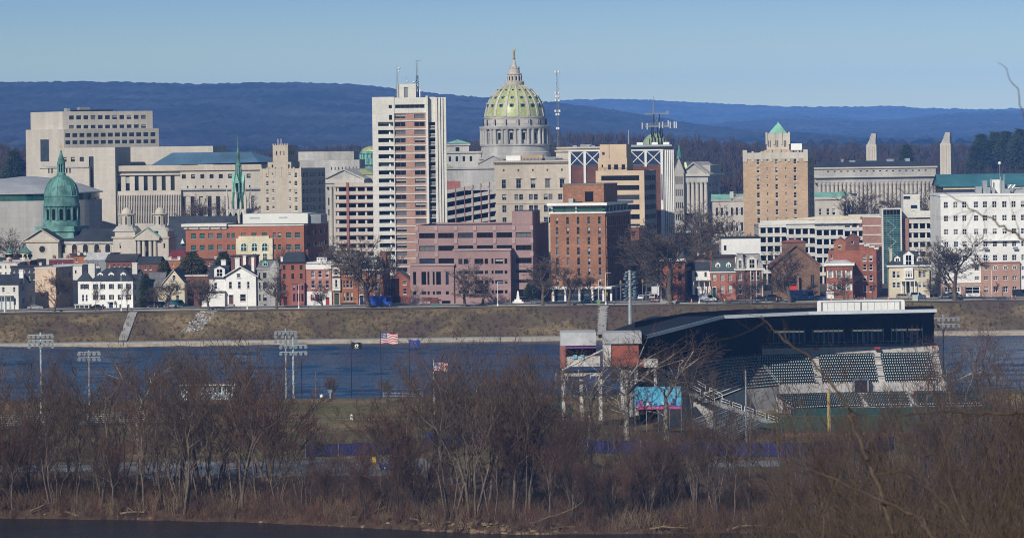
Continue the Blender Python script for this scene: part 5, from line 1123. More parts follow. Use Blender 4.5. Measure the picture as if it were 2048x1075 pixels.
for px in (487.5, 508.7, 529.6): arched(B, px - 5.4, px + 5.4, 486, 501.5, -.8, GLT, WHITE, OFFW)
for px in (509, 529.6): B.win(B.X(px - 4.5, -.8), -.86, B.Z(520, -.8), 1.5, 2.2, 'cross', GLT, WHITE, 0, 0)
P_ = B.mass(486, 616, 427, 447, depth=14, off=5, m=mat('cream metal cladding', (.6, .6, .56), .6, .06, .05), side=None, name='penthouse', top=PALEROOF); k = MB(); k.box(B.X(500, 5), B.X(520, 5), 4.9, 4.99, B.Z(437, 5), B.Z(434, 5), STEEL); k.box(B.X(558, 5), B.X(575, 5), 4.9, 4.99, B.Z(437, 5), B.Z(434, 5), STEEL); k.box(P_['x1'] + .01, P_['x1'] + 4, 7, 17, P_['z0'], P_['z1'] - .4, GREYM); k.build('penthouse_vents', B.root)
B.flush()
# =================================================================== riverfront houses
SH_B = mat('black shutter', (.015, .015, .018), .6); SH_R = mat('red shutter', (.28, .02, .025), .6)
def dormer(B, px0, px1, pt, pb, off, m=WHITE, rm=SLATE, depth=2.6, fm=WHITE):
    xa, xb, za, zb = B.X(px0, off), B.X(px1, off), B.Z(pb, off), B.Z(pt, off)
    zm = za + (zb - za) * .74; b = MB()
    b.box(xa, xb, off, off + depth, za, zm, m); b.gable_y(xa, xb, off, off + depth, zm, zb, rm, m, .1, .1)
    o_ = b.build('dormer', B.root); b = MB(); w_ = (xb - xa); b.box(xa + w_ * .25, xb - w_ * .25, off - .05, off - .002, za + .25, zm - .05, GLK); b.box((xa + xb) / 2 - .05, (xa + xb) / 2 + .05, off - .09, off - .051, za + .25, zm - .05, fm); b.box(xa + w_ * .25, xb - w_ * .25, off - .092, off - .051, (za + zm) / 2, (za + zm) / 2 + .1, fm)
    b.build('window', o_)
    return o_
def chimney(B, px0, px1, pt, pb, off, m):
    b = MB(); xa, xb, za, zb = B.X(px0, off), B.X(px1, off), B.Z(pb, off), B.Z(pt, off)
    b.box(xa, xb, off, off + max(.8, (xb - xa) * .7), za - 1.5, zb, m); b.box(xa - .12, xb + .12, off - .12, off + max(.8, (xb - xa) * .7) + .12, zb + .002, zb + .25, m)
    o_ = b.build('chimney', B.root)
    for t in (.3, .7): b = MB(); b.lathe([(.14, zb + .25), (.12, zb + .65)], BRICKO, 6, xa + (xb - xa) * t, off + .4); b.build('chimney_pot', o_)
    return o_
def door(B, px0, px1, pt, pb, off, m, fm=WHITE):
    b = MB(); xa, xb, za, zb = B.X(px0, off), B.X(px1, off), B.Z(pb, off), B.Z(pt, off)
    za = max(za, .05)
    b.box(xa, xb, off - .1, off - .003, za, zb, m); b.box(xa - .15, xa, off - .2, off - .003, za, zb + .2, fm); b.box(xb, xb + .15, off - .2, off - .003, za, zb + .2, fm); b.box(xa, xb, off - .2, off - .003, zb, zb + .2, fm)
    b.box(xa + .1, xb - .1, off - .12, off - .101, zb - .5, zb - .08, GLK); b.box(xa - .3, xb + .3, off - .9, off - .21, 0, za, PAVE); return b.build('door', B.root)
def shutters(B, rects, off, m):
    for a, c, d, e in rects:
        xa, xb, za, zb = B.X(a, off), B.X(c, off), B.Z(e, off), B.Z(d, off)
        for p in (xa - .45, xb + .03):
            k = MB(); k.box(p, p + .42, off - .08, off - .003, za, zb, m); k.build('shutter', B.root)
def mansard(B, m, zt, mm, inset=1.4, front_only=False):
    b = MB(); z0, z1 = m['z1'] + .4, zt
    b.frustum((m['x0'] - .1, m['x1'] + .1, m['y0'] - .1, m['y1'] + .1), (m['x0'] + inset * .5, m['x1'] - inset * .5, m['y0'] + inset, m['y1'] - inset), z0, z1, mm, TARROOF)
    return b.build('roof', B.root)
def pch(B, px0, px1, pt, pb, off, dep, m, roof, n=4):
    b = MB(); xa, xb, zt = B.X(px0, off), B.X(px1, off), B.Z(pt, off)
    b.box(xa - .2, xb + .2, off - dep - .2, off - .01, zt - .35, zt, roof); b.box(xa, xb, off - dep, off - .01, 0, .4, PAVE)
    for i in range(n): xx = xa + .1 + i * (xb - xa - .35) / (n - 1); b.box(xx, xx + .22, off - dep, off - dep + .22, .4, zt - .36, m)
    return b.build('porch', B.root)
YF = 1205.
# 1 far-left grey house
B = Bld('house', 'pale grey stucco house with dark gabled roof and blue columned porch at the far left', 'house', -30, 590, 1202, .2, cx=20)
w1 = [(4, 9.5, 574, 584), (26, 31, 574, 584), (-14, -8, 574, 584), (27, 31.5, 596, 610)]
M_ = B.mass(-30, 37, 567, None, side=59, m=OFFW, ms=mat('grey stucco', (.36, .36, .38), .9), fw=w1, sw=[(44, 47.5, 572, 582), (45, 49, 596, 607)], fm=WHITE, style='sash')
b = MB(); b.gable_x(M_['x0'], M_['x1'], 0, M_['y1'], M_['z1'], B.Z(550, 4), SLATE, MATS['grey stucco'], .5); b.build('roof', B.root); chimney(B, 39, 47, 541, 556, 3, WHITE); pch(B, -20, 26, 591, 0, 0, 2, mat('blue porch paint', (.25, .33, .45), .6), SLATEG, 6)
# 2 tan box house with the white wall behind
B = Bld('house', 'plain flat-roofed salmon stucco house behind a bare street tree', 'house', 70, 575, 1216, .3, cx=95)
M_ = B.mass(70, 112, 536, None, side=146, m=mat('salmon stucco', (.56, .42, .31), .9), fw=[], sw=[(115, 118, 545, 553), (127, 130, 546, 555), (139, 142, 546, 556), (115, 118, 565, 575), (127, 130, 566, 576), (139, 142, 566, 576)], fm=None, cornice=(OFFW, .3, .2), top=PALEROOF)
B = Bld('house', 'windowless white rendered house wall rising behind the salmon stucco house', 'house', 108, 545, 1236, .15, cx=135); M_ = B.mass(108, 164, 531, None, depth=10, m=OFFW, top=PALEROOF, cornice=(PALEROOF, .25, .2), fw=[(150, 153, 540, 547)])
# 3 white mansion
B = Bld('mansion', 'broad white three storey mansion with black shutters and dormered slate roof', 'house', 183, 590, 1203, .13, cx=225)
cl = [(189, 193), (203.5, 207.5), (221, 225), (238.5, 242.5), (255, 259)]
fw = grid(cl, [(567.5, 577.5), (589, 599)]) + grid([c for i, c in enumerate(cl) if i != 2], [(608.5, 615.5)])
M_ = B.mass(183, 266, 561, None, side=289, m=WHITE, ms=OFFW, fw=fw, sw=[(269, 272, 568, 578), (281, 284, 568, 578), (269, 272, 589, 600), (281, 284, 589, 600), (270, 273, 608, 616)], fm=WHITE, style='sash', blinds=.4)  # side wall takes a duller white to paint its slight shade
shutters(B, grid(cl, [(567.5, 577.5), (589, 599)]), 0, SH_B)
b = MB(); b.hip(M_['x0'], M_['x1'], 0, M_['y1'], M_['z1'] + .01, B.Z(536, 5), SLATE, 4.2, .4); b.build('roof', B.root)
for px in (201, 223, 247): dormer(B, px - 5.5, px + 5.5, 544, 559, 1.4)
W2 = B.mass(156, 182.9, 561, None, depth=7, off=1, m=WHITE, fw=[(164, 168, 567.5, 577.5), (171.5, 175, 567.5, 577.5), (164, 168, 589, 602), (171.5, 175, 589, 602), (172, 178, 610, 616)], fm=WHITE, style='sash', name='wing_wall'); b = MB(); b.hip(W2['x0'], W2['x1'], 1, 8, W2['z1'], B.Z(539, 4), SLATE, None, .4); b.build('wing_roof', B.root)
shutters(B, grid([(164, 168), (171.5, 175)], [(567.5, 577.5)]), 1, SH_B)
b = MB(); ys = M_['y1']; b.T = lambda p: (M_['x1'] + .3 - p[1], p[0], p[2]); b.gable_y(ys * .2, ys * .85, -.3, 5, M_['z1'], B.Z(542, 3), SLATE, WHITE, .3); b.build('side_gable', B.root)
chimney(B, 177, 190, 528, 556, 3, OFFW); chimney(B, 193, 201, 534, 540, 7, OFFW); chimney(B, 265, 275, 527, 545, 6, OFFW); door(B, 219, 226, 604, 620, 0, mat('navy door', (.02, .03, .1), .5))
b = MB(); xa, xb = B.X(214), B.X(231); b.box(xa, xb, -1.5, -.01, B.Z(603), B.Z(600.5), WHITE)
for xx in (xa + .1, xb - .35): b.box(xx, xx + .25, -1.45, -1.2, 0, B.Z(603), WHITE)
b.build('portico', B.root); pch(B, 152, 181, 607, 0, .9, 2, WHITE, PALEROOF, 4)
# 4 yellow gabled house, 5 dark brick house behind trees
B = Bld('house', 'pale yellow gabled house half hidden by a bare tree', 'house', 326, 575, 1212, .1, cx=348)
M_ = B.mass(326, 369, 566, None, depth=12, m=YELLB, fw=[(336, 341, 571, 582), (352, 357, 571, 582), (334, 340, 590, 603), (352, 358, 590, 603)], fm=WHITE, style='sash'); b = MB(); b.gable_y(M_['x0'], M_['x1'], 0, 12, M_['z1'], B.Z(540), SLATE, YELLB, .5); b.build('roof', B.root); B.win(B.X(345), -.05, B.Z(560), 1, 1.6, 'sash', GL, WHITE, 0, 0)
m2 = B.mass(296, 325.9, 572, None, depth=9, off=2, m=YELLB, fw=[(303, 308, 580, 590)], name='wing_wall', fm=WHITE); b = MB(); b.gable_x(m2['x0'], m2['x1'], 2, 11, m2['z1'], B.Z(545, 6), SLATEG, YELLB, .4); b.build('wing_roof', B.root)
B = Bld('house', 'dark brick house with flat roof left of the white gabled house', 'house', 392, 575, 1216, .05, cx=405); B.mass(372, 420, 552, None, depth=10, m=BRICKD, fw=[(378, 382, 560, 570), (398, 402, 560, 570), (408, 412, 560, 570), (398, 403, 584, 596)], fm=WHITE, style='sash', cornice=(OFFW, .4, .3))
# 6 white gabled house
B = Bld('house', 'white clapboard house with big front gable, brick-brown door and tall white chimney', 'house', 451, 580, 1206, .1, cx=480)
M_ = B.mass(451.5, 512, 551, None, depth=13, m=WHITE, fw=[(458, 464, 563, 576.5), (476, 481.5, 563, 576.5), (493.5, 499, 563, 576.5), (480, 491.5, 588, 602)], fm=OFFW, style='sash', blinds=.2)
b = MB(); b.gable_y(M_['x0'], M_['x1'], 0, 13, M_['z1'], B.Z(533), SLATE, WHITE, .9, .28); b.build('roof', B.root); B.win(B.X(473.5), -.04, B.Z(554.5), 1.2, 1.3, 'sash', GL, WHITE, 0, 0); door(B, 458, 466, 589, 607, 0, mat('brown door', (.09, .035, .025), .5))
L_ = B.mass(419, 451.4, 554, None, depth=10, off=1.2, m=WHITE, fw=[(429, 434, 565, 577), (438, 447, 588, 600)], fm=OFFW, style='sash', name='wing_wall'); b = MB(); b.gable_x(L_['x0'], L_['x1'], 1.2, 11.2, L_['z1'], B.Z(531, 6), SLATE, WHITE, .5); b.build('wing_roof', B.root)
dormer(B, 429, 450, 532, 553, .9, WHITE, SLATE, 4); chimney(B, 503.5, 509, 516, 546, 4, WHITE); chimney(B, 443, 452, 521, 533, 7, WHITE)
b = MB(); b.box(B.X(405), B.X(451), -1.5, 1.1, 0, B.Z(584), WHITE); b.box(B.X(404), B.X(452), -1.8, 1.15, B.Z(584), B.Z(581.5), SLATEG); b.build('side_porch', B.root)
B = Bld('house', 'dark brick row behind the white gabled house with two white chimneys', 'house', 465, 520, 1226, .05, cx=485); M_ = B.mass(462, 512, 513, None, depth=8, m=BRICKD, fw=[(496, 499, 517, 524)], cornice=(SLATE, .4, .3)); chimney(B, 470, 479, 517, 527, -.9, WHITE); chimney(B, 486, 492, 513, 527, -.9, WHITE)
# 7 grey stone rowhouse
B = Bld('row_house', 'grey stone row house with slate mansard and teal arched dormer', 'house', 515, 570, 1206, .06, cx=537)
M_ = B.mass(515, 559.5, 538, None, depth=13, m=mat('grey stone', (.33, .32, .3), .9, .25, .25), fw=grid([(518, 521), (526, 533.5), (540, 546)], [(545, 556), (564, 577), (588, 601)]) + [(527, 533, 607.5, 613)], fm=GREYM, style='sash', blinds=.2, cornice=(LIMEG, .4, .3))
mansard(B, M_, B.Z(520.5, 1.4), SLATEG); dormer(B, 525, 537, 521, 538, .3, COPPERL, COPPERL); dormer(B, 551, 558, 525, 538, .3, COPPER, COPPER)
b = MB(); b.lathe([(1.6, 0), (1.6, M_['z1'] + .4), (1.75, M_['z1'] + .41), (.02, M_['z1'] + 2.6)], MATS['grey stone'], 12, B.X(550), .3); b.build('round_bay', B.root)
# 8 red row house
B = Bld('row_house', 'tall red brick row house with dark slate roof and bright red bay window', 'house', 560, 565, 1206, .05, cx=585)
M_ = B.mass(559.8, 611, 526, None, depth=13, m=mat('painted red brick', (.26, .09, .06), .85, .12, .12), fw=grid([(566, 571.7), (583, 588.7), (600, 605.6)], [(530, 539), (547, 557)]) + [(566, 572, 568, 580)], fm=mat('olive sash', (.12, .11, .07), .6), style='sash', cornice=(BLACK, .45, .35), blinds=.1)
b = MB(); b.frustum((M_['x0'] + .9, M_['x1'], 0, 12), (M_['x0'] + 1.5, M_['x1'] - .6, 3.5, 9), M_['z1'] + .46, B.Z(504.5, 3), SLATE); b.build('roof', B.root); chimney(B, 562, 566, 515, 524, 2, WHITE); chimney(B, 612, 617, 503, 520, 5, BRICKD)
y_ = B.mass(583, 608.5, 567, None, depth=1.2, off=-1.2, m=REDM, fw=[(585.5, 590, 570, 580), (594, 599, 570, 580), (603, 607, 570, 580), (586, 590.5, 587, 603), (593.5, 599.5, 587, 603), (602.5, 607, 587, 603)], fm=REDB, style='plain', name='bay_window', cornice=(REDM, .3, .2), blinds=.2); door(B, 567, 574.5, 593, 610, 0, BLACK, REDB)
# 9 white and brick row house
B = Bld('row_house', 'brick row house with white ground floor, white cornice and red shutters', 'house', 612, 565, 1206, .04, cx=637)
M_ = B.mass(611.6, 663, 538, None, depth=13, m=mat('faded brick', (.36, .17, .13), .9, .15, .2), fw=grid([(623, 629.8), (637.3, 644), (651.5, 658)], [(541, 554.5), (561, 575.5)]), fm=WHITE, style='sash', blinds=.15)
b = MB(); b.box(M_['x0'], M_['x1'], -.2, 13, M_['z1'] + .003, B.Z(524), WHITE, PALEROOF); b.box(M_['x0'] - .1, M_['x1'] + .1, -.6, .4, B.Z(526), B.Z(524) + .05, WHITE); b.build('cornice', B.root)
gfl = B.mass(611.7, 662.9, 582, None, depth=.5, off=-.2, m=WHITE, fw=[(624, 629, 588, 601), (634, 639, 588, 601), (626, 631, 607, 610)], name='ground_floor_wall', fm=WHITE, style='sash', rec=.15); shutters(B, [(624, 629, 588, 601), (634, 639, 588, 601)], -.2, SH_R); door(B, 651, 658.5, 594, 611, -.2, SH_R)
b = MB(); b.box(B.X(634, 5), B.X(654, 5), 5, 7, B.Z(524), B.Z(514.5, 5), WHITE)
for i in range(3): b.box(B.X(636 + i * 6.3, 5), B.X(639 + i * 6.3, 5), 4.9, 4.98, B.Z(519, 5), B.Z(516.5, 5), GREYM)
b.build('roof_plant', B.root)
# 10 orange victorian
B = Bld('row_house', 'orange brick victorian row house with ornate pale mansard and white oriel', 'house', 664, 560, 1206, .04, cx=690)
M_ = B.mass(663.5, 716, 530, None, depth=14, m=BRICKO, fw=grid([(686.8, 690), (692.7, 698.2), (700.7, 705.2)], [(536.5, 551), (560, 575), (584, 602)]), fm=OFFW, style='sash', cornice=(OFFW, .5, .45), blinds=.2)
mansard(B, M_, B.Z(503, 1.4), mat('pale patterned slate', (.28, .27, .27), .8, .3, .3)); 
for px in (671, 685.5, 695.5, 707): dormer(B, px - 4, px + 4, 508, 529, .5, OFFW, OFFW)
o_ = B.mass(664.5, 680.5, 556, 581, depth=1, off=-1, m=OFFW, fw=[(670, 675, 559, 574)], name='oriel', fm=WHITE, style='sash', rec=.15); o2 = B.mass(664.5, 680.5, 534, 552.5, depth=.6, off=-.6, m=OFFW, fw=[(668.5, 675, 537, 550)], name='upper_oriel', fm=WHITE, style='sash', rec=.15); door(B, 668, 678, 585, 609, 0, mat('olive door', (.05, .055, .03), .6), OFFW)
b = MB(); b.box(B.X(682), B.X(712), -1.3, -.6, 0, .8, mat('hedge green', (.02, .035, .012), .95, .3, .4)); b.build('hedge_planter', B.root)
# 11 brick mansard with side
B = Bld('row_house', 'brick row house with dark mansard, white dormers and navy front door', 'house', 716, 565, 1206, .14, cx=740)
M_ = B.mass(716, 766.5, 541, None, side=780, m=BRICKO, ms=BRICKD, fw=grid([(720, 726.5), (736, 741), (749, 759.5)], [(544.5, 557), (564, 582)]) + [(748, 760, 588, 603)], sw=grid([(769, 771.5), (775, 777.5)], [(546, 557), (566, 578), (588, 600)]), fm=WHITE, style='grid', cornice=(OFFW, .5, .45), blinds=.15)  # side wall in darker brick paints the shaded face
mansard(B, M_, B.Z(516, 1.4), SLATEG); dormer(B, 722, 732, 519, 536, .6); dormer(B, 746, 757, 519, 536, .6); chimney(B, 762, 772, 506, 530, 3, BRICK); door(B, 719, 727, 590, 611, 0, mat('blue door', (.02, .03, .1), .5)); shutters(B, [(749, 759.5, 588, 603)], 0, WHITE)
R2_ = B.mass(780, 790, 558, None, depth=8, off=12, m=BRICKD, fw=[(781, 784, 563, 575), (786, 788.5, 563, 575), (781, 784, 583, 592)], fm=WHITE, name='rear_wall')
# 12 little brick gable
B = Bld('house', 'small brick gabled house between the victorian row and the mauve offices', 'house', 792, 570, 1250, .1, cx=806)
M_ = B.mass(792, 821, 560, None, depth=10, m=BRICK, fw=[(806, 812.5, 562, 569), (806, 812.5, 577, 588)], fm=WHITE, style='sash'); b = MB(); b.gable_y(M_['x0'] - 2.2, M_['x1'] - .5, 0, 10, M_['z1'], B.Z(543.5, 0, 799), SLATEG, BRICK, .4); b.build('roof', B.root)
B = Bld('garden_wall', 'low dark brick garden wall along the drive beside the mauve offices', 'wall', 782, 592, 1218, .9, cx=800); b = MB(); b.box(0, 24, 0, .35, 0, 2.1, BRICKD); b.box(-.05, 24.05, -.05, .4, 2.1, 2.25, STONEB); b.build('brickwork', B.root)
# 13 dark red mansard right of the side street
B = Bld('row_house', 'dark red brick house with slate mansard and white cornice behind a thick trunk', 'house', 1320, 560, 1206, .16, cx=1345)
M_ = B.mass(1320, 1370, 522, None, side=1385, m=BRICK, ms=BRICKD, fw=grid([(1323, 1330), (1340, 1346), (1356.6, 1364)], [(527, 537), (547.5, 561)]) + [(1356, 1364, 573, 588), (1340, 1346, 573, 588)], sw=grid([(1374, 1377), (1380, 1383)], [(528, 537), (548, 560), (574, 586)]), fm=BRICKD, style='sash', blinds=.1)  # shade of the right side is put into its darker brick
b = MB(); b.box(M_['x0'] - .4, M_['x1'] + .3, -.5, M_['y1'], M_['z1'] + .003, M_['z1'] + .8, WHITE); b.build('cornice', B.root); M_['z1'] += .4; mansard(B, M_, B.Z(497, 1.4), SLATE); dormer(B, 1328, 1337, 499, 514, .5, STONEB, SLATE); dormer(B, 1353, 1361, 499, 514, .5, STONEB, SLATE); door(B, 1323, 1331, 574, 597, 0, BLACK, GREYM)
# 14 small white house
B = Bld('house', 'small white house with dark porch roof left of the green mansard house', 'house', 1384, 560, 1212, .05, cx=1400)
M_ = B.mass(1384, 1421, 540, None, depth=11, m=WHITE, fw=[(1389, 1394, 544, 553), (1409, 1414, 544, 553), (1390, 1395, 576, 588)], fm=OFFW, style='sash'); b = MB(); b.frustum((M_['x0'] - .3, M_['x1'] + .3, -.4, 11), (M_['x0'], M_['x1'], 2.5, 9), M_['z1'], B.Z(523, 2), SLATE, PALEROOF); b.build('roof', B.root); pch(B, 1386, 1420, 560, 0, 0, 2.2, WHITE, SLATEG, 4)
# 15 green mansard
B = Bld('row_house', 'brick colonial house with green slate mansard and two white dormers', 'house', 1422, 560, 1205, .03, cx=1447)
M_ = B.mass(1422, 1471.5, 545, None, depth=13, m=mat('soft brick', (.33, .13, .085), .9, .15, .2), fw=grid([(1425, 1432.5), (1441, 1448.5), (1456.5, 1464)], [(548, 561)]) + grid([(1441, 1448.5), (1456.5, 1464)], [(570, 585)]), fm=WHITE, style='grid', blinds=.5, cornice=(WHITE, .35, .4))
mansard(B, M_, B.Z(519.5, 1.4), SLATEGR); dormer(B, 1431, 1441, 524, 541, .5); dormer(B, 1452.5, 1462.5, 524, 541, .5); door(B, 1425.5, 1431.5, 574, 593, 0, mat('green door', (.01, .09, .03), .5)); chimney(B, 1420.5, 1424.5, 516, 545, 1, BRICK)
# 16 victorian with two ornate dormers
B = Bld('row_house', 'ornate victorian house with tall white-trimmed mansard dormers and dark brick front', 'house', 1472, 560, 1205, .03, cx=1498)
M_ = B.mass(1472, 1527, 540, None, depth=13, m=BRICKD, fw=grid([(1477.5, 1485.5), (1500.5, 1508), (1514, 1520)], [(544, 560), (568, 587)]), fm=OFFW, style='sash', cornice=(OFFW, .6, .5), blinds=.3)
mansard(B, M_, B.Z(509, 1.4), MATS['pale patterned slate'], 1.8); dormer(B, 1494.5, 1514, 512, 537, -.1, OFFW, OFFW)
t = B.mass(1471.5, 1489, 540, None, depth=3, off=-.8, m=BRICKD, fw=[(1477, 1484, 545, 560), (1477, 1484, 568, 587)], name='tower_bay', fm=OFFW, style='sash'); b = MB(); b.frustum((t['x0'] - .2, t['x1'] + .2, -1, 2.4), (t['x0'] + .5, t['x1'] - .5, -.3, 1.8), t['z1'], B.Z(506), MATS['pale patterned slate']); b.box(t['x0'] + .2, t['x1'] - .2, -.6, 2, B.Z(506), B.Z(504.5), OFFW); b.box(t['x0'] - .3, t['x1'] + .3, -1.1, 2.4, t['z1'] - .1, t['z1'] + .3, OFFW); b.build('tower_roof', B.root); dormer(B, 1475, 1486, 514, 537, -1, OFFW, OFFW, 2)
for i in range(4):
    k = MB(); k.box(B.X(1490 + i * 11.5) - .15, B.X(1490 + i * 11.5) + .15, -.14, -.003, 0, M_['z1'] - .1, OFFW); k.build('quoin_strip', B.root)
# 17 stone church with red doors
B = Bld('church', 'brown sandstone gabled church with bright red doors and red roof edge', 'church', 1544, 560, 1210, .05, cx=1590)
M_ = B.mass(1545, 1640, 531, None, depth=22, m=STONEB, fw=[(1553, 1560, 550, 572), (1622, 1629, 550, 572)], g=GLK, fm=STONEB, style='mull'); b = MB(); b.gable_y(M_['x0'], M_['x1'], 0, 22, M_['z1'], B.Z(491), REDM, STONEB, .8, .5); b.build('roof', B.root)
t = B.mass(1565, 1612, 484, None, depth=6, off=16, m=STONEB, name='tower'); b = MB(); b.hip(t['x0'], t['x1'], 16, 22, t['z1'], B.Z(478, 18), REDM); b.build('tower_roof', B.root)
p_ = B.mass(1574, 1598, 553, None, depth=2, off=-1.8, m=mat('tan sandstone', (.26, .165, .11), .95, .2, .2), name='porch_wall'); b = MB(); b.gable_y(p_['x0'], p_['x1'], -1.8, 0, p_['z1'], B.Z(541, -1.8), SLATE, MATS['tan sandstone'], .3); b.build('porch_roof', B.root)
door(B, 1579.5, 1593, 568, 585.5, -1.8, REDB, STONEB); arched(B, 1579.5, 1593, 556, 567, -1.82, GLK, STONEB)
# 18 brick with white shutters
B = Bld('house', 'brick house with broad white shutters and white flat cornice', 'house', 1652, 560, 1204, .1, cx=1680)
wv = [(1674.5, 1682, 541, 555.5), (1693.5, 1701, 541, 555.5), (1657, 1664, 541, 555), (1674.5, 1682, 566, 581), (1693.5, 1701, 566, 581), (1657, 1664, 567, 580)]
M_ = B.mass(1652, 1706, 531, None, side=1716, m=BRICK, ms=BRICKD, fw=wv, fm=WHITE, style='grid', blinds=.4); shutters(B, wv, 0, WHITE)  # right side brick darkened for its shade
b = MB(); b.box(M_['x0'] - .5, M_['x1'] + .5, -.6, M_['y1'], M_['z1'] + .003, M_['z1'] + .7, WHITE); b.frustum((M_['x0'], M_['x1'], 0, M_['y1']), (M_['x0'] + 2, M_['x1'] - 2, 2.5, M_['y1'] - 2), M_['z1'] + .7, B.Z(521, 2), PALEROOF); b.build('roof', B.root); b = MB(); b.box(M_['x0'], B.X(1668), -.5, -.01, 0, 2.4, WHITE); b.build('ground_floor_wall', B.root)
# 19 stepped brick block
B = Bld('brick_building', 'red brick block with gabled parapets and stepped white coping behind the shuttered house', 'building', 1657, 540, 1214, .14, cx=1715)
M_ = B.mass(1657, 1753, 500, None, side=1764, m=BRICK, ms=BRICKD, fw=grid([(1726, 1732.7), (1738.5, 1745)], [(509.5, 522), (528.5, 540), (550, 561.5), (571, 583)]) + [(1662, 1666, 508, 516)], sw=grid([(1755.5, 1758), (1760, 1762.5)], [(512, 522), (532, 541), (552, 562)]), fm=WHITE, style='sash', blinds=.3)  # darker side brick stands in for deep shade on that face
for pa, pb, py, pt, m in ((1668, 1691.5, 484, 475, BRICKO), (1691.6, 1719, 477, 467.5, BRICKD)):
    g_ = B.mass(pa, pb, py, 501, depth=7, off=.4, m=m, name='gable_wall', fw=[(1676, 1683, 488, 497)] if pa < 1670 else [(1702, 1708, 482, 487)], fm=WHITE); b = MB(); b.gable_y(g_['x0'], g_['x1'], .4, 7.4, g_['z1'], B.Z(pt), REDM, m, .2, .2); b.build('gable_roof', B.root)
for i, (pa, pb) in enumerate(((1719, 1729), (1729, 1739), (1739, 1749), (1749, 1757))):
    g_ = B.mass(pa, pb, 489 + i * 3, 501, depth=6, off=.3, m=BRICK, name='parapet_step'); b = MB(); b.box(g_['x0'], g_['x1'] + .1, .1, 7, g_['z1'] + .004, g_['z1'] + .5, OFFW); b.build('coping', B.root)
# 20 yellow mansion
B = Bld('mansion', 'pale yellow brick mansion with slate hipped roof and three white dormers', 'house', 1778, 550, 1204, .07, cx=1818)
M_ = B.mass(1778, 1859, 533, None, depth=14, m=YELLB, fw=grid([(1785, 1791.5), (1793.7, 1800), (1837, 1842.5), (1845.6, 1852)], [(542, 555), (564, 574.5)]), fm=WHITE, style='sash', cornice=(WHITE, .5, .6), blinds=.3)
b = MB(); b.hip(M_['x0'], M_['x1'], 0, 14, M_['z1'] + .5, B.Z(502, 5), SLATE, 4.6, .5); b.build('roof', B.root); dormer(B, 1789, 1801, 511, 530, .8); dormer(B, 1834, 1846, 511, 530, .8); dormer(B, 1807, 1828, 502, 533, -.3, WHITE, SLATE, 4); chimney(B, 1779.5, 1785, 498, 522, 4, YELLB); chimney(B, 1853, 1859, 498, 522, 4, YELLB)
c = B.mass(1809, 1826, 535, 556, depth=1, off=-1, m=WHITE, fw=[(1811, 1814, 541, 554), (1815, 1820, 541, 554), (1821, 1824, 541, 554)], name='bay_window', fm=WHITE, rec=.12, blinds=.4); pch(B, 1801, 1829, 559, 0, 0, 2.4, WHITE, WHITE, 4); door(B, 1812, 1820, 563, 585, 0, BLACK)

# ---- the clutter of low roofs behind the left-hand houses
LOW = [('low red brick house with a flat pale roof left of the bell towers', 8, 60, 522, 1255, BRICKD, PALEROOF), ('flat-roofed pale building with white parapet at the left edge', -25, 38, 526, 1248, OFFW, PALEROOF), ('low dark building with black roof behind the salmon house', 22, 110, 533, 1243, SLATE, TARROOF),
       ('dark red painted house below the cathedral transept', 98, 147, 519, 1262, mat('maroon paint', (.16, .03, .035), .85), PALEROOF), ('square brick tower block below the cathedral nave', 147, 170, 512, 1258, BRICKO, TARROOF),
       ('grey roofed brick house right of the square brick block', 170, 213, 520, 1256, GREYM, PALEROOF), ('brown brick terrace behind the white mansion', 212, 272, 523, 1252, BRICKD, TARROOF), ('brown brick terrace below the cathedral nave windows', 140, 226, 508, 1275, mat('brown shingle', (.14, .08, .06), .9), SLATE),
       ('orange brick flat-roofed house right of the bell towers', 330, 362, 521, 1252, BRICKO, PALEROOF), ('dark brick house with white window frames below the portico', 275, 318, 528, 1246, BRICKD, SLATE), ('long brick terrace behind the dark evergreens', 362, 470, 520, 1250, BRICKD, SLATE)]
for i, (lab, pa, pb, pt, Y, m, rm) in enumerate(LOW):
    B = Bld('house', lab, 'house', pa, pt + 20, Y, .15, cx=(pa + pb) / 2)
    q = B.mass(pa, pb, pt, None, depth=9, m=m, fw=grid(lin(pa + 5, 10, max(1, int((pb - pa - 6) / 10)), 3.2), [(pt + 5, pt + 11), (pt + 18, pt + 26)]), fm=WHITE, style='sash', cornice=(rm, .25, .3), top=rm, blinds=.3)
    if i in (5, 6, 9): b = MB(); b.gable_x(q['x0'], q['x1'], 0, 9, q['z1'] + .25, q['z1'] + 2.2, rm, m, .3); b.build('roof', B.root)
    for j in range(2): chimney(B, pa + 8 + j * (pb - pa) * .55, pa + 13 + j * (pb - pa) * .55, pt - 6, pt + 2, 3, BRICK if i % 2 else OFFW)
# green-capped turrets
for px, pt, py, hw, lab in ((51, 490, 505, 13, 'pale octagonal turret with a flared green cap left of the cathedral'), (19, 493, 505, 7, 'tiny green pointed turret roof at the left edge')):
    Y = 1268.; s2 = Y / F_PX; c = at(px, py, Y); g0 = gz(Y); Rt = thing('turret', lab, 'turret', (c.x, Y, g0)); z2 = lambda y: at(px, y, Y).z - g0
    k = MB(); k.lathe([(hw * .9 * s2, 0), (hw * .9 * s2, z2(py + 1)), (hw * 1.0 * s2, z2(py))], CREAM, 8)
    for i in range(8): t = i * math.pi / 4; k.box(hw * .9 * s2 * math.cos(t) - .35, hw * .9 * s2 * math.cos(t) + .35, hw * .9 * s2 * math.sin(t) - .35, hw * .9 * s2 * math.sin(t) + .35, z2(py + 9), z2(py + 3), GLK)
    k.build('wall', Rt); k = MB(); k.lathe([(hw * 1.15 * s2, z2(py)), (hw * .6 * s2, z2(py - 5)), (hw * .25 * s2, z2(py - 10)), (.02, z2(pt))], COPPER, 8); k.build('roof', Rt)
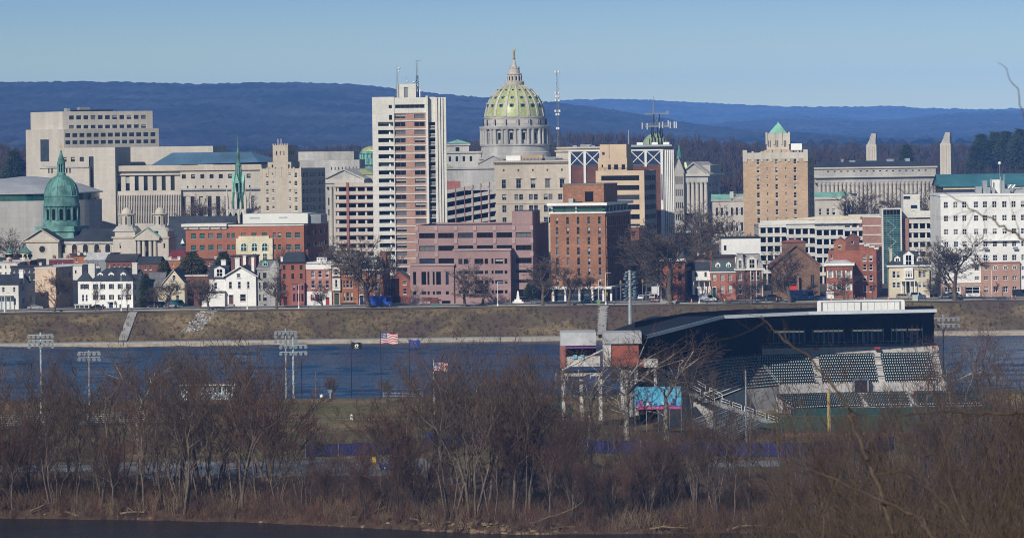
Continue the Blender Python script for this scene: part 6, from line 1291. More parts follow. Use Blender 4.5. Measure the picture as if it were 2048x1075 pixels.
# small maroon gable below the slate roof
B = Bld('house', 'small maroon roofed house with white rail below the big slate roof', 'house', 338, 508, 1290, .2, cx=352); q = B.mass(338, 370, 513, None, depth=8, m=BRICK, fw=[]); b = MB(); b.gable_x(q['x0'], q['x1'], 0, 8, q['z1'], B.Z(501, 4), MATS['maroon paint'], OFFW, .3); b.build('roof', B.root)
# pale low building and grey garage behind the victorian houses on the right
B = Bld('building', 'plain white rendered building with black roof edge behind the ornate victorian house', 'building', 1440, 500, 1262, .0, cx=1480); B.mass(1443, 1521, 476, None, depth=12, m=WHITE, fw=[(1448, 1453, 490, 500)], cornice=(BLACK, .35, .3))
B = Bld('house', 'brown brick terrace roofline behind the small white house', 'house', 1384, 525, 1240, .0, cx=1410); q = B.mass(1372, 1470, 514, None, depth=9, m=BRICKD, fw=[], cornice=(TARROOF, .5, .5)); chimney(B, 1395, 1400, 506, 515, 2, OFFW); chimney(B, 1420, 1424, 505, 515, 3, BRICK); chimney(B, 1408, 1412, 508, 515, 1, OFFW)
# =================================================================== street life on the far bank
def car(label, px, Y, paint, kind='saloon', rot=0., z=None, name='parked_car', cat='car'):
    p = at(px, 600, Y); z = (9.0 if z is None else z)
    R_ = thing(name, label, cat, (p.x, Y, z), rot)
    L, W, Hh = {'saloon': (4.6, 1.8, 1.42), 'suv': (4.8, 1.9, 1.8), 'van': (5.4, 2.0, 2.25), 'pickup': (5.6, 2.0, 1.9), 'truck': (7.5, 2.4, 3.1)}[kind]
    b = MB(); h = .95 if kind in ('saloon',) else 1.1; x0, x1 = -L / 2, L / 2
    b.prism_y([(x0, .3), (x1, .3), (x1, h * .8), (x1 - .25, h * .92), (x1 - 1.2, h), (x0 + .9, h), (x0 + .1, h * .92), (x0, h * .7)], -W / 2, W / 2, paint)
    cab = {'saloon': (x0 + .7, x0 + 1.35, x1 - 2.0, x1 - 1.25), 'suv': (x0 + .1, x0 + .4, x1 - 1.9, x1 - 1.15), 'van': (x0 + .05, x0 + .15, x1 - 1.5, x1 - .7), 'pickup': (-.9, -.7, x1 - 2.3, x1 - 1.5), 'truck': (x1 - 2.2, x1 - 2.1, x1 - .4, x1 - .1)}[kind]
    P = [(cab[0], h), (cab[3], h), (cab[2], Hh), (cab[1], Hh)]
    b.prism_y(P, -W / 2 + .12, W / 2 - .12, paint)
    if kind == 'truck': b.box(x0, x1 - 2.3, -W / 2, W / 2, h, Hh, paint)
    b.build('body', R_)
    g = MB(); q = lambda t, s: P[0][0] + (P[1][0] - P[0][0]) * t if s == 0 else P[3][0] + (P[2][0] - P[3][0]) * t
    za, zb = h + (Hh - h) * .12, h + (Hh - h) * .82
    ca = [cab[0] + (cab[1] - cab[0]) * .12, cab[3] + (cab[2] - cab[3]) * .12, cab[3] + (cab[2] - cab[3]) * .82, cab[0] + (cab[1] - cab[0]) * .82]
    for s_ in (-1, 1):
        y = s_ * (W / 2 - .115); d = .18
        if kind == 'van': seg = [(.62, .97)]
        elif kind in ('truck', 'pickup'): seg = [(.12, .9)]
        else: seg = [(.06, .36), (.39, .64), (.67, .93)]
        for t0, t1 in seg:
            g.face([(ca[0] + (ca[1] - ca[0]) * t0, y, za), (ca[0] + (ca[1] - ca[0]) * t1, y, za), (ca[3] + (ca[2] - ca[3]) * t1, y, zb), (ca[3] + (ca[2] - ca[3]) * t0, y, zb)], GLK)
    e = .02
    g.face([(ca[1] + e, -W / 2 + .25, za), (ca[1] + e, W / 2 - .25, za), (ca[2] + e, W / 2 - .3, zb), (ca[2] + e, -W / 2 + .3, zb)], GLK); g.face([(ca[0] - e, -W / 2 + .25, za), (ca[0] - e, W / 2 - .25, za), (ca[3] - e, W / 2 - .3, zb), (ca[3] - e, -W / 2 + .3, zb)], GLK)
    g.build('window', R_)
    for wx in (x0 + .85, x1 - .85):
        for s_ in (-1, 1):
            k = MB(); k.T = lambda p, wx=wx, s_=s_: (wx + p[0], s_ * (W / 2 - .1) + p[2] * s_, .34 + p[1]); k.lathe([(.34, -.12), (.34, .1)], RUBBER, 12); w_ = k.build('wheel', R_); T_ = k.T; k = MB(); k.T = T_; k.lathe([(.2, .1), (.18, .12)], STEEL, 10); k.build('rim', w_)
    for s_ in (-1, 1):
        k = MB(); k.box(x1 - .03, x1 + .02, s_ * W * .36 - .17, s_ * W * .36 + .17, h * .62, h * .8, WHITE); k.build('headlight', R_)
    return R_
C_ = dict(zip(('silver', 'white', 'black', 'red', 'blue', 'grey', 'tan', 'teal'), CARC))
BLUET = mat('bright blue truck paint', (.02, .07, .42), .35, .05, .05, spec=.5)
CARS = [('black saloon parked first outside the yellow gabled house', 306, 1199, 'black', 'saloon', 0), ('dark blue suv parked beside the black saloon near the yellow house', 322, 1203, 'blue', 'suv', .4), ('silver saloon parked on the forecourt left of the white clapboard house', 342, 1198, 'silver', 'saloon', 0), ('dark teal van parked on the forecourt under the bare tree', 356, 1202, 'teal', 'van', .2),
        ('black saloon outside the right corner of the white mansion', 196, 1195, 'black', 'saloon', 0), ('silver saloon by the drive at the far left', 70, 1200, 'silver', 'saloon', .3), ('dark grey saloon outside the mauve offices', 1074, 1195, 'grey', 'saloon', 0), ('black suv beneath the tree at the hotel end of the mauve offices', 1052, 1200, 'black', 'suv', 0),
        ('teal saloon driving past the hotel', 1177, 1190, 'teal', 'saloon', 0), ('white saloon waiting in the side street mouth', 1283, 1215, 'white', 'saloon', 1.4), ('black suv in the side street behind the white saloon', 1297, 1230, 'black', 'suv', 1.4), ('grey suv at the kerb of the side street', 1308, 1212, 'grey', 'suv', 1.3), ('red saloon parked deep in the side street', 1288, 1262, 'red', 'saloon', 1.4),
        ('black suv parked outside the small white house', 1391, 1203, 'black', 'suv', .1), ('black saloon outside the ornate victorian house', 1522, 1195, 'black', 'saloon', 0), ('black suv parked before the sandstone church', 1548, 1196, 'black', 'suv', 0), ('dark blue saloon just right of the box truck', 1638, 1194, 'blue', 'saloon', 0), ('black saloon behind the dark blue saloon', 1622, 1199, 'black', 'saloon', 0),
        ('tan suv driving before the yellow mansion', 1808, 1190, 'tan', 'suv', 0), ('blue suv parked by the yellow mansion porch', 1836, 1198, 'blue', 'suv', 0), ('black saloon in the drive right of the yellow mansion', 1852, 1206, 'black', 'saloon', 0), ('silver saloon under the big tree at the white block', 1893, 1195, 'silver', 'saloon', 0), ('pale blue suv half behind the trunk at the white block', 1911, 1197, 'silver', 'suv', 0), ('black van at the far right end of the brick base', 2042, 1199, 'black', 'van', 0)]
for lab, px, Y, c, k, r in CARS: car(lab, px, Y, C_[c], k, r)
car('white panel van parked outside the green mansard house', 1415, 1194, C_['white'], 'van', 0, name='parked_van', cat='van')
car('bright blue delivery truck by the thick tree trunk left of the mauve offices', 760, 1192, BLUET, 'truck', 0, name='parked_truck', cat='truck')
car('dark blue box truck with windscreen before the church red doors', 1604, 1195, C_['blue'], 'truck', 0, name='parked_truck', cat='truck')
car('white box truck at the back of the side street', 1314, 1240, C_['white'], 'truck', 1.4, name='parked_truck', cat='truck')
car('dark pickup truck on the island car park beside the yellow bin', 786, 672, C_['blue'], 'pickup', math.pi + .2, z=3.03, name='parked_pickup', cat='pickup')

def lamp(label, px, pyt, Y, z=8.95, arm=True):
    p = at(px, pyt, Y); R_ = thing('street_lamp', label, 'street lamp', (p.x, Y, z), 0, 'street lamps along the riverfront'); h = p.z - z
    b = MB(); b.lathe([(.28, 0), (.28, .6), (.12, .8)], WHITE, 8); b.tube((0, 0, .7), (0, 0, h), .11, .07, WHITE, 6); b.build('pole', R_)
    b = MB(); b.tube((0, 0, h - .1), (1.2, 0, h), .05, .05, WHITE, 5); b.box(.9, 1.6, -.15, .15, h - .12, h + .03, STEEL); b.build('lamp_head', R_)
for lab, px, py in (('white street lamp before the door of the white mansion', 242, 548), ('white street lamp before the white clapboard house', 494, 552), ('white street lamp before the red row house bay', 597, 568), ('white street lamp on the bank before the mauve offices', 995, 563),
                    ('white street lamp at the hotel corner', 1197, 560), ('tall white street lamp beside the hotel canopy', 1211, 545), ('white street lamp before the white van', 1398, 560), ('tall white street lamp beside the side street', 1314, 527), ('leaning white street lamp before the yellow mansion', 1836, 552), ('white street lamp at the far left grey house', 9, 585), ('white street lamp before the brick base of the white block', 1983, 540)): lamp(lab, px, py, 1181 if px not in (1314, 1983) else 1200)
def cone(label, px, Y):
    p = at(px, 600, Y); b = MB(); b.box(-.25, .25, -.25, .25, 0, .05, BLACK); b.lathe([(.2, .05), (.13, .4)], ORANGE, 10); b.lathe([(.13, .4), (.1, .55)], WHITE, 10); b.lathe([(.1, .55), (.04, .9)], ORANGE, 10)
    o = b.build('traffic_cone'); o.location = (p.x, Y, 8.97); o.scale = (1.5, 1.5, 1.35); tag(o, label, 'traffic cone', 'orange traffic cones along the street')
for lab, px, Y in (('orange cone left of the white van', 1383, 1189), ('orange cone before the dark red mansard house', 1353, 1191), ('orange cone right of the white van', 1449, 1189), ('orange cone between the black cars before the church', 1553, 1191), ('orange cone right of the church truck', 1663, 1190), ('orange cone left of the workers', 1687, 1188), ('orange cone at the workers feet', 1717, 1188), ('orange cone right of the workers', 1729, 1190), ('orange cone by the glazed stair tower foot', 1777, 1190), ('orange cone by the silver car under the big tree', 1912, 1190), ('orange cone before the brick base', 2024, 1190), ('orange cone in the side street mouth', 1306, 1196)): cone(lab, px, Y)
def barrier(label, px, Y, w_, m):
    p = at(px, 600, Y); R_ = thing('road_barrier', label, 'barrier', (p.x, Y, 8.97)); b = MB(); b.box(-w_ / 2, w_ / 2, -.05, .05, .75, 1.05, m); b.box(-w_ / 2, w_ / 2, -.05, .05, .35, .6, WHITE); b.build('board', R_)
    for x in (-w_ / 2 + .1, w_ / 2 - .1): k = MB(); k.box(x - .04, x + .04, -.3, .3, 0, .06, STEEL); k.box(x - .04, x + .04, -.03, .03, .06, 1.15, STEEL); k.build('leg', R_)
barrier('orange and white barrier right of the workers', 1722, 1189, 2.4, ORANGE); barrier('orange barrier in the side street works', 1310, 1199, 2.6, ORANGE)
# traffic signals at the hotel corner
for lab, px, py, Y in (('yellow traffic signal on a pole at the hotel corner', 1241, 565, 1198), ('yellow traffic signal across the side street from the hotel', 1285, 562, 1200), ('low yellow signal before the hotel canopy', 1214, 588, 1198)):
    p = at(px, py, Y); z0 = 9.05; R_ = thing('traffic_signal', lab, 'traffic light', (p.x, Y, z0)); h = p.z - z0
    b = MB(); b.tube((0, 0, 0), (0, 0, h + .8), .09, .07, GREYM, 6); b.build('pole', R_); b = MB(); b.box(-.22, .22, -.35, -.08, h - .55, h + .55, YELL); b.build('housing', R_)
    for i, m in enumerate((GLK, GLK, GLK)): k = MB(); k.T = lambda q, i=i: (q[0], -.36 - q[2], h - .35 + .35 * i + q[1]); k.lathe([(.13, 0), (.12, .05)], m, 8); k.build('lens', R_)
# bench, cabinet and bins on the promenade
p = at(1336, 603, 1181); R_ = thing('park_bench', 'pale concrete bench on the bank below the dark red house', 'bench', (p.x, 1181, 8.93)); b = MB(); b.box(-2.4, 2.4, -.3, .3, .42, .55, PAVE); b.build('seat', R_); b = MB(); b.box(-2.4, 2.4, .25, .35, .56, 1.0, PAVE); b.build('backrest', R_)
for x in (-2, 0, 2): k = MB(); k.box(x - .15, x + .15, -.25, .3, 0, .419, PAVE); k.build('leg', R_)
for lab, px, w_, h_, m in (('pale green utility cabinet beside the leaning street lamp', 1830, .8, 1.75, mat('pale green cabinet', (.42, .48, .4), .6)), ('green litter bin on the bank below the hotel', 1197, .5, 1.5, mat('green bin', (.16, .26, .08), .5)), ('green box on the bank below the mauve offices', 871, .45, .9, mat('teal box', (.03, .2, .16), .5))):
    p = at(px, 605, 1180); b = MB(); b.box(-w_, w_, -w_ * .8, w_ * .8, .08, h_, m); b.box(-w_ * 1.06, w_ * 1.06, -w_ * .86, w_ * .86, h_ + .002, h_ + .12, m); b.box(-w_ * .9, w_ * .9, -w_ * .7, w_ * .7, 0, .079, PAVE); b.box(-.02, .02, -w_ * .83, -w_ * .801, .15, h_ - .1, GREYM); o = b.build('utility_box'); o.location = (p.x, 1180, 8.93); tag(o, label=lab, cat='box')

# ---- two road workers
def person(label, px, Y, top, legs, pose=0.):
    p = at(px, 600, Y); R_ = thing('person', label, 'person', (p.x, Y, 8.97), .5 + pose)
    V = {'pel': (0, 0, .98), 'chest': (0, 0, 1.36), 'neck': (0, -.01, 1.52), 'head': (0, -.03, 1.66), 'headt': (0, -.02, 1.79),
         'hl': (-.1, 0, .92), 'kl': (-.13, -.06, .5), 'al': (-.15, .02, .08), 'tl': (-.16, -.16, .04), 'hr': (.1, 0, .92), 'kr': (.13, .02, .5), 'ar': (.16, .08, .08), 'tr': (.18, -.1, .04),
         'sl': (-.2, 0, 1.44), 'el': (-.27, -.05, 1.17), 'wl': (-.2, -.25, 1.02), 'fl': (-.18, -.34, 1.0), 'sr': (.2, 0, 1.44), 'er': (.29, .02, 1.16), 'wr': (.3, -.12, .93), 'fr': (.3, -.15, .84)}
    Rr = {'pel': .155, 'chest': .17, 'neck': .065, 'head': .1, 'headt': .075, 'hl': .1, 'kl': .065, 'al': .05, 'tl': .045, 'hr': .1, 'kr': .065, 'ar': .05, 'tr': .045, 'sl': .07, 'el': .05, 'wl': .035, 'fl': .04, 'sr': .07, 'er': .05, 'wr': .035, 'fr': .04}
    E = [('pel', 'chest'), ('chest', 'neck'), ('neck', 'head'), ('head', 'headt'), ('pel', 'hl'), ('hl', 'kl'), ('kl', 'al'), ('al', 'tl'), ('pel', 'hr'), ('hr', 'kr'), ('kr', 'ar'), ('ar', 'tr'), ('chest', 'sl'), ('sl', 'el'), ('el', 'wl'), ('wl', 'fl'), ('chest', 'sr'), ('sr', 'er'), ('er', 'wr'), ('wr', 'fr')]
    N = list(V); me = bpy.data.meshes.new('body'); me.from_pydata([V[n] for n in N], [(N.index(a), N.index(c)) for a, c in E], [])
    me.materials.append(legs); o = link('body', me, R_); me.attributes.new('x', 'FLOAT', 'POINT')
    sk = o.modifiers.new('skin', 'SKIN')
    if not me.skin_vertices: me.skin_vertices.new()
    for i, n in enumerate(N): me.skin_vertices[0].data[i].radius = (Rr[n], Rr[n]); me.skin_vertices[0].data[i].use_root = (n == 'pel')
    o.modifiers.new('smooth', 'SUBSURF').levels = 1
    b = MB(); b.lathe([(.17, .95), (.2, 1.1), (.21, 1.36), (.15, 1.47), (.09, 1.5)], top, 12); b.lathe([(.213, 1.12), (.213, 1.17)], WHITE, 12); b.build('vest', R_)
    b = MB(); b.lathe([(.1, 1.52), (.115, 1.6), (.112, 1.7)], SKIN, 10, 0, -.025); b.build('face', R_)
    b = MB(); b.lathe([(.16, 1.69), (.135, 1.705), (.125, 1.77), (.07, 1.84), (.01, 1.85)], YELL, 12, 0, -.02); b.build('hard_hat', R_)
    for x, y, z in ((-.18, -.34, 1.0), (.3, -.15, .84)):
        k = MB(); k.box(x - .04, x + .04, y - .05, y + .03, z - .05, z + .04, SKIN)
        for i in range(4): k.tube((x - .03 + i * .02, y - .04, z - .04), (x - .03 + i * .02, y - .07, z - .1), .009, .008, SKIN, 5)
        k.tube((x + .04, y, z), (x + .06, y - .04, z - .05), .01, .009, SKIN, 5); k.build('hand', R_)
HV = mat('high visibility yellow', (.62, .75, .03), .6); DN = mat('dark work trousers', (.03, .035, .05), .8)
person('road worker in a yellow vest facing left by the orange cones', 1696, 1188, HV, DN); person('road worker in yellow vest and hard hat nearer the orange barrier', 1709, 1187.5, HV, DN, 1.6)

# =================================================================== the island
def P3(px, py, Y): return at(px, py, Y)
DCON = mat('stand concrete darkened for seat shade', (.07, .07, .072), .9); LCON = mat('bright concrete', (.45, .43, .41), .9, .2, .15, .3)  # dark stand concrete holds the shadow between the seats in its colour
R_ = thing('grandstand', 'baseball grandstand with long dark roof and green seats on the island', 'grandstand', (60, 806, 3))
def wl(x, y, z): return (x - 60, y - 806, z - 3)
T_ = [(28, 766), (41, 806), (50, 816), (62, 818), (89.5, 820)]; Bt = [(38.5, 759), (46.5, 794), (54.5, 803), (64, 806), (89.5, 808)]
def lerp2(a, b, t): return (a[0] + (b[0] - a[0]) * t, a[1] + (b[1] - a[1]) * t)
NR_ = 11
def bowl(Bt, T_, z0, z1, n, name, back=True):
    b = MB()
    for i in range(len(T_) - 1):
        for k in range(n):
            a0, a1 = lerp2(Bt[i], T_[i], k / n), lerp2(Bt[i + 1], T_[i + 1], k / n); c0, c1 = lerp2(Bt[i], T_[i], (k + 1) / n), lerp2(Bt[i + 1], T_[i + 1], (k + 1) / n)
            z = z0 + (z1 - z0) * k / n; zn = z0 + (z1 - z0) * (k + 1) / n
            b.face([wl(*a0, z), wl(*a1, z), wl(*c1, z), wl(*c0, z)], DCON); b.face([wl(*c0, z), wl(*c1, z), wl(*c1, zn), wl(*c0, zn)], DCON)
        b.face([wl(*Bt[i], 3), wl(*Bt[i + 1], 3), wl(*Bt[i + 1], z0), wl(*Bt[i], z0)], LCON)
        b.face([wl(*T_[i], 3), wl(*T_[i + 1], 3), wl(*T_[i + 1], z1), wl(*T_[i], z1)], CONC)
    for a, c in ((Bt[0], T_[0]), (Bt[-1], T_[-1])): b.face([wl(*a, 3), wl(*c, 3), wl(*c, z1), wl(*a, z0)], CONC)
    b.build(name, R_)
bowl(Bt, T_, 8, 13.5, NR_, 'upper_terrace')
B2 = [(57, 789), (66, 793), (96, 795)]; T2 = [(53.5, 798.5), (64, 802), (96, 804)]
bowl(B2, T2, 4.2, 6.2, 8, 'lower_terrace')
# seats
sm = MB(); sm.box(-.22, .22, -.04, .03, .28, .8, SEATG); sm.box(-.22, .22, -.42, -.041, .36, .42, SEATG); sm.box(-.1, .1, -.47, -.421, .32, .52, mat('painted seat glint', (.68, .7, .7), .35, .05, .05)); sm.box(-.24, -.221, -.3, .03, 0, .55, BLACK)  # pale chip on each seat paints the sun glare off it
seat_me = sm.mesh('stadium_seat'); SEATS = []
def polyrow(A, C, t, sp):
    pts = [lerp2(a, c, t) for a, c in zip(A, C)]; out = []
    for p, q in zip(pts, pts[1:]):
        d = math.dist(p, q); n = int(d / sp)
        ang = math.atan2(q[1] - p[1], q[0] - p[0])
        for i in range(n): out.append((*lerp2(p, q, (i + .5) / n), ang))
    return out
def aisle(x, y, xs): return any(abs(x - a) < .85 for a in xs)
for k in range(NR_):
    for x, y, a in polyrow(Bt, T_, (k + .6) / NR_, .5):
        if aisle(x, y, (63.0, 76.2, 88.4)): continue
        SEATS.append((x, y, 8 + 5.5 * k / NR_, a, 'u'))
for k in range(8):
    for x, y, a in polyrow(B2, T2, (k + .6) / 8, .5):
        if aisle(x, y, (71.5, 81.5)): continue
        SEATS.append((x, y, 4.2 + 2.0 * k / 8, a, 'l'))
near = sorted([s for s in SEATS if s[4] == 'u' and 64 < s[0] < 88], key=lambda s: s[1])[:100]
ns = set(near)
for s in near: link('seat', seat_me, R_, (s[0] - 60, s[1] - 806, s[2] - 3), s[3])
b = MB()
sv = [v.co.copy() for v in seat_me.vertices]; sf = [(tuple(p.vertices), seat_me.materials[p.material_index]) for p in seat_me.polygons]
for s in SEATS:
    if s in ns: continue
    c, n_ = math.cos(s[3]), math.sin(s[3])
    for f, m in sf: b.face([(s[0] - 60 + sv[i].x * c - sv[i].y * n_, s[1] - 806 + sv[i].x * n_ + sv[i].y * c, s[2] - 3 + sv[i].z) for i in f], m)
b.build('seat_rows', R_, kind='stuff')
# aisle stairs
def stair(p, q, z0, z1, wd, n=14):
    b = MB(); P, Q = Vector(p), Vector(q); d = (Q - P); nn = Vector((-d.y, d.x)).normalized() * wd / 2
    for k in range(n):
        a, c = P + d * k / n, P + d * (k + 1) / n; z = z0 + (z1 - z0) * k / n + .12; zn = z + (z1 - z0) / n
        b.face([wl(*(a - nn), z), wl(*(a + nn), z), wl(*(c + nn), z), wl(*(c - nn), z)], LCON); b.face([wl(*(c - nn), z), wl(*(c + nn), z), wl(*(c + nn), zn), wl(*(c - nn), zn)], LCON)
    return b.build('aisle_stairs', R_)
stair((63, 806), (63, 818), 8, 13.5, 1.6); stair((76.2, 807), (76.2, 819), 8, 13.5, 1.5); stair((88.4, 808), (88.4, 820), 8, 13.5, 1.6); stair(Bt[1], T_[1], 8, 13.5, 1.2); stair(Bt[2], T_[2], 8, 13.5, 1.2); stair((37.8, 757.5), (27.4, 764.5), 8, 13.5, 2.6); stair((49.4, 745), (38.5, 759), 4.7, 8, 3.0); stair((71.5, 793.3), (70.5, 802.4), 4.2, 6.2, 1.5, 8); stair((81.5, 794), (80.5, 803), 4.2, 6.2, 1.5, 8)
def rails(p, q, z0, z1, n, m=STEEL):
    b = MB()
    for k in range(n):
        for h in (.5, 1.0):
            a, c = lerp2(p, q, k / n), lerp2(p, q, (k + .75) / n); za, zc_ = z0 + (z1 - z0) * k / n + h, z0 + (z1 - z0) * (k + .75) / n + h
            b.tube(wl(*a, za), wl(*c, zc_), .05, .05, m, 4)
        for t in (0, .75): a = lerp2(p, q, (k + t) / n); z = z0 + (z1 - z0) * (k + t) / n; b.tube(wl(*a, z), wl(*a, z + 1.0), .05, .05, m, 4)
    b.build('handrail', R_)
rails((50, 743.5), (39.5, 757.5), 4.9, 8, 5, WHITE); rails((38.8, 757.8), (28.4, 764.8), 8, 13.5, 4, WHITE); rails((40.5, 761), (31, 768), 8.3, 13.3, 3, WHITE); rails(Bt[1], T_[1], 8, 13.5, 5); rails(Bt[2], T_[2], 8, 13.5, 5)
# concourse wall with vomitory
b = MB()
for p, q in zip(Bt[2:], Bt[3:]): b.face([wl(p[0], p[1] - .4, 6), wl(q[0], q[1] - .4, 6), wl(q[0], q[1] - .4, 8.3), wl(p[0], p[1] - .4, 8.3)], LCON); b.face([wl(p[0], p[1] - .4, 8.3), wl(q[0], q[1] - .4, 8.3), wl(q[0], q[1] + .1, 8.3), wl(p[0], p[1] + .1, 8.3)], LCON)
b.box(*[v for v in (66.5 - 60, 91 - 60, 803.9 - 806, 805.5 - 806, 6.2 - 3, 6.4 - 3)], LCON); b.build('concourse_wall', R_)
b = MB(); b.box(70.2 - 60, 72.8 - 60, -1.7, -.2, 3, 6.0, BLACK); b.box(69.9 - 60, 70.2 - 60, -1.75, -.1, 3, 6.2, GREYM); b.box(72.8 - 60, 73.1 - 60, -1.75, -.1, 3, 6.2, GREYM); b.box(69.9 - 60, 73.1 - 60, -1.75, -.1, 6.0, 6.3, BLUEROOF); b.build('stair_opening', R_)
# suites behind the top row
b = MB()
SB = [(52, 817.5), (62, 819), (89.5, 821)]
for p, q in zip(SB, SB[1:]): b.face([wl(p[0], p[1], 12), wl(q[0], q[1], 12), wl(q[0], q[1], 15), wl(p[0], p[1], 15)], LCON); b.face([wl(p[0], p[1], 15), wl(q[0], q[1], 15), wl(q[0], q[1] + 10, 15), wl(p[0], p[1] + 10, 15)], LCON)
b.build('suite_deck', R_)
b = MB(); NB = mat('navy suite wall', (.006, .009, .017), .7, spec=.1)
W1 = [(24, 775), (36, 812), (48, 824.5), (62, 828), (89.5, 830)]
for p, q in zip(W1, W1[1:]): b.face([wl(*p, 3), wl(*q, 3), wl(*q, 23), wl(*p, 23)], NB)
b.build('suite_wall', R_)
SFR = mat('pale blue window frame', (.3, .42, .6), .5)
LITW = bpy.data.materials.new('lit suite ceiling'); LITW.use_nodes = True; LITW.node_tree.nodes['Principled BSDF'].inputs['Emission Color'].default_value = (1, .9, .6, 1); LITW.node_tree.nodes['Principled BSDF'].inputs['Emission Strength'].default_value = .16
for i in range(4):
    x = 55 + i * 8.4; y = 826.6 + i * .4 if i else 826; k = MB(); k.box(x - 60, x - 60 + 6.6, y - 806 - .15, y - 806, 15.6 - 3, 18.4 - 3, GL2)
    for j in range(7): xx = x - 60 + j * 1.1; k.box(xx - .07, xx + .07, y - 806 - .28, y - 806 - .151, 15.4 - 3, 18.6 - 3, SFR)
    k.box(x - 60 + 2.4, x - 60 + 4.2, y - 806 - .34, y - 806 - .281, 15 - 3, 18.0 - 3, SFR); k.box(x - 60 + .2, x - 60 + 6.4, y - 806 - .2, y - 806 - .152, 17.9 - 3, 18.25 - 3, LITW); k.box(x - 60 + 2.6, x - 60 + 3.2, y - 806 - .38, y - 806 - .341, 15.1 - 3, 17.8 - 3, GLK); k.box(x - 60 + 3.4, x - 60 + 4.0, y - 806 - .38, y - 806 - .341, 15.1 - 3, 17.8 - 3, GLK); k.build('suite_window', R_)
b = MB()
for p, q in zip(SB, SB[1:]):
    for h in (.55, 1.1): b.tube(wl(p[0], p[1] + .1, 15 + h), wl(q[0], q[1] + .1, 15 + h), .05, .05, STEEL, 4)
    n = int(math.dist(p, q) / 1.5)
    for i in range(n + 1): a = lerp2(p, q, i / n); b.tube(wl(a[0], a[1] + .1, 15), wl(a[0], a[1] + .1, 16.1), .04, .04, STEEL, 4)
b.build('suite_railing', R_)
# roof
RF = [(25, 742), (42.5, 795), (61, 807), (88, 811)]; RB = [(16.3, 756), (29, 818), (58, 834), (89.5, 836)]; ZF = (21.9, 23, 23, 23); ZB = (21.4, 22.1, 21.0, 20.8)
b = MB(); NAVR = mat('navy roof sheet', (.016, .019, .03), .8, spec=.1)
for i in range(3):
    for dz, m in ((0, NAVR), (-.5, NB)): b.face([wl(*RF[i], ZF[i] + dz), wl(*RF[i + 1], ZF[i + 1] + dz), wl(*RB[i + 1], ZB[i + 1] + dz), wl(*RB[i], ZB[i] + dz)], m)
    b.face([wl(*RB[i], ZB[i] - .5), wl(*RB[i + 1], ZB[i + 1] - .5), wl(*RB[i + 1], ZB[i + 1]), wl(*RB[i], ZB[i])], NAVR)
for i in (0, 3): b.face([wl(*RF[i], ZF[i] - .5), wl(*RB[i], ZB[i] - .5), wl(*RB[i], ZB[i]), wl(*RF[i], ZF[i])], NAVR)
b.build('roof', R_)
b = MB(); FAS = mat('pale fascia metal', (.5, .54, .58), .5, .1, .1)
for j in range(3):
    p, q, zp, zq = RF[j], RF[j + 1], ZF[j], ZF[j + 1]; d = Vector((q[0] - p[0], q[1] - p[1])).normalized(); n_ = Vector((d.y, -d.x)) * .35
    P = [(p[0] + n_.x, p[1] + n_.y), (q[0] + n_.x, q[1] + n_.y)]
    b.face([wl(*P[0], zp - .5), wl(*P[1], zq - .5), wl(*P[1], zq + .2), wl(*P[0], zp + .2)], FAS); b.face([wl(*P[0], zp + .2), wl(*P[1], zq + .2), wl(*q, zq + .15), wl(*p, zp + .15)], FAS); b.face([wl(*P[0], zp - .5), wl(*P[1], zq - .5), wl(*q, zq - .5), wl(*p, zp - .5)], FAS)
b.build('roof_fascia', R_)
for i in range(1, 10):
    t = i / 10; k = MB(); x = 62 + 27 * t; k.tube(wl(x, 827.5, 15), wl(x, 827.5, 22.3), .15, .15, NB, 6); k.tube(wl(x, 827.5, 21), wl(x, 808 + t, 22.4), .1, .1, NB, 5); k.build('roof_post', R_)
b = MB(); b.box(97 - 60, 56 - 60, 787.5 - 806, 788 - 806, 0, 1.5, GREENW); b.box(56.5 - 60, 56 - 60, 788 - 806, 794 - 806, 0, 1.3, GREENW); b.build('padded_wall', R_)
for px, py, w_ in ((1627, 702, 1.2), (1749, 700, 1.2), (1862, 699, .8)): b = MB(); x = (px - 1024) / F_PX * 819; b.box(x - 60 - w_ / 2, x - 60 + w_ / 2, 819 - 806 - .2, 819.4 - 806, 11.6, 11.9, REDB); b.build('red_sign', R_)
# white panelled screen on the roof
x0, x1 = (1630 - 1024) / F_PX * 826, (1805 - 1024) / F_PX * 826; Rs = thing('rooftop_screen', 'white panelled screen with rounded corners standing on the grandstand roof', 'screen', ((x0 + x1) / 2, 826, 22.2)); hw = (x1 - x0) / 2
b = MB(); pts = [(-hw, 0), (hw, 0), (hw, 1.9)] + [(hw - .5 + .5 * math.cos(t), 1.9 + .5 * math.sin(t)) for t in (.4, .8, 1.2, 1.57)] + [(-hw + .5 + .5 * math.cos(t), 1.9 + .5 * math.sin(t)) for t in (1.57, 1.94, 2.3, 2.7)] + [(-hw, 1.9)]
b.prism_y(pts, 0, .4, WHITE); b.build('panel', Rs)
b = MB()
for i in range(13): xx = -hw + .8 + i * (2 * hw - 1.6) / 12; b.box(xx - .03, xx + .03, -.06, -.003, .2, 2.0, STEEL)
for xx in (-hw + 1.0, 0, hw - 1.0): b.box(xx - .15, xx + .15, -.12, -.062, 0, 2.1, GREYM)
b.box(-hw + .8, hw - .8, -.07, -.063, 1.95, 2.1, GREYM); b.build('frame', Rs)
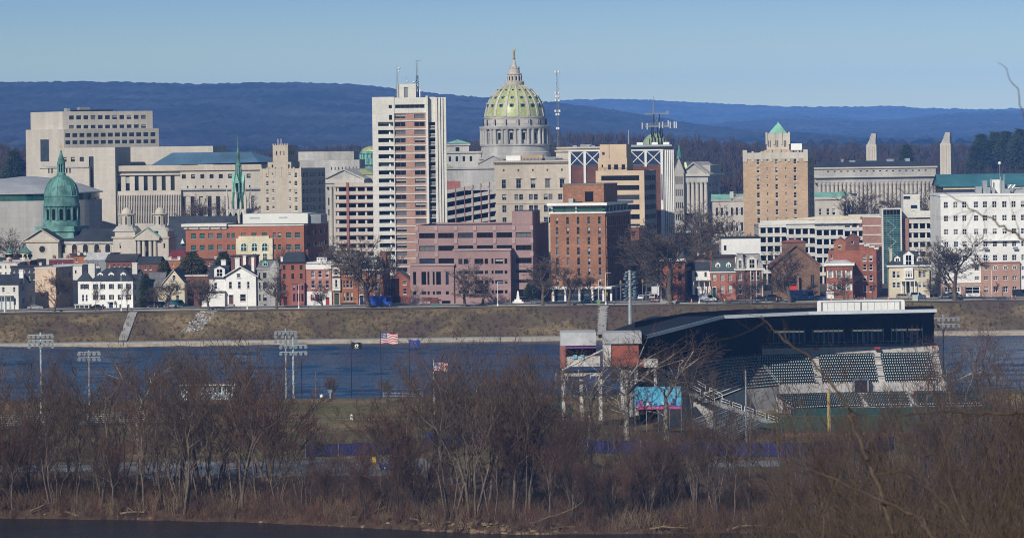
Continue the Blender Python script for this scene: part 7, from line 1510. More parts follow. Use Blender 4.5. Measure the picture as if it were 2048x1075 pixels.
# annex at the left end of the stand
Ra = thing('stadium_annex', 'white and red stadium concourse building at the left end of the grandstand', 'building', (15, 748, 3))
def ab(px0, px1, py0, py1, Y, d, m, nm):
    a, c = at(px0, py1, Y), at(px1, py0, Y); k = MB(); k.box(a.x - 15, c.x - 15, Y - 748, Y - 748 + d, a.z - 3, c.z - 3, m); return k.build(nm, Ra)
ab(1121, 1192, 664, 691, 752, 10, mat('white cladding', (.43, .44, .45), .7, .2, .1), 'upper_wall'); ab(1121, 1131, 691, 735, 752, 10, REDM, 'red_panel'); ab(1131, 1192, 693, 696, 751.5, .5, mat('purple sign band', (.2, .08, .3), .6), 'sign_band'); ab(1131, 1192, 691, 712, 755, 6, GLK, 'serving_hatch'); ab(1126, 1200, 712, 733, 752.3, 8, LCON, 'lower_wall')
for px in (1147, 1161): ab(px, px + 7, 709, 717, 752, .2, mat('pale blue screen', (.15, .42, .62), .4), 'menu_board')
ab(1122, 1205, 746, 752, 752, 9, LCON, 'floor_beam')
for px in (1124, 1160, 1198): ab(px, px + 6, 752, 840, 753, .6, LCON, 'column')
ab(1207, 1277, 688, 733, 742, 8, mat('brick red cladding', (.27, .075, .05), .8, .1, .1), 'red_wall'); ab(1277, 1288, 719, 733, 742, 6, MATS['brick red cladding'], 'red_wall'); ab(1206, 1283, 664, 687.5, 741.5, 8, mat('pale parapet', (.34, .34, .35), .8, .2, .1), 'parapet'); ab(1206, 1222, 688, 733, 741.8, .19, LCON, 'side_pier')
ab(1288, 1316, 719, 734, 741, 5, LCON, 'landing'); ab(1308, 1313, 734, 780, 741, .5, LCON, 'column'); ab(1242, 1256, 733, 820, 743, .8, LCON, 'column'); ab(1270, 1276, 733, 830, 743, .6, LCON, 'column')
k = MB()
for i in range(8): a = at(1206 - 0, 735, 746); k.tube((a.x - 15 - 9 + i * 1.1, 0, a.z - 3 - 4 + (4 - abs(i - 4)) * .9), (a.x - 15 - 9 + i * 1.1, 0, a.z - 3 - 1), .08, .08, LCON, 4)
k.tube((-6, 0, 12.2), (2, 0, 16), .2, .2, LCON, 5); k.tube((2, 0, 16), (9, 0, 11), .2, .2, LCON, 5); k.build('stair_truss', Ra)
# printed mural banner
p0, p1 = at(1268, 810, 742), at(1361, 770, 742); w_, h_ = p1.x - p0.x, p1.z - p0.z
Rm = thing('mural_banner', 'bright blue printed banner with city blocks and pink base below the stand', 'banner', (p0.x, 739, 3)); zb = p0.z - 3
b = MB(); SKY = mat('printed sky blue', (.09, .36, .55), .6, .1, .1); b.box(0, w_, 0, .12, zb, zb + h_, SKY)
cols_ = [mat('printed ' + n, c, .6) for n, c in (('navy', (.03, .05, .2)), ('pink', (.5, .08, .25)), ('violet', (.2, .12, .38)), ('pale blue', (.4, .6, .75)))]
rg = random.Random(4)
for i in range(26):
    xx = rg.uniform(0.1, w_ - .9); hh = rg.uniform(.3, 1.5) if i < 18 else rg.uniform(.15, .4); b.face([(xx, -.005 - i * .001, zb + .05), (xx + rg.uniform(.4, .9), -.005 - i * .001, zb + .05), (xx + rg.uniform(.4, .8), -.005 - i * .001, zb + hh), (xx, -.005 - i * .001, zb + hh)], cols_[rg.choice((0, 1, 2, 2, 3))])
b.build('canvas', Rm); k = MB()
for i in range(5): k.box(i * w_ / 4.05, i * w_ / 4.05 + .12, .13, .25, 0, zb + h_, GREYM)
k.build('post', Rm); k = MB(); k.box(.6, w_, .0, .1, zb - .55, zb - .1, cols_[1]); k.build('pink_skirt', Rm)
# aluminium bleachers
ALU = mat('bright aluminium plank', (.55, .56, .57), .5, .1, .1)
def bleacher(label, p, q, n, run, rise, z0, name='bleacher', side=1):
    P, Q = Vector(p), Vector(q); d = (Q - P).normalized(); nn = Vector((-d.y, d.x)) * side; L = (Q - P).length
    R2 = thing(name, label, 'bleacher', (P.x, P.y, z0), math.atan2(d.y, d.x)); s = side
    for i in range(n):
        k = MB(); y = s * i * run; k.box(0, L, min(y, y + s * .28), max(y, y + s * .28), .42 + i * rise, .47 + i * rise, ALU); k.box(0, L, min(y + s * .3, y + s * .6), max(y + s * .3, y + s * .6), .1 + i * rise, .14 + i * rise, STEEL); k.build('bench_plank', R2)
    k = MB()
    for t in np.linspace(.02, .98, max(3, int(L / 2.5))):
        k.tube((L * t, 0, 0), (L * t, s * n * run, n * rise), .04, .04, GREYM, 4)
        for i in range(n): k.tube((L * t, s * i * run, 0), (L * t, s * i * run, .42 + i * rise), .03, .03, GREYM, 4)
    k.tube((0, s * n * run, n * rise + .9), (L, s * n * run, n * rise + .9), .04, .04, STEEL, 4); k.tube((0, s * n * run, n * rise + .4), (L, s * n * run, n * rise + .4), .04, .04, STEEL, 4); k.build('frame', R2)
xy = lambda px, Y: (at(px, 800, Y).x, Y)
bleacher('long low silver bleachers at the far left below the light tower', xy(2, 782), xy(113, 784), 5, .7, .36, 3.1); bleacher('long silver bleachers behind the left-hand trees', xy(155, 786), xy(372, 790), 5, .7, .36, 3.1)
bleacher('silver bleachers half hidden by the clump of grey trunks', xy(485, 788), xy(562, 789), 5, .7, .36, 3.1); bleacher('silver bleachers on the bank edge behind the flagpoles', xy(765, 842), xy(846, 842), 4, .6, .3, 3.6)
bleacher('bright aluminium bleachers running away below the stand wing', (32.5, 712), (40.5, 745), 8, .95, -.42, 7.6, side=-1)
# light towers
def light_tower(label, px, pyt, Y, rows, m, w_=3.4, r=.3, base=None):
    p = at(px, pyt, Y); z0 = gz(Y, p.x) - .1; R2 = thing('floodlight_tower', label, 'floodlight', (p.x, Y, z0), .1, 'floodlight towers on the island'); h = p.z - z0
    b = MB(); b.tube((0, 0, 0), (0, 0, h), r, r * .7, m, 8); b.build('pole', R2)
    for py, n in rows:
        z = at(px, py, Y).z - z0; k = MB(); k.box(-w_, w_, -.12, .12, z - .08, z + .08, m); k.build('crossarm', R2)
        for i in range(n):
            xx = -w_ + .2 + i * (2 * w_ - .4) / (n - 1); q = MB(); q.T = lambda v, xx=xx, z=z: (xx + v[0], -.25 - v[2] * .8, z - .3 + v[1] - v[2] * .35); q.lathe([(.1, -.2), (.32, .05), (.38, .3)], GREYM, 10); l_ = q.build('lamp', R2); T_ = q.T; q = MB(); q.T = T_; q.lathe([(.36, .29), (.01, .3)], mat('lamp reflector', (.6, .66, .7), .15, .05, .05, metal=.6), 10); q.build('reflector', l_)
    return R2
light_tower('pale floodlight tower at the left end of the island', 81, 664, 802, ((669, 6), (680, 6), (689, 3)), mat('pale blue galvanised', (.36, .44, .46), .5, .1, .1), 2.6, .26)
light_tower('shorter floodlight tower tangled in sycamore branches at the left', 178, 700, 782, ((703, 5), (714, 5)), STEEL, 2.2, .24); light_tower('tall floodlight tower behind the left-hand water trees', 571, 656, 848, ((662, 6), (669, 4), (679, 5)), STEEL, 2.4, .24)
light_tower('floodlight tower with two lamp rows right of the taller one', 586, 674, 838, ((690, 6), (703, 6)), MATS['pale blue galvanised'], 2.9, .26); light_tower('floodlight bank beside the right end of the grandstand', 1886, 628, 838, ((635, 7), (648, 7)), STEEL, 3.5, .2)
Rb = light_tower('huge grey floodlight mast in front of the grandstand seen edge on', 1259, 540, 792, (), STEEL, 1, .48)
zb = Rb.location.z; rg = random.Random(3)
for i in range(34):
    py = 545 + (i % 17) * 3.4; z = at(1259, py, 792).z - zb; s_ = -1 if i < 17 else 1; q = MB(); xx = s_ * rg.uniform(.35, 1.25)
    q.T = lambda v, xx=xx, z=z: (xx + v[0] + v[2] * .5, v[1], z + v[2] * .6); q.lathe([(.1, -.25), (.42, .05), (.5, .3)], BLUEROOF if i % 2 else STEEL, 8); q.lathe([(.49, .29), (.01, .3)], MATS['lamp reflector'], 8); q.build('lamp', Rb)
k = MB(); z0_, z1_ = at(1259, 600, 792).z - zb, at(1259, 543, 792).z - zb
for xx in (-.7, .7): k.tube((xx, 0, z0_), (xx, 0, z1_), .05, .05, GREYM, 5)
for i in range(9): k.tube((-.8, 0, z0_ + i * (z1_ - z0_) / 8), (.8, 0, z0_ + i * (z1_ - z0_) / 8), .05, .05, GREYM, 5)
k.build('lamp_frame', Rb)
# other poles
pole('utility_pole', 'plain grey pole standing before the stand wing', 'pole', 1491, 740, 900, 703, .2, STEEL, base=2.9); pole('foul_pole', 'yellow mesh foul pole at the edge of the field', 'pole', 1657, 778, 870, 735, .38, mat('foul pole yellow', (.36, .26, .09), .7), base=2.9)
pole('light_pole', 'thin dark pole on the bank by the left flagpoles', 'pole', 603, 720, 800, 845, .1, BLACK, base=3.2); pole('light_pole', 'short brown timber pole on the grass by the water', 'pole', 631, 742, 800, 843, .13, STONEB, base=3.4); pole('light_pole', 'thin maroon pole before the left bleachers', 'pole', 54, 806, 880, 735, .12, REDM, base=2.9); pole('light_pole', 'tall thin brown pole at the left picture edge', 'pole', 4, 727, 800, 846, .16, STONEB, base=3.2)
# flags
def flag(label, px, pyt, Y, z0, fw, fh, kind, pm, top_off=.3, group=None):
    p = at(px, pyt, Y); h = p.z - z0
    b = MB(); b.tube((0, 0, 0), (0, 0, h), .1, .06, pm, 6); b.lathe([(.01, h), (.13, h + .1), (.01, h + .25)], GOLD, 8); o = b.build('flagpole'); o.location = (p.x, Y, z0); tag(o, 'flagpole carrying ' + label, 'flagpole')
    nx, nz = 26, 13; WH, RD, NV = mat('flag white', (.7, .68, .66), .8), mat('flag red', (.42, .03, .045), .8), mat('flag navy', (.045, .06, .2), .8); BK = mat('flag black', (.012, .012, .014), .8); BL = mat('flag blue', (.05, .07, .3), .8)
    b = MB(); ph = px * .7
    def pt(i, j): u = i / nx; return (.1 + u * fw, math.sin(u * 6.5 + ph + j * .05) * .22 * u ** .5, h - top_off - fh + j / nz * fh - .12 * u * fh + .05 * math.sin(u * 9 + ph) * fh)
    def pix(i, j):
        u, v = (i + .5) / nx, (j + .5) / nz
        if kind == 'us':
            if u < .4 and j >= 6: return WH if (i % 2 == 1 and j % 2 == 1 and i < 10) else NV
            return RD if j % 2 == 0 else WH
        if kind == 'black':
            r = math.hypot((u - .5) * 1.5, v - .52)
            if r < .27: return BK if (abs(u - .47) < .06 and v < .62 and v > .3) or r < .06 else WH
            return WH if (j in (1,) and .25 < u < .75 and i % 2) else BK
        r = math.hypot((u - .5) * 1.4, v - .5); return (mat('flag gold', (.45, .3, .08), .8) if r < .1 else BK if r < .24 and v < .62 else BL)
    for i in range(nx):
        for j in range(nz): b.face([pt(i, j), pt(i + 1, j), pt(i + 1, j + 1), pt(i, j + 1)], pix(i, j))
    f = b.build('flag', smooth=True); f.location = (p.x, Y, z0); tag(f, label, 'flag')
flag('a black memorial flag with white round emblem over the water', 702, 680, 838, 4.3, 2.2, 1.4, 'black', BLACK, .4); flag('a large striped american flag over the water', 761, 662, 838, 4.3, 3.6, 2.3, 'us', BLACK, .3); flag('a blue state flag with central arms over the water', 818, 674, 838, 4.3, 2.3, 1.4, 'state', BLACK, .5); flag('a smaller american flag on the white pole among trees', 867, 718, 762, 3, 2.7, 1.7, 'us', WHITE, .5)
# sign board, white ball, marker on the grass
p = at(660, 779, 835); Rg = thing('sign_board', 'small grey sign board on a post beside the water', 'sign', (p.x, 835, 4.6)); k = MB(); k.box(-.06, .06, -.05, .05, 0, 1.4, WHITE); k.build('post', Rg); k = MB(); k.box(-.5, .5, -.12, -.06, 1.3, 1.9, GREYM); k.build('board', Rg)
p = at(644, 793, 838); k = MB(); k.lathe([(.01, 0), (.3, .1), (.42, .4), (.3, .72), (.01, .85)], WHITE, 12); o = k.build('bollard', smooth=True); o.location = (p.x, 836, 4.6); tag(o, 'round white bollard on the bank beside the sign board', 'bollard')
p = at(706, 827, 800); k = MB(); k.box(-.25, .25, -.2, .2, 0, 1.0, WHITE); k.prism_y([(-.25, 1.0), (.25, 1.0), (.12, 1.15), (-.12, 1.15)], -.2, .2, WHITE); k.box(-.2, .2, -.25, -.201, .5, .9, GREYM); o = k.build('utility_box'); o.location = (p.x, 792, 3.0); tag(o, 'small white cabinet on the grassy slope path', 'box')
p = at(748, 916, 683); k = MB(); k.box(-.38, .38, -.35, .35, .1, 1.1, YELL); k.prism_y([(-.4, 1.1), (.4, 1.1), (.34, 1.25), (-.34, 1.25)], -.37, .37, YELL)
for x in (-.3, .3): k.lathe([(.1, 0), (.1, .12)], RUBBER, 8, x, -.2)
k.box(-.12, .12, -.37, -.351, .4, .6, WHITE); o = k.build('wheeled_bin'); o.location = (p.x, 683, 3.05); tag(o, 'yellow wheeled bin on the island car park', 'bin')
# blue windscreen fence, in runs between posts
def fence(label, pts, h, m, z=3.0, post=STEEL, sp=5):
    R2 = thing('fence', label, 'fence', (pts[0][0], pts[0][1], z)); o = Vector(pts[0]); k = MB(); PP = MB()
    for p, q in zip(pts, pts[1:]):
        P, Q = Vector(p) - o, Vector(q) - o; d = (Q - P).normalized(); n_ = Vector((-d.y, d.x)) * .03
        k.face([(*(P - n_), .1), (*(Q - n_), .1), (*(Q - n_), h), (*(P - n_), h)], m); k.face([(*(P + n_), .1), (*(Q + n_), .1), (*(Q + n_), h), (*(P + n_), h)], m); k.face([(*(P - n_), h), (*(Q - n_), h), (*(Q + n_), h), (*(P + n_), h)], m)
        n = max(1, int((Q - P).length / sp))
        for i in range(n + 1):
            a = P + (Q - P) * i / n; PP2 = MB(); PP2.tube((a.x, a.y - .08, 0), (a.x, a.y - .08, h + .1), .05, .05, post, 5); PP2.build('post', R2)
    k.build('screen_cloth', R2)
fence('blue cloth fence behind the island car park', [xy(610, 700), xy(806, 704)], 2.3, BLUEP); fence('second run of blue cloth fence left of the stand behind trees', [xy(845, 722), xy(965, 722)], 2.6, BLUEP); fence('long blue cloth outfield fence below the stand', [xy(1070, 706), xy(1440, 690), xy(1600, 688), xy(1790, 700)], 2.4, BLUEP)
# white pavilion by the water
B = Bld('pavilion', 'low white pavilion with a row of windows at the water edge', 'pavilion', 362, 784, 838, .05, cx=415, base=3.0)
q = B.mass(362, 470, 770, None, depth=6, m=mat('pavilion pale blue', (.42, .5, .54), .7), fw=lin(378, 9.8, 9, 6) and [(a, c, 773, 786) for a, c in lin(378, 9.8, 9, 6)], fm=WHITE, style='mull', g=GL, blinds=0, rec=.2); k = MB(); k.box(q['x0'] - .5, q['x1'] + .5, -.6, 6.5, q['z1'] + .003, q['z1'] + .25, WHITE, BRICKD); k.box(q['x0'], q['x1'], -.25, -.01, .2, .9, WHITE); k.build('roof', B.root)
# green tent, toilets, small sheds among the trees
p = at(1117, 815, 772); Rt = thing('canopy_tent', 'green canopy tent left of the stadium annex', 'tent', (p.x, 772, 3)); k = MB(); k.frustum((-3, 3, -2.5, 2.5), (-.2, .2, -.2, .2), 3, 5.2, GREENW); k.box(-3, 3, -2.5, 2.5, 2.6, 2.99, GREENW); k.build('canopy', Rt)
for x in (-2.8, 2.8):
    for y in (-2.3, 2.3): k = MB(); k.tube((x, y, 0), (x, y, 2.6), .06, .06, STEEL, 5); k.build('leg', Rt)
p = at(1697, 0, 780); 
# car park, field and paths on the island
b = MB()
def patch(name, px0, px1, Ya, Yb, m, z=3.03):
    a, c, d, e = at(px0, 900, Ya).x, at(px1, 900, Ya).x, at(px1, 900, Yb).x, at(px0, 900, Yb).x
    n = 40; k = MB()
    for i in range(n):
        t0, t1 = i / n, (i + 1) / n; A = [(a + (c - a) * t0, Ya), (a + (c - a) * t1, Ya), (e + (d - e) * t1, Yb), (e + (d - e) * t0, Yb)]
        k.face([(x, y, max(z, gz(y, x) + .03)) for x, y in A], m)
    k.build(name, kind='structure')
patch('car_park', 190, 860, 660, 694, ASPHL, 3.03); patch('car_park', -60, 185, 676, 690, ASPHL, 3.03); patch('service_road', 1420, 1560, 668, 680, ASPHL, 3.03)
patch('kerb_line', 600, 860, 672.5, 673.2, PAVE, 3.045); patch('kerb_line', 610, 820, 696, 696.6, PAVE, 3.045)
patch('gravel_path', 560, 850, 792, 794.5, mat('pale gravel', (.2, .17, .13), .95), 3.03); patch('infield_dirt', 1560, 1860, 732, 742, mat('infield clay', (.24, .12, .06), .95), 3.03); patch('outfield_grass', 1380, 1880, 742.2, 786, mat('outfield turf', (.05, .075, .03), .95), 3.03); patch('waterside_path', -100, 300, 850, 853, PAVE, 3.03)
# grey riprap stones on the far bank
k = MB(); rg = random.Random(8); c0 = at(402, 640, 1168).x
for i in range(260):
    y = rg.uniform(1160, 1174.5); x = c0 + (y - 1167) * .35 + rg.uniform(-2.8, 2.8); s_ = rg.uniform(.15, .42); z = gz(y)
    k.lathe([(.01, z - .1), (s_, z), (s_ * .8, z + s_ * .6), (.01, z + s_ * .9)], CONC if i % 3 else STEEL, 5, x, y, rg.random() * 6)
tag(k.build('riprap_rubble'), 'patch of loose grey stones on the far river bank', 'stones', kind='stuff')
# =================================================================== trees and brush
BARK = mat('grey brown bark', (.125, .095, .07), .95, .3, .3, .5, 4); BARKD = mat('dark bark', (.055, .042, .035), .95, .3, .3, .5, 4)
TWIG = mat('brown twigs', (.098, .064, .043), .95, .35, .3, .12, 1); TWIGR = mat('reddish twigs', (.115, .062, .04), .95, .35, .3, .12, 1)
PALEB = mat('pale sycamore bark', (.26, .235, .2), .9, .45, .4, .6, 3); BRUSH = mat('russet brush stems', (.145, .07, .042), .95, .4, .35, .08, .8); BRUSHG = mat('straw stems', (.2, .145, .085), .95, .4, .3, .08, .8)
def prisms(segs, k):
    S = np.array(segs, dtype=np.float64).reshape(-1, 8); P, Q, R0, R1 = S[:, :3], S[:, 3:6], S[:, 6], S[:, 7]
    d = Q - P; d /= np.linalg.norm(d, axis=1, keepdims=True) + 1e-9
    ref = np.where(np.abs(d[:, 2:3]) < .9, np.array([[0, 0, 1.]]), np.array([[1., 0, 0]])); u = np.cross(d, ref); u /= np.linalg.norm(u, axis=1, keepdims=True) + 1e-9; w = np.cross(d, u)
    a = np.arange(k) * 2 * np.pi / k; ring = np.cos(a)[None, :, None] * u[:, None, :] + np.sin(a)[None, :, None] * w[:, None, :]
    V = np.concatenate([P[:, None, :] + ring * R0[:, None, None], Q[:, None, :] + ring * R1[:, None, None]], 1).reshape(-1, 3)
    i = np.arange(k); j = (i + 1) % k; f = np.stack([i, j, j + k, i + k], 1)
    Fc = (f[None] + (np.arange(len(S)) * 2 * k)[:, None, None]).reshape(-1, 4)
    return V, Fc
def seg_mesh(name, groups):           # groups: list of (segs, sides, material)
    VV, FF, MI, off = [], [], [], 0
    me = bpy.data.meshes.new(name)
    for gi, (segs, k, m) in enumerate(groups):
        if m.name not in [x.name for x in me.materials]: me.materials.append(m)
        mi = [x.name for x in me.materials].index(m.name)
        if len(segs) == 0: continue
        V, Fc = prisms(segs, k); VV.append(V); FF.append(Fc + off); MI.append(np.full(len(Fc), mi)); off += len(V)
    V, Fc, MI = np.concatenate(VV), np.concatenate(FF), np.concatenate(MI)
    me.vertices.add(len(V)); me.vertices.foreach_set('co', V.ravel()); n = len(Fc)
    me.loops.add(n * 4); me.loops.foreach_set('vertex_index', Fc.ravel().astype(np.int32)); me.polygons.add(n)
    me.polygons.foreach_set('loop_start', np.arange(0, n * 4, 4, dtype=np.int32)); me.polygons.foreach_set('material_index', MI.astype(np.int32)); me.update(calc_edges=True)
    return me
def gen_tree(seed, H=12., stems=1, lean=.12, spread=.7, clear=.28, levels=5, r0=None, up=.12, twr=.011, dens=1.0, lenf=.68):
    rg = random.Random(seed); T, C = [], []
    def grow(p, d, L, r, lv):
        n = 5 if lv == 0 else 4 if lv == 1 else 3 if lv == 2 else 2
        pr = r; end = max(twr * .6, r * (.6 if lv else .55)); big = lv <= 2
        for i in range(n):
            j = .07 if lv == 0 else .16 if lv < 3 else .22
            d = (d + Vector((rg.gauss(0, j), rg.gauss(0, j), rg.gauss(0, j * .7) + up * (.2 if lv == 0 else 1)))).normalized()
            q = p + d * (L / n); nr = r + (end - r) * (i + 1) / n
            (T if big else C).append((*p, *q, pr, nr)); pr = nr; p = q
            if lv < levels and (lv > 0 or (i + 1) / n > clear * 1.2):
                nb = (1 if rg.random() < .75 * dens else 0) + (1 if rg.random() < .35 * dens else 0)
                for _ in range(nb):
                    ax = Vector((rg.gauss(0, 1), rg.gauss(0, 1), rg.gauss(0, .5))).cross(d)
                    if ax.length < 1e-3: continue
                    nd = (Matrix.Rotation(rg.uniform(.45, .95) * (spread + .3), 3, ax.normalized()) @ d)
                    grow(p, nd, L * rg.uniform(.42, .7) * (1.05 - .35 * i / n) * (1 if lv else .95), max(twr, nr * rg.uniform(.4, .62)), lv + 1)
        if lv < levels:
            for _ in range(2):
                ax = Vector((rg.gauss(0, 1), rg.gauss(0, 1), rg.gauss(0, 1))).cross(d)
                if ax.length > 1e-3: grow(p, Matrix.Rotation(rg.uniform(.2, .5), 3, ax.normalized()) @ d, L * lenf * rg.uniform(.8, 1.1), max(twr, end * .85), lv + 1)
    for s in range(stems):
        a = rg.uniform(0, 6.28); ln = lean * (rg.uniform(.4, 1.2) if stems > 1 else rg.uniform(0, .8))
        h = H * (1 if stems == 1 else rg.uniform(.7, 1.0))
        grow(Vector((math.cos(a) * .35, math.sin(a) * .35, -.3)) if stems > 1 else Vector((0, 0, -.3)), Vector((math.cos(a) * ln, math.sin(a) * ln, 1)).normalized(), h * .42, (r0 or H * .022) * (1 if stems == 1 else rg.uniform(.5, .9)), 0)
    zt = max([s[5] for s in T] + [s[5] for s in C]); k = H / zt
    sc_ = lambda S: [tuple(v * k for v in s[:6]) + s[6:] for s in S]
    return sc_(T), sc_(C)
PROTO = {}
def proto(key, name, n, tm, cm, **kw):
    out = []
    for i in range(n):
        T, C = gen_tree(hash_(key) + i * 17, **kw)
        out.append((seg_mesh('trunk', [(T, 6, tm)]), seg_mesh('crown', [(C, 3, cm)]), kw.get('H', 12.), name))
    PROTO[key] = out
def hash_(s): return sum(ord(c) * (i + 3) for i, c in enumerate(s))
TWIGS = mat('grey street twigs', (.13, .098, .078), .95, .35, .3, .2, 1)
proto('street', 'bare_tree', 4, BARK, TWIGS, H=12., spread=.8, clear=.3, levels=5, up=.07, twr=.022, dens=1.05, r0=.3)
proto('streetthin', 'bare_tree', 2, BARK, TWIGS, H=9., spread=.5, clear=.35, levels=4, up=.14, twr=.02, r0=.14)
proto('shore', 'shore_tree', 4, BARK, TWIG, H=22., stems=4, lean=.24, spread=.72, clear=.5, levels=5, up=.09, twr=.024, r0=.34, dens=.36)
proto('shoretall', 'shore_tree', 4, BARK, TWIGR, H=24., stems=1, spread=.8, clear=.42, levels=5, up=.07, twr=.026, r0=.28, lean=.2, dens=.52)
proto('shorepole', 'shore_tree', 3, BARK, TWIG, H=20., stems=2, spread=.6, clear=.42, levels=4, up=.1, twr=.028, r0=.2, lean=.18, dens=.65)
proto('sapling', 'sapling', 4, BARKD, TWIGR, H=12., stems=3, lean=.3, spread=.6, clear=.2, levels=4, up=.12, twr=.017, r0=.12)
proto('sycamore', 'sycamore', 3, PALEB, TWIG, H=24., stems=1, spread=.95, clear=.35, levels=5, up=.03, twr=.022, r0=.5, dens=.75)
proto('thicket', 'thicket_bush', 4, BARKD, BRUSH, H=5., stems=9, lean=.75, spread=.5, clear=.05, levels=3, up=.12, twr=.011, r0=.05)
def plant(key, label, X, Y, H, group=None, cat='tree', i=None, z=None, name=None, sx=1.):
    P = PROTO[key][i if i is not None else random.randrange(len(PROTO[key]))]
    r = thing(name or P[3], label, cat, (X, Y, (gz(Y, X) if z is None else z) - .1), random.uniform(0, 6.28), group); s = H / P[2]; r.scale = (s * sx, s * sx, s)
    link('trunk', P[0], r); link('crown', P[1], r)
    return r
# street trees on the far bank: px, top, Y, kind, label
ST = [(107, 533, 1183, 'street', 'wide bare tree before the salmon stucco house'), (60, 575, 1190, 'streetthin', 'thin bare tree between the grey and salmon houses'), (190, 560, 1184, 'streetthin', 'thin bare tree before the left end of the white mansion'), (255, 560, 1184, 'streetthin', 'thin bare tree before the right end of the white mansion'), (138, 590, 1198, 'streetthin', 'small bare tree beside the salmon house flank'),
      (335, 552, 1193, 'street', 'bare tree in front of the yellow gabled house'), (308, 560, 1198, 'street', 'bare tree left of the yellow gabled house'), (398, 560, 1190, 'street', 'dark bare tree left of the white clapboard house'), (418, 545, 1184, 'street', 'wide bare tree at the corner of the white clapboard house'), (553, 538, 1186, 'street', 'dense bare tree before the grey stone row house'), (645, 560, 1188, 'street', 'slim bare tree before the row house with red shutters'),
      (738, 462, 1183, 'street', 'tall bare tree with thick trunk beside the blue truck'), (930, 512, 1184, 'street', 'wide bare tree before the mauve offices'), (965, 530, 1192, 'street', 'smaller bare tree at the middle of the mauve offices'), (1085, 505, 1186, 'street', 'dark bare tree between mauve offices and hotel'), (1137, 508, 1183, 'street', 'broad bare tree before the hotel front'), (1185, 540, 1188, 'street', 'bare tree at the hotel corner'), (1292, 470, 1204, 'streetthin', 'tall thin bare tree in the side street mouth'),
      (1340, 425, 1182, 'street', 'very tall bare tree with thick pale trunk by the dark red house'), (1475, 560, 1190, 'streetthin', 'thin bare tree before the green mansard house'), (1502, 548, 1177, 'street', 'short bare tree before the ornate victorian house'), (1580, 482, 1183, 'street', 'dense wide bare tree before the sandstone church'), (1688, 530, 1180, 'street', 'low branching bare tree before the shuttered brick house'), (1626, 560, 1200, 'street', 'bare tree right of the sandstone church'),
      (1910, 462, 1182, 'street', 'broad bare tree before the white block'), (1868, 540, 1202, 'street', 'bare tree in the gap right of the yellow mansion'), (1992, 560, 1192, 'streetthin', 'small bare tree before the brick base'), (1745, 560, 1195, 'streetthin', 'thin bare tree by the stepped brick block'),
      (1405, 392, 1330, 'street', 'large dark bare tree below the pedimented hall'), (1462, 402, 1345, 'street', 'large bare tree left of the tan tower foot'), (1440, 470, 1270, 'street', 'pale bare tree by the white rendered building'), (1738, 360, 1500, 'street', 'bare tree before the left columns of the long hall'), (1775, 375, 1510, 'street', 'bare tree before the middle columns of the long hall'), (1862, 362, 1490, 'street', 'bare tree before the right columns of the long hall'), (1715, 385, 1480, 'street', 'bare tree beside the low green-roofed hall pediment'),
      (410, 385, 1600, 'street', 'bare tree before the state office columns'), (445, 392, 1590, 'street', 'bare tree left of the church spire'), (510, 388, 1560, 'street', 'bare tree right of the church spire'), (40, 452, 1345, 'street', 'bare tree left of the cathedral gable'), (170, 440, 1420, 'street', 'bare tree behind the cathedral nave'), (598, 490, 1262, 'streetthin', 'thin bare tree before the brick office right end'), (575, 485, 1262, 'streetthin', 'thin bare tree before the brick office middle'), (790, 480, 1258, 'streetthin', 'sparse bare tree beside the apartment tower foot')]
for px, pt, Y, k, lab in ST:
    p = at(px, pt, Y); X = at(px, 600, Y).x; z = gz(Y, X); plant(k, lab, X, Y, p.z - z, None, sx=1.55 if k == 'street' else 1.)
# evergreens
EVG = mat('dark evergreen needles', (.022, .034, .014), .9, .4, .35, .4, 2); EVO = mat('olive evergreen needles', (.05, .048, .018), .9, .4, .35, .4, 2)
def evergreen_mesh(seed, H, R, m, conical=True):
    rg = np.random.default_rng(seed); n = 2600; t = rg.random(n) ** .8; a = rg.random(n) * 6.283
    rr = R * ((1 - t) ** .8 if conical else np.sqrt(np.clip(1 - (2 * t - .85) ** 2, .02, 1))) * (.35 + .65 * rg.random(n) ** .5) * (1 + .25 * np.sin(a * 3 + t * 9)); c = np.stack([rr * np.cos(a), rr * np.sin(a), H * (.12 + .88 * t) - rr * .18], 1)
    out = np.stack([np.cos(a), np.sin(a), np.full(n, -.25)], 1); sz = H * .032 * (.6 + rg.random(n)); S = np.concatenate([c, c + out * (sz * 1.8)[:, None] + rg.normal(0, 1, (n, 3)) * (sz * .5)[:, None], (sz * .42)[:, None], (sz * .06)[:, None]], 1)
    return seg_mesh('crown', [(S.tolist(), 3, m)])
def evergreen(label, px, pt, Y, R, m, seed, conical=True):
    p = at(px, pt, Y); X = at(px, pt + 40, Y).x; z = gz(Y, X); H = p.z - z; r = thing('evergreen_tree', label, 'tree', (X, Y, z - .1)); link('crown', evergreen_mesh(seed, H, R, m, conical), r); b = MB(); b.tube((0, 0, -.2), (0, 0, H * .8), H * .018, H * .006, BARKD, 6); b.build('trunk', r)
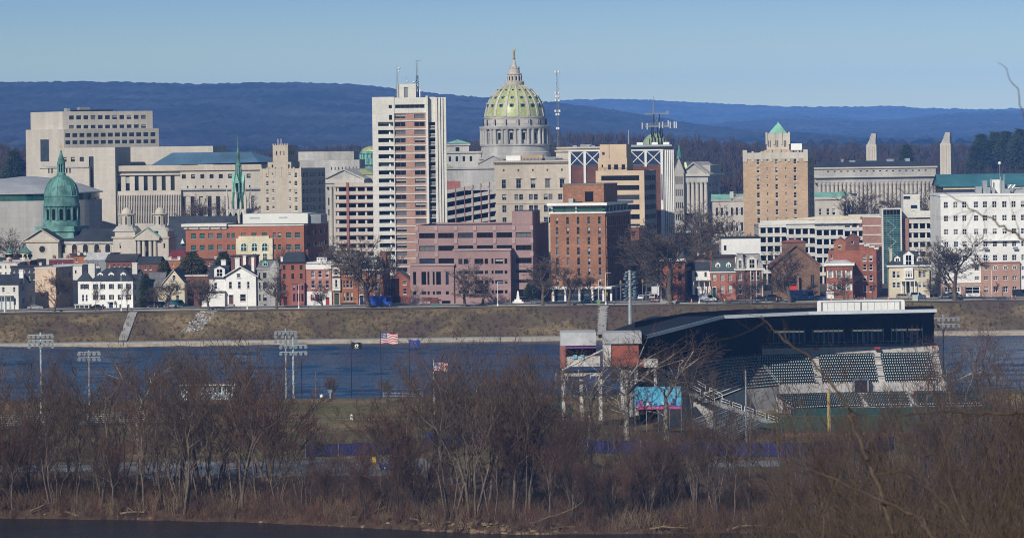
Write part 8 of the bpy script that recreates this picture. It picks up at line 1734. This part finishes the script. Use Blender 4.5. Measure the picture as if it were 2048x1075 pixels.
for i, (px, pt, Y, R, m, cn, lab) in enumerate([(383, 502, 1232, 4.6, EVO, False, 'large olive evergreen behind the yellow gabled house'), (447, 503, 1240, 2.9, EVG, False, 'dark round evergreen behind the white clapboard house'), (291, 548, 1200, 2.0, EVG, True, 'dark narrow conifer right of the white mansion'), (327, 522, 1228, 2.2, EVO, False, 'yellowish evergreen left of the large olive evergreen'), (1062, 560, 1202, 1.8, EVG, False, 'low dark evergreen shrub at the hotel end of the mauve offices'),
     (1812, 288, 2240, 6.0, EVG, True, 'lone dark pine on the hill between the two pylons'), (1962, 268, 2420, 5.5, EVG, False, 'dark pine at the left of the hilltop evergreens'), (1990, 264, 2440, 7., EVG, False, 'second dark pine among the hilltop evergreens'), (2012, 262, 2420, 6., EVG, False, 'broad dark pine on the right-hand hill'), (2040, 258, 2400, 6., EVG, False, 'tall dark pine at the right picture edge'), (1948, 290, 2300, 5.5, EVG, True, 'low dark conifer on the slope above the teal roof'), (28, 300, 2300, 5.5, EVG, False, 'dark evergreen on the slope at the far left')]): evergreen(lab, px, pt, Y, R, m, 40 + i, cn)
# ---- the shore wood
topx = [-60, 0, 60, 150, 230, 300, 400, 480, 520, 560, 600, 650, 740, 790, 820, 870, 920, 960, 1000, 1080, 1130, 1180, 1240, 1310, 1380, 1420, 1500, 1560, 1650, 1750, 1850, 1900, 1960, 2048, 2120]
topy = [700, 715, 700, 695, 690, 672, 690, 640, 665, 765, 825, 838, 838, 790, 735, 645, 655, 690, 672, 690, 745, 760, 770, 770, 770, 795, 800, 808, 818, 812, 730, 715, 690, 640, 620]
rg = random.Random(21)
SHARED = {'shore': ('multi-stemmed grey-trunked bare tree standing in the dense wood along the near shore', 'many-stemmed trees of the shore wood'), 'shoretall': ('single-trunked bare tree with reddish twigs standing in the dense wood along the near shore', 'tall single trees of the shore wood'), 'sapling': ('thin reddish sapling clump growing in the dense wood along the near shore', 'saplings of the shore wood')}
SHARED['shorepole'] = ('slender pole-like bare tree standing in the dense wood along the near shore', 'slender trees of the shore wood')
def shore_tree(px, Y, top, key):
    p = at(px, top, Y); X = at(px, 980, Y).x; H = max(6, p.z - gz(Y, X)); lab, grp = SHARED[key]; plant(key, lab, X, Y, H, grp)
px = -50.
while px < 2110:
    for _ in range(2):
        x = px + rg.uniform(-12, 12); pt = float(np.interp(x, topx, topy)); s = shore(at(x, 1000, 600).x)
        shore_tree(x, s + rg.uniform(3, 12), pt + rg.uniform(-10, 170), rg.choice(('shore', 'shoretall', 'shorepole', 'sapling', 'shorepole')))
    for _ in range(2):
        x = px + rg.uniform(-14, 14); pt = float(np.interp(x, topx, topy)); s = shore(at(x, 1000, 600).x)
        shore_tree(x, s + rg.uniform(12, 60), pt - 15 + abs(rg.gauss(0, 60)), rg.choice(('shoretall', 'shorepole', 'shore', 'shorepole')))
    px += 41
# trees of the island interior
for px, pt, Y, k, lab in [(272, 668, 745, 'sycamore', 'big crooked pale-limbed sycamore over the left-hand water'), (392, 690, 800, 'street', 'bare tree before the white pavilion'), (88, 690, 770, 'shoretall', 'bare tree beside the left floodlight tower'), (1255, 640, 712, 'sycamore', 'big pale-limbed sycamore before the stadium annex'), (1175, 668, 720, 'sycamore', 'sycamore with pale twisted limbs left of the floodlight mast'), (1335, 655, 716, 'sycamore', 'pale-limbed sycamore leaning over the blue printed banner'), (1120, 690, 705, 'shoretall', 'tall bare tree before the left corner of the stadium annex'), (1430, 720, 690, 'shorepole', 'slender bare tree before the seating of the stand wing'), (1560, 745, 680, 'shorepole', 'slender bare tree before the lower seats'), (1500, 725, 684, 'shoretall', 'bare tree before the grey utility pole'), (1615, 735, 676, 'shorepole', 'slender bare tree left of the yellow foul pole'), (1705, 715, 682, 'shoretall', 'bare tree before the middle blocks of seats'), (1785, 745, 676, 'shorepole', 'slender bare tree before the sunlit right-hand seats'), (1390, 690, 700, 'shoretall', 'bare tree before the white aisle stairs of the stand wing'), (1850, 640, 740, 'shoretall', 'bare tree before the right end of the seating'), (1935, 650, 735, 'shoretall', 'bare tree right of the grandstand end'), (1968, 648, 780, 'shoretall', 'tall bare tree by the water right of the floodlight bank'), (2012, 640, 770, 'shoretall', 'tall bare tree by the water near the right picture edge'), (1918, 668, 800, 'shorepole', 'slender bare tree under the floodlight bank'), (840, 700, 790, 'shoretall', 'bare tree behind the right-hand flagpole'), (772, 752, 815, 'street', 'small round bare tree by the water below the american flag'), (985, 720, 760, 'shoretall', 'bare tree left of the green canopy tent'), (665, 735, 836, 'sapling', 'small pinkish sapling beside the sign board'), (1065, 700, 740, 'shoretall', 'bare tree between the tent and the blue fence'), (930, 690, 735, 'shoretall', 'bare tree right of the white flagpole'), (1900, 690, 770, 'sycamore', 'pale-limbed bare tree at the right end of the grandstand'), (130, 720, 720, 'shore', 'clump of bare stems between the two left bleachers'), (455, 680, 760, 'shoretall', 'dark bare tree right of the white pavilion')]:
    p = at(px, pt, Y); X = at(px, 840, Y).x; plant(k, lab, X, Y, p.z - gz(Y, X), None, sx=1.4 if k == 'sycamore' else 1.)
# ---- brush, ground cover and fallen branches
def brush(name, label, n, xr, yr, h0, h1, stems, r, mats, seed, zf=gz, seg2=True, cond=None, rel=False):
    g = np.random.default_rng(seed); G = {m.name: [] for m in mats}
    for _ in range(n):
        X, Y = g.uniform(*xr), g.uniform(*yr)
        if rel: Y = shore(X) + yr[0] + (yr[1] - yr[0]) * g.random() ** 1.2
        if cond and not cond(X, Y): continue
        z = zf(Y, X); H = g.uniform(h0, h1); m = mats[int(g.integers(len(mats)))]; w_ = H * .5
        for _ in range(stems):
            bx, by = X + g.normal(0, w_ * .35), Y + g.normal(0, w_ * .35); h = H * g.uniform(.45, 1.05); dx, dy = g.normal(0, .32), g.normal(0, .32)
            mx, my, mz = bx + dx * h * .5, by + dy * h * .5, z + h * .55
            if seg2:
                G[m.name].append((bx, by, z - .1, mx, my, mz, r, r * .8)); ex, ey = mx + dx * h * .5 + g.normal(0, .15) * h, my + dy * h * .5 + g.normal(0, .15) * h
                G[m.name].append((mx, my, mz, ex, ey, z + h, r * .8, r * .4))
                G[m.name].append((mx, my, mz, mx + g.normal(0, .25) * h, my + g.normal(0, .25) * h, mz + h * .35, r * .65, r * .35))
            else: G[m.name].append((bx, by, z - .05, bx + dx * h, by + dy * h, z + h, r, r * .4))
    o = link(name, seg_mesh(name, [(G[m.name], 3, m) for m in mats]), kind='stuff'); tag(o, label, 'undergrowth'); return o
brush('undergrowth', 'russet tangle of leafless brush under the shore trees', 1500, (-100, 100), (-.2, 22), 1.4, 4.2, 13, .025, [BRUSH, TWIGR, TWIG, BRUSHG], 5, rel=True)
brush('undergrowth', 'low brush between the shore trees and the island car park', 420, (-100, 100), (20, 46), .5, 1.6, 10, .022, [BRUSH, TWIGR, BRUSHG], 15, rel=True)
brush('reed_litter', 'straw-coloured dead grass and sticks along the near water line', 1900, (-100, 100), (-.5, 10), .3, 1.4, 10, .027, [BRUSHG, TWIG, BRUSH, BRUSH], 6, seg2=False, rel=True)
brush('island_brush', 'low brown brush between the blue fences and the grass of the island', 1000, (-115, 110), (694, 735), .8, 2.6, 12, .022, [TWIG, BRUSH, TWIGR], 7, cond=lambda X, Y: not (-62 < X < -20 and Y < 712) and not (X > 30 and Y < 712))
brush('bank_brush', 'dead brush and weeds on the far river bank', 3000, (-170, 175), (1154, 1171), .3, 1.7, 8, .03, [TWIG, BRUSH, BRUSHG, TWIGR, BARKD], 8, seg2=False)
brush('waterside_brush', 'reddish brush at the water edge of the island', 420, (-120, 5), (848, 864), .6, 2.2, 10, .022, [TWIGR, TWIG], 9, cond=lambda X, Y: not (-48 < X < -28))
segs = []; g = random.Random(12)
for px, pb, L, a in ((1060, 1060, 9, .35), (1110, 1062, 8, .12), (1465, 1040, 6, .5), (60, 1020, 5, .6), (820, 1050, 6, -.3), (240, 1000, 7, .3), (700, 1000, 6, .1), (1000, 1045, 7, -.15), (1300, 1055, 6, .2), (130, 1015, 6, -.5), (1950, 1040, 6, .4)):
    c = at(px, pb, 600); Y = shore(c.x) + g.uniform(.5, 4); p = Vector((at(px, pb, Y).x, Y, gz(Y, c.x) + .3)); d = Vector((math.cos(a), g.uniform(-.3, .3), math.sin(a) * .7)).normalized(); lg = []
    for k in range(6): q = p + d * L / 6; lg.append((*p, *q, .2 - k * .025, .175 - k * .025)); d = (d + Vector((g.gauss(0, .15), g.gauss(0, .1), g.gauss(0, .12)))).normalized(); p = q; lg.append((*p, *(p + Vector((g.gauss(0, .8), g.gauss(0, .5), g.uniform(.2, 1.2)))), .06, .02))
    o = link('fallen_branch', seg_mesh('fallen_branch', [(lg, 6, BRUSHG)])); tag(o, 'bleached fallen branch lying on the near shore at the water line', 'branch', 'driftwood along the near shore')
b = MB(); g = random.Random(5)
for i in range(170):
    px = g.uniform(840, 1120) if i < 130 else g.uniform(0, 2048); X = at(px, 1040, 590).x; Y = shore(X) + g.uniform(-.6, 2.5); s = g.uniform(.12, .5); b.lathe([(.01, -.1), (s, 0), (s * .85, s * .5), (.01, s * .75)], BRUSHG if i % 3 else STONEB, 6, 0, 0, g.random() * 6)
    cnt = sum(len(f) for f in b.f[-18:]); b.v[-cnt:] = [(v[0] + X, v[1] + Y, v[2] + max(.02, gz(Y, X))) for v in b.v[-cnt:]]
tag(b.build('shore_stones'), 'pale stones and clods along the near water line', 'stones', kind='stuff')
# ---- far wooded hill: one mass of leafless trees
g = np.random.default_rng(31); GR = {0: [], 1: [], 2: []}; FW = [mat('far wood brown', (.08, .05, .036), .95, .3, .2, .05, .5), mat('far wood plum', (.066, .042, .036), .95, .3, .2, .05, .5), mat('far wood olive', (.07, .052, .036), .95, .3, .2, .05, .5)]
for i in range(3600):
    Y = 2070 + 1250 * g.random() ** 1.3; X = g.uniform(-1, 1) * (Y * .145 + 25); z = gz(Y, X) + (6 * math.sin(X * .011 + 1.2) + 3 * math.sin(X * .027 + Y * .008)) * min(1, (Y - 2000) / 500); H = g.uniform(8, 15); k = int(g.integers(3)); R = H * .36
    GR[k].append((X, Y, z - .5, X, Y, z + H * .6, .3, .15)); n = 26
    a, t = g.random(n) * 6.283, g.random(n); sx, sy = np.cos(a), np.sin(a); b0 = z + H * (.2 + .4 * t); r1 = R * (.4 + .6 * g.random(n)) * (1.1 - .6 * t); e = b0 + H * (.25 + .2 * g.random(n))
    GR[k] += np.stack([X + sx * R * .15, Y + sy * R * .15, b0, X + sx * r1, Y + sy * r1, np.minimum(e, z + H), np.full(n, .24), np.full(n, .1)], 1).tolist()
o = link('far_wood', seg_mesh('far_wood', [(GR[k], 3, FW[k]) for k in range(3)]), kind='stuff'); tag(o, 'brown leafless wood covering the hill behind the city', 'wood')
# ---- blurred branches close to the camera on the overlook slope
FB = mat('weathered near twig', (.085, .06, .045), .95, .3, .3, 3, 20)
def near_branch(label, path, r0, r1, twigs, seed, tl=1.):
    g = random.Random(seed); pts = [at(*p) for p in path]; S = []; n = 6
    fine = [pts[0]]
    for p, q in zip(pts, pts[1:]):
        for i in range(1, n + 1): fine.append(p.lerp(q, i / n) + Vector((g.gauss(0, .006), g.gauss(0, .05), g.gauss(0, .006))))
    m = len(fine) - 1; Tw = []
    for i in range(m): S.append((*fine[i], *fine[i + 1], r0 + (r1 - r0) * i / m, r0 + (r1 - r0) * (i + 1) / m))
    def tw(p, d, L, r, lv):
        for k in range(3):
            d = (d + Vector((g.gauss(0, .18), g.gauss(0, .18), g.gauss(0, .18)))).normalized(); q = p + d * L / 3; Tw.append((*p, *q, r, r * .8)); p = q; r *= .8
            if lv < 2 and g.random() < .8: tw(p, (d + Vector((g.gauss(0, .6), g.gauss(0, .6), g.gauss(0, .6)))).normalized(), L * .55, r * .7, lv + 1)
    for _ in range(twigs):
        i = g.randrange(m); d = (fine[i + 1] - fine[i]).normalized(); tw(fine[i], (d + Vector((g.gauss(0, .8), g.gauss(0, .5), g.gauss(0, .8)))).normalized(), g.uniform(.15, .5) * tl, (r0 + (r1 - r0) * i / m) * .45, 0)
    rt = thing('foreground_branch', label, 'branch', fine[0]); o = rt.location
    sh = lambda L_: [(s[0] - o.x, s[1] - o.y, s[2] - o.z, s[3] - o.x, s[4] - o.y, s[5] - o.z, s[6], s[7]) for s in L_]
    link('limb', seg_mesh('limb', [(sh(S), 8, FB)]), rt); 
    if Tw: link('twigs', seg_mesh('twigs', [(sh(Tw), 4, FB)]), rt)
near_branch('long blurred near branch slanting down across the grandstand to the bottom edge', [(1800, 1110, 26), (1760, 980, 26.5), (1722, 890, 27), (1690, 800, 27.5), (1625, 720, 28), (1560, 670, 29), (1522, 632, 30)], .015, .004, 14, 1)
near_branch('blurred near branch crossing the white block from the right picture edge', [(2120, 520, 24), (2048, 476, 24.5), (1990, 440, 25), (1930, 408, 26), (1870, 375, 27)], .009, .002, 6, 2, .6)
near_branch('thin blurred near branch against the sky at the right picture edge', [(2110, 330, 23), (2060, 262, 23.5), (2030, 180, 24), (2003, 120, 25)], .006, .0015, 1, 3, .3)
near_branch('thick blurred near bough entering from the right above the field', [(2120, 800, 27), (2048, 822, 27.5), (1960, 828, 28), (1880, 820, 29), (1795, 832, 30)], .012, .004, 14, 4)
near_branch('dark blurred near bough curving up from the bottom right', [(1880, 1120, 25), (1850, 1040, 25.5), (1740, 990, 26.5), (1640, 945, 27), (1570, 930, 29)], .011, .004, 16, 5)
near_branch('blurred near branch rising through the brush at the lower right', [(1990, 1130, 24), (1930, 1050, 25), (1860, 980, 26), (1800, 940, 28)], .01, .004, 12, 6)
near_branch('slender near stem rising from the bottom edge before the blue fence', [(1640, 1120, 30), (1652, 1010, 30.5), (1690, 930, 31), (1700, 860, 32), (1735, 815, 33)], .007, .0025, 16, 7)
near_branch('forked near stem in front of the right end of the seating', [(1960, 1120, 33), (1905, 980, 34), (1890, 880, 35), (1850, 800, 36), (1858, 730, 37)], .008, .0025, 20, 8)
proto('overlook', 'overlook_bush', 3, FB, FB, H=5., stems=7, lean=.5, spread=.65, clear=.1, levels=4, up=.1, twr=.0036, r0=.042, dens=.85)
for i, (px, pt, Y) in enumerate([(1500, 960, 62), (1570, 935, 52), (1640, 965, 44), (1690, 925, 58), (1760, 905, 50), (1800, 940, 42), (1830, 830, 56), (1870, 870, 36), (1900, 770, 60), (1930, 820, 46), (1955, 740, 54), (1990, 800, 38), (2010, 660, 58), (2045, 720, 46), (2085, 600, 52), (1610, 1000, 34), (1740, 985, 32), (1930, 920, 30), (1450, 985, 66), (2060, 870, 34), (1690, 980, 30), (1980, 900, 31), (1840, 880, 44), (1960, 690, 52), (1815, 790, 62)]):
    p = at(px, pt, Y); X = at(px, 1000, Y).x; plant('overlook', 'tangled leafless bush on the camera-side slope, blurred, at the lower right', X, Y, p.z - gz(Y, X), 'blurred bushes of the near slope', cat='bush', sx=.8)
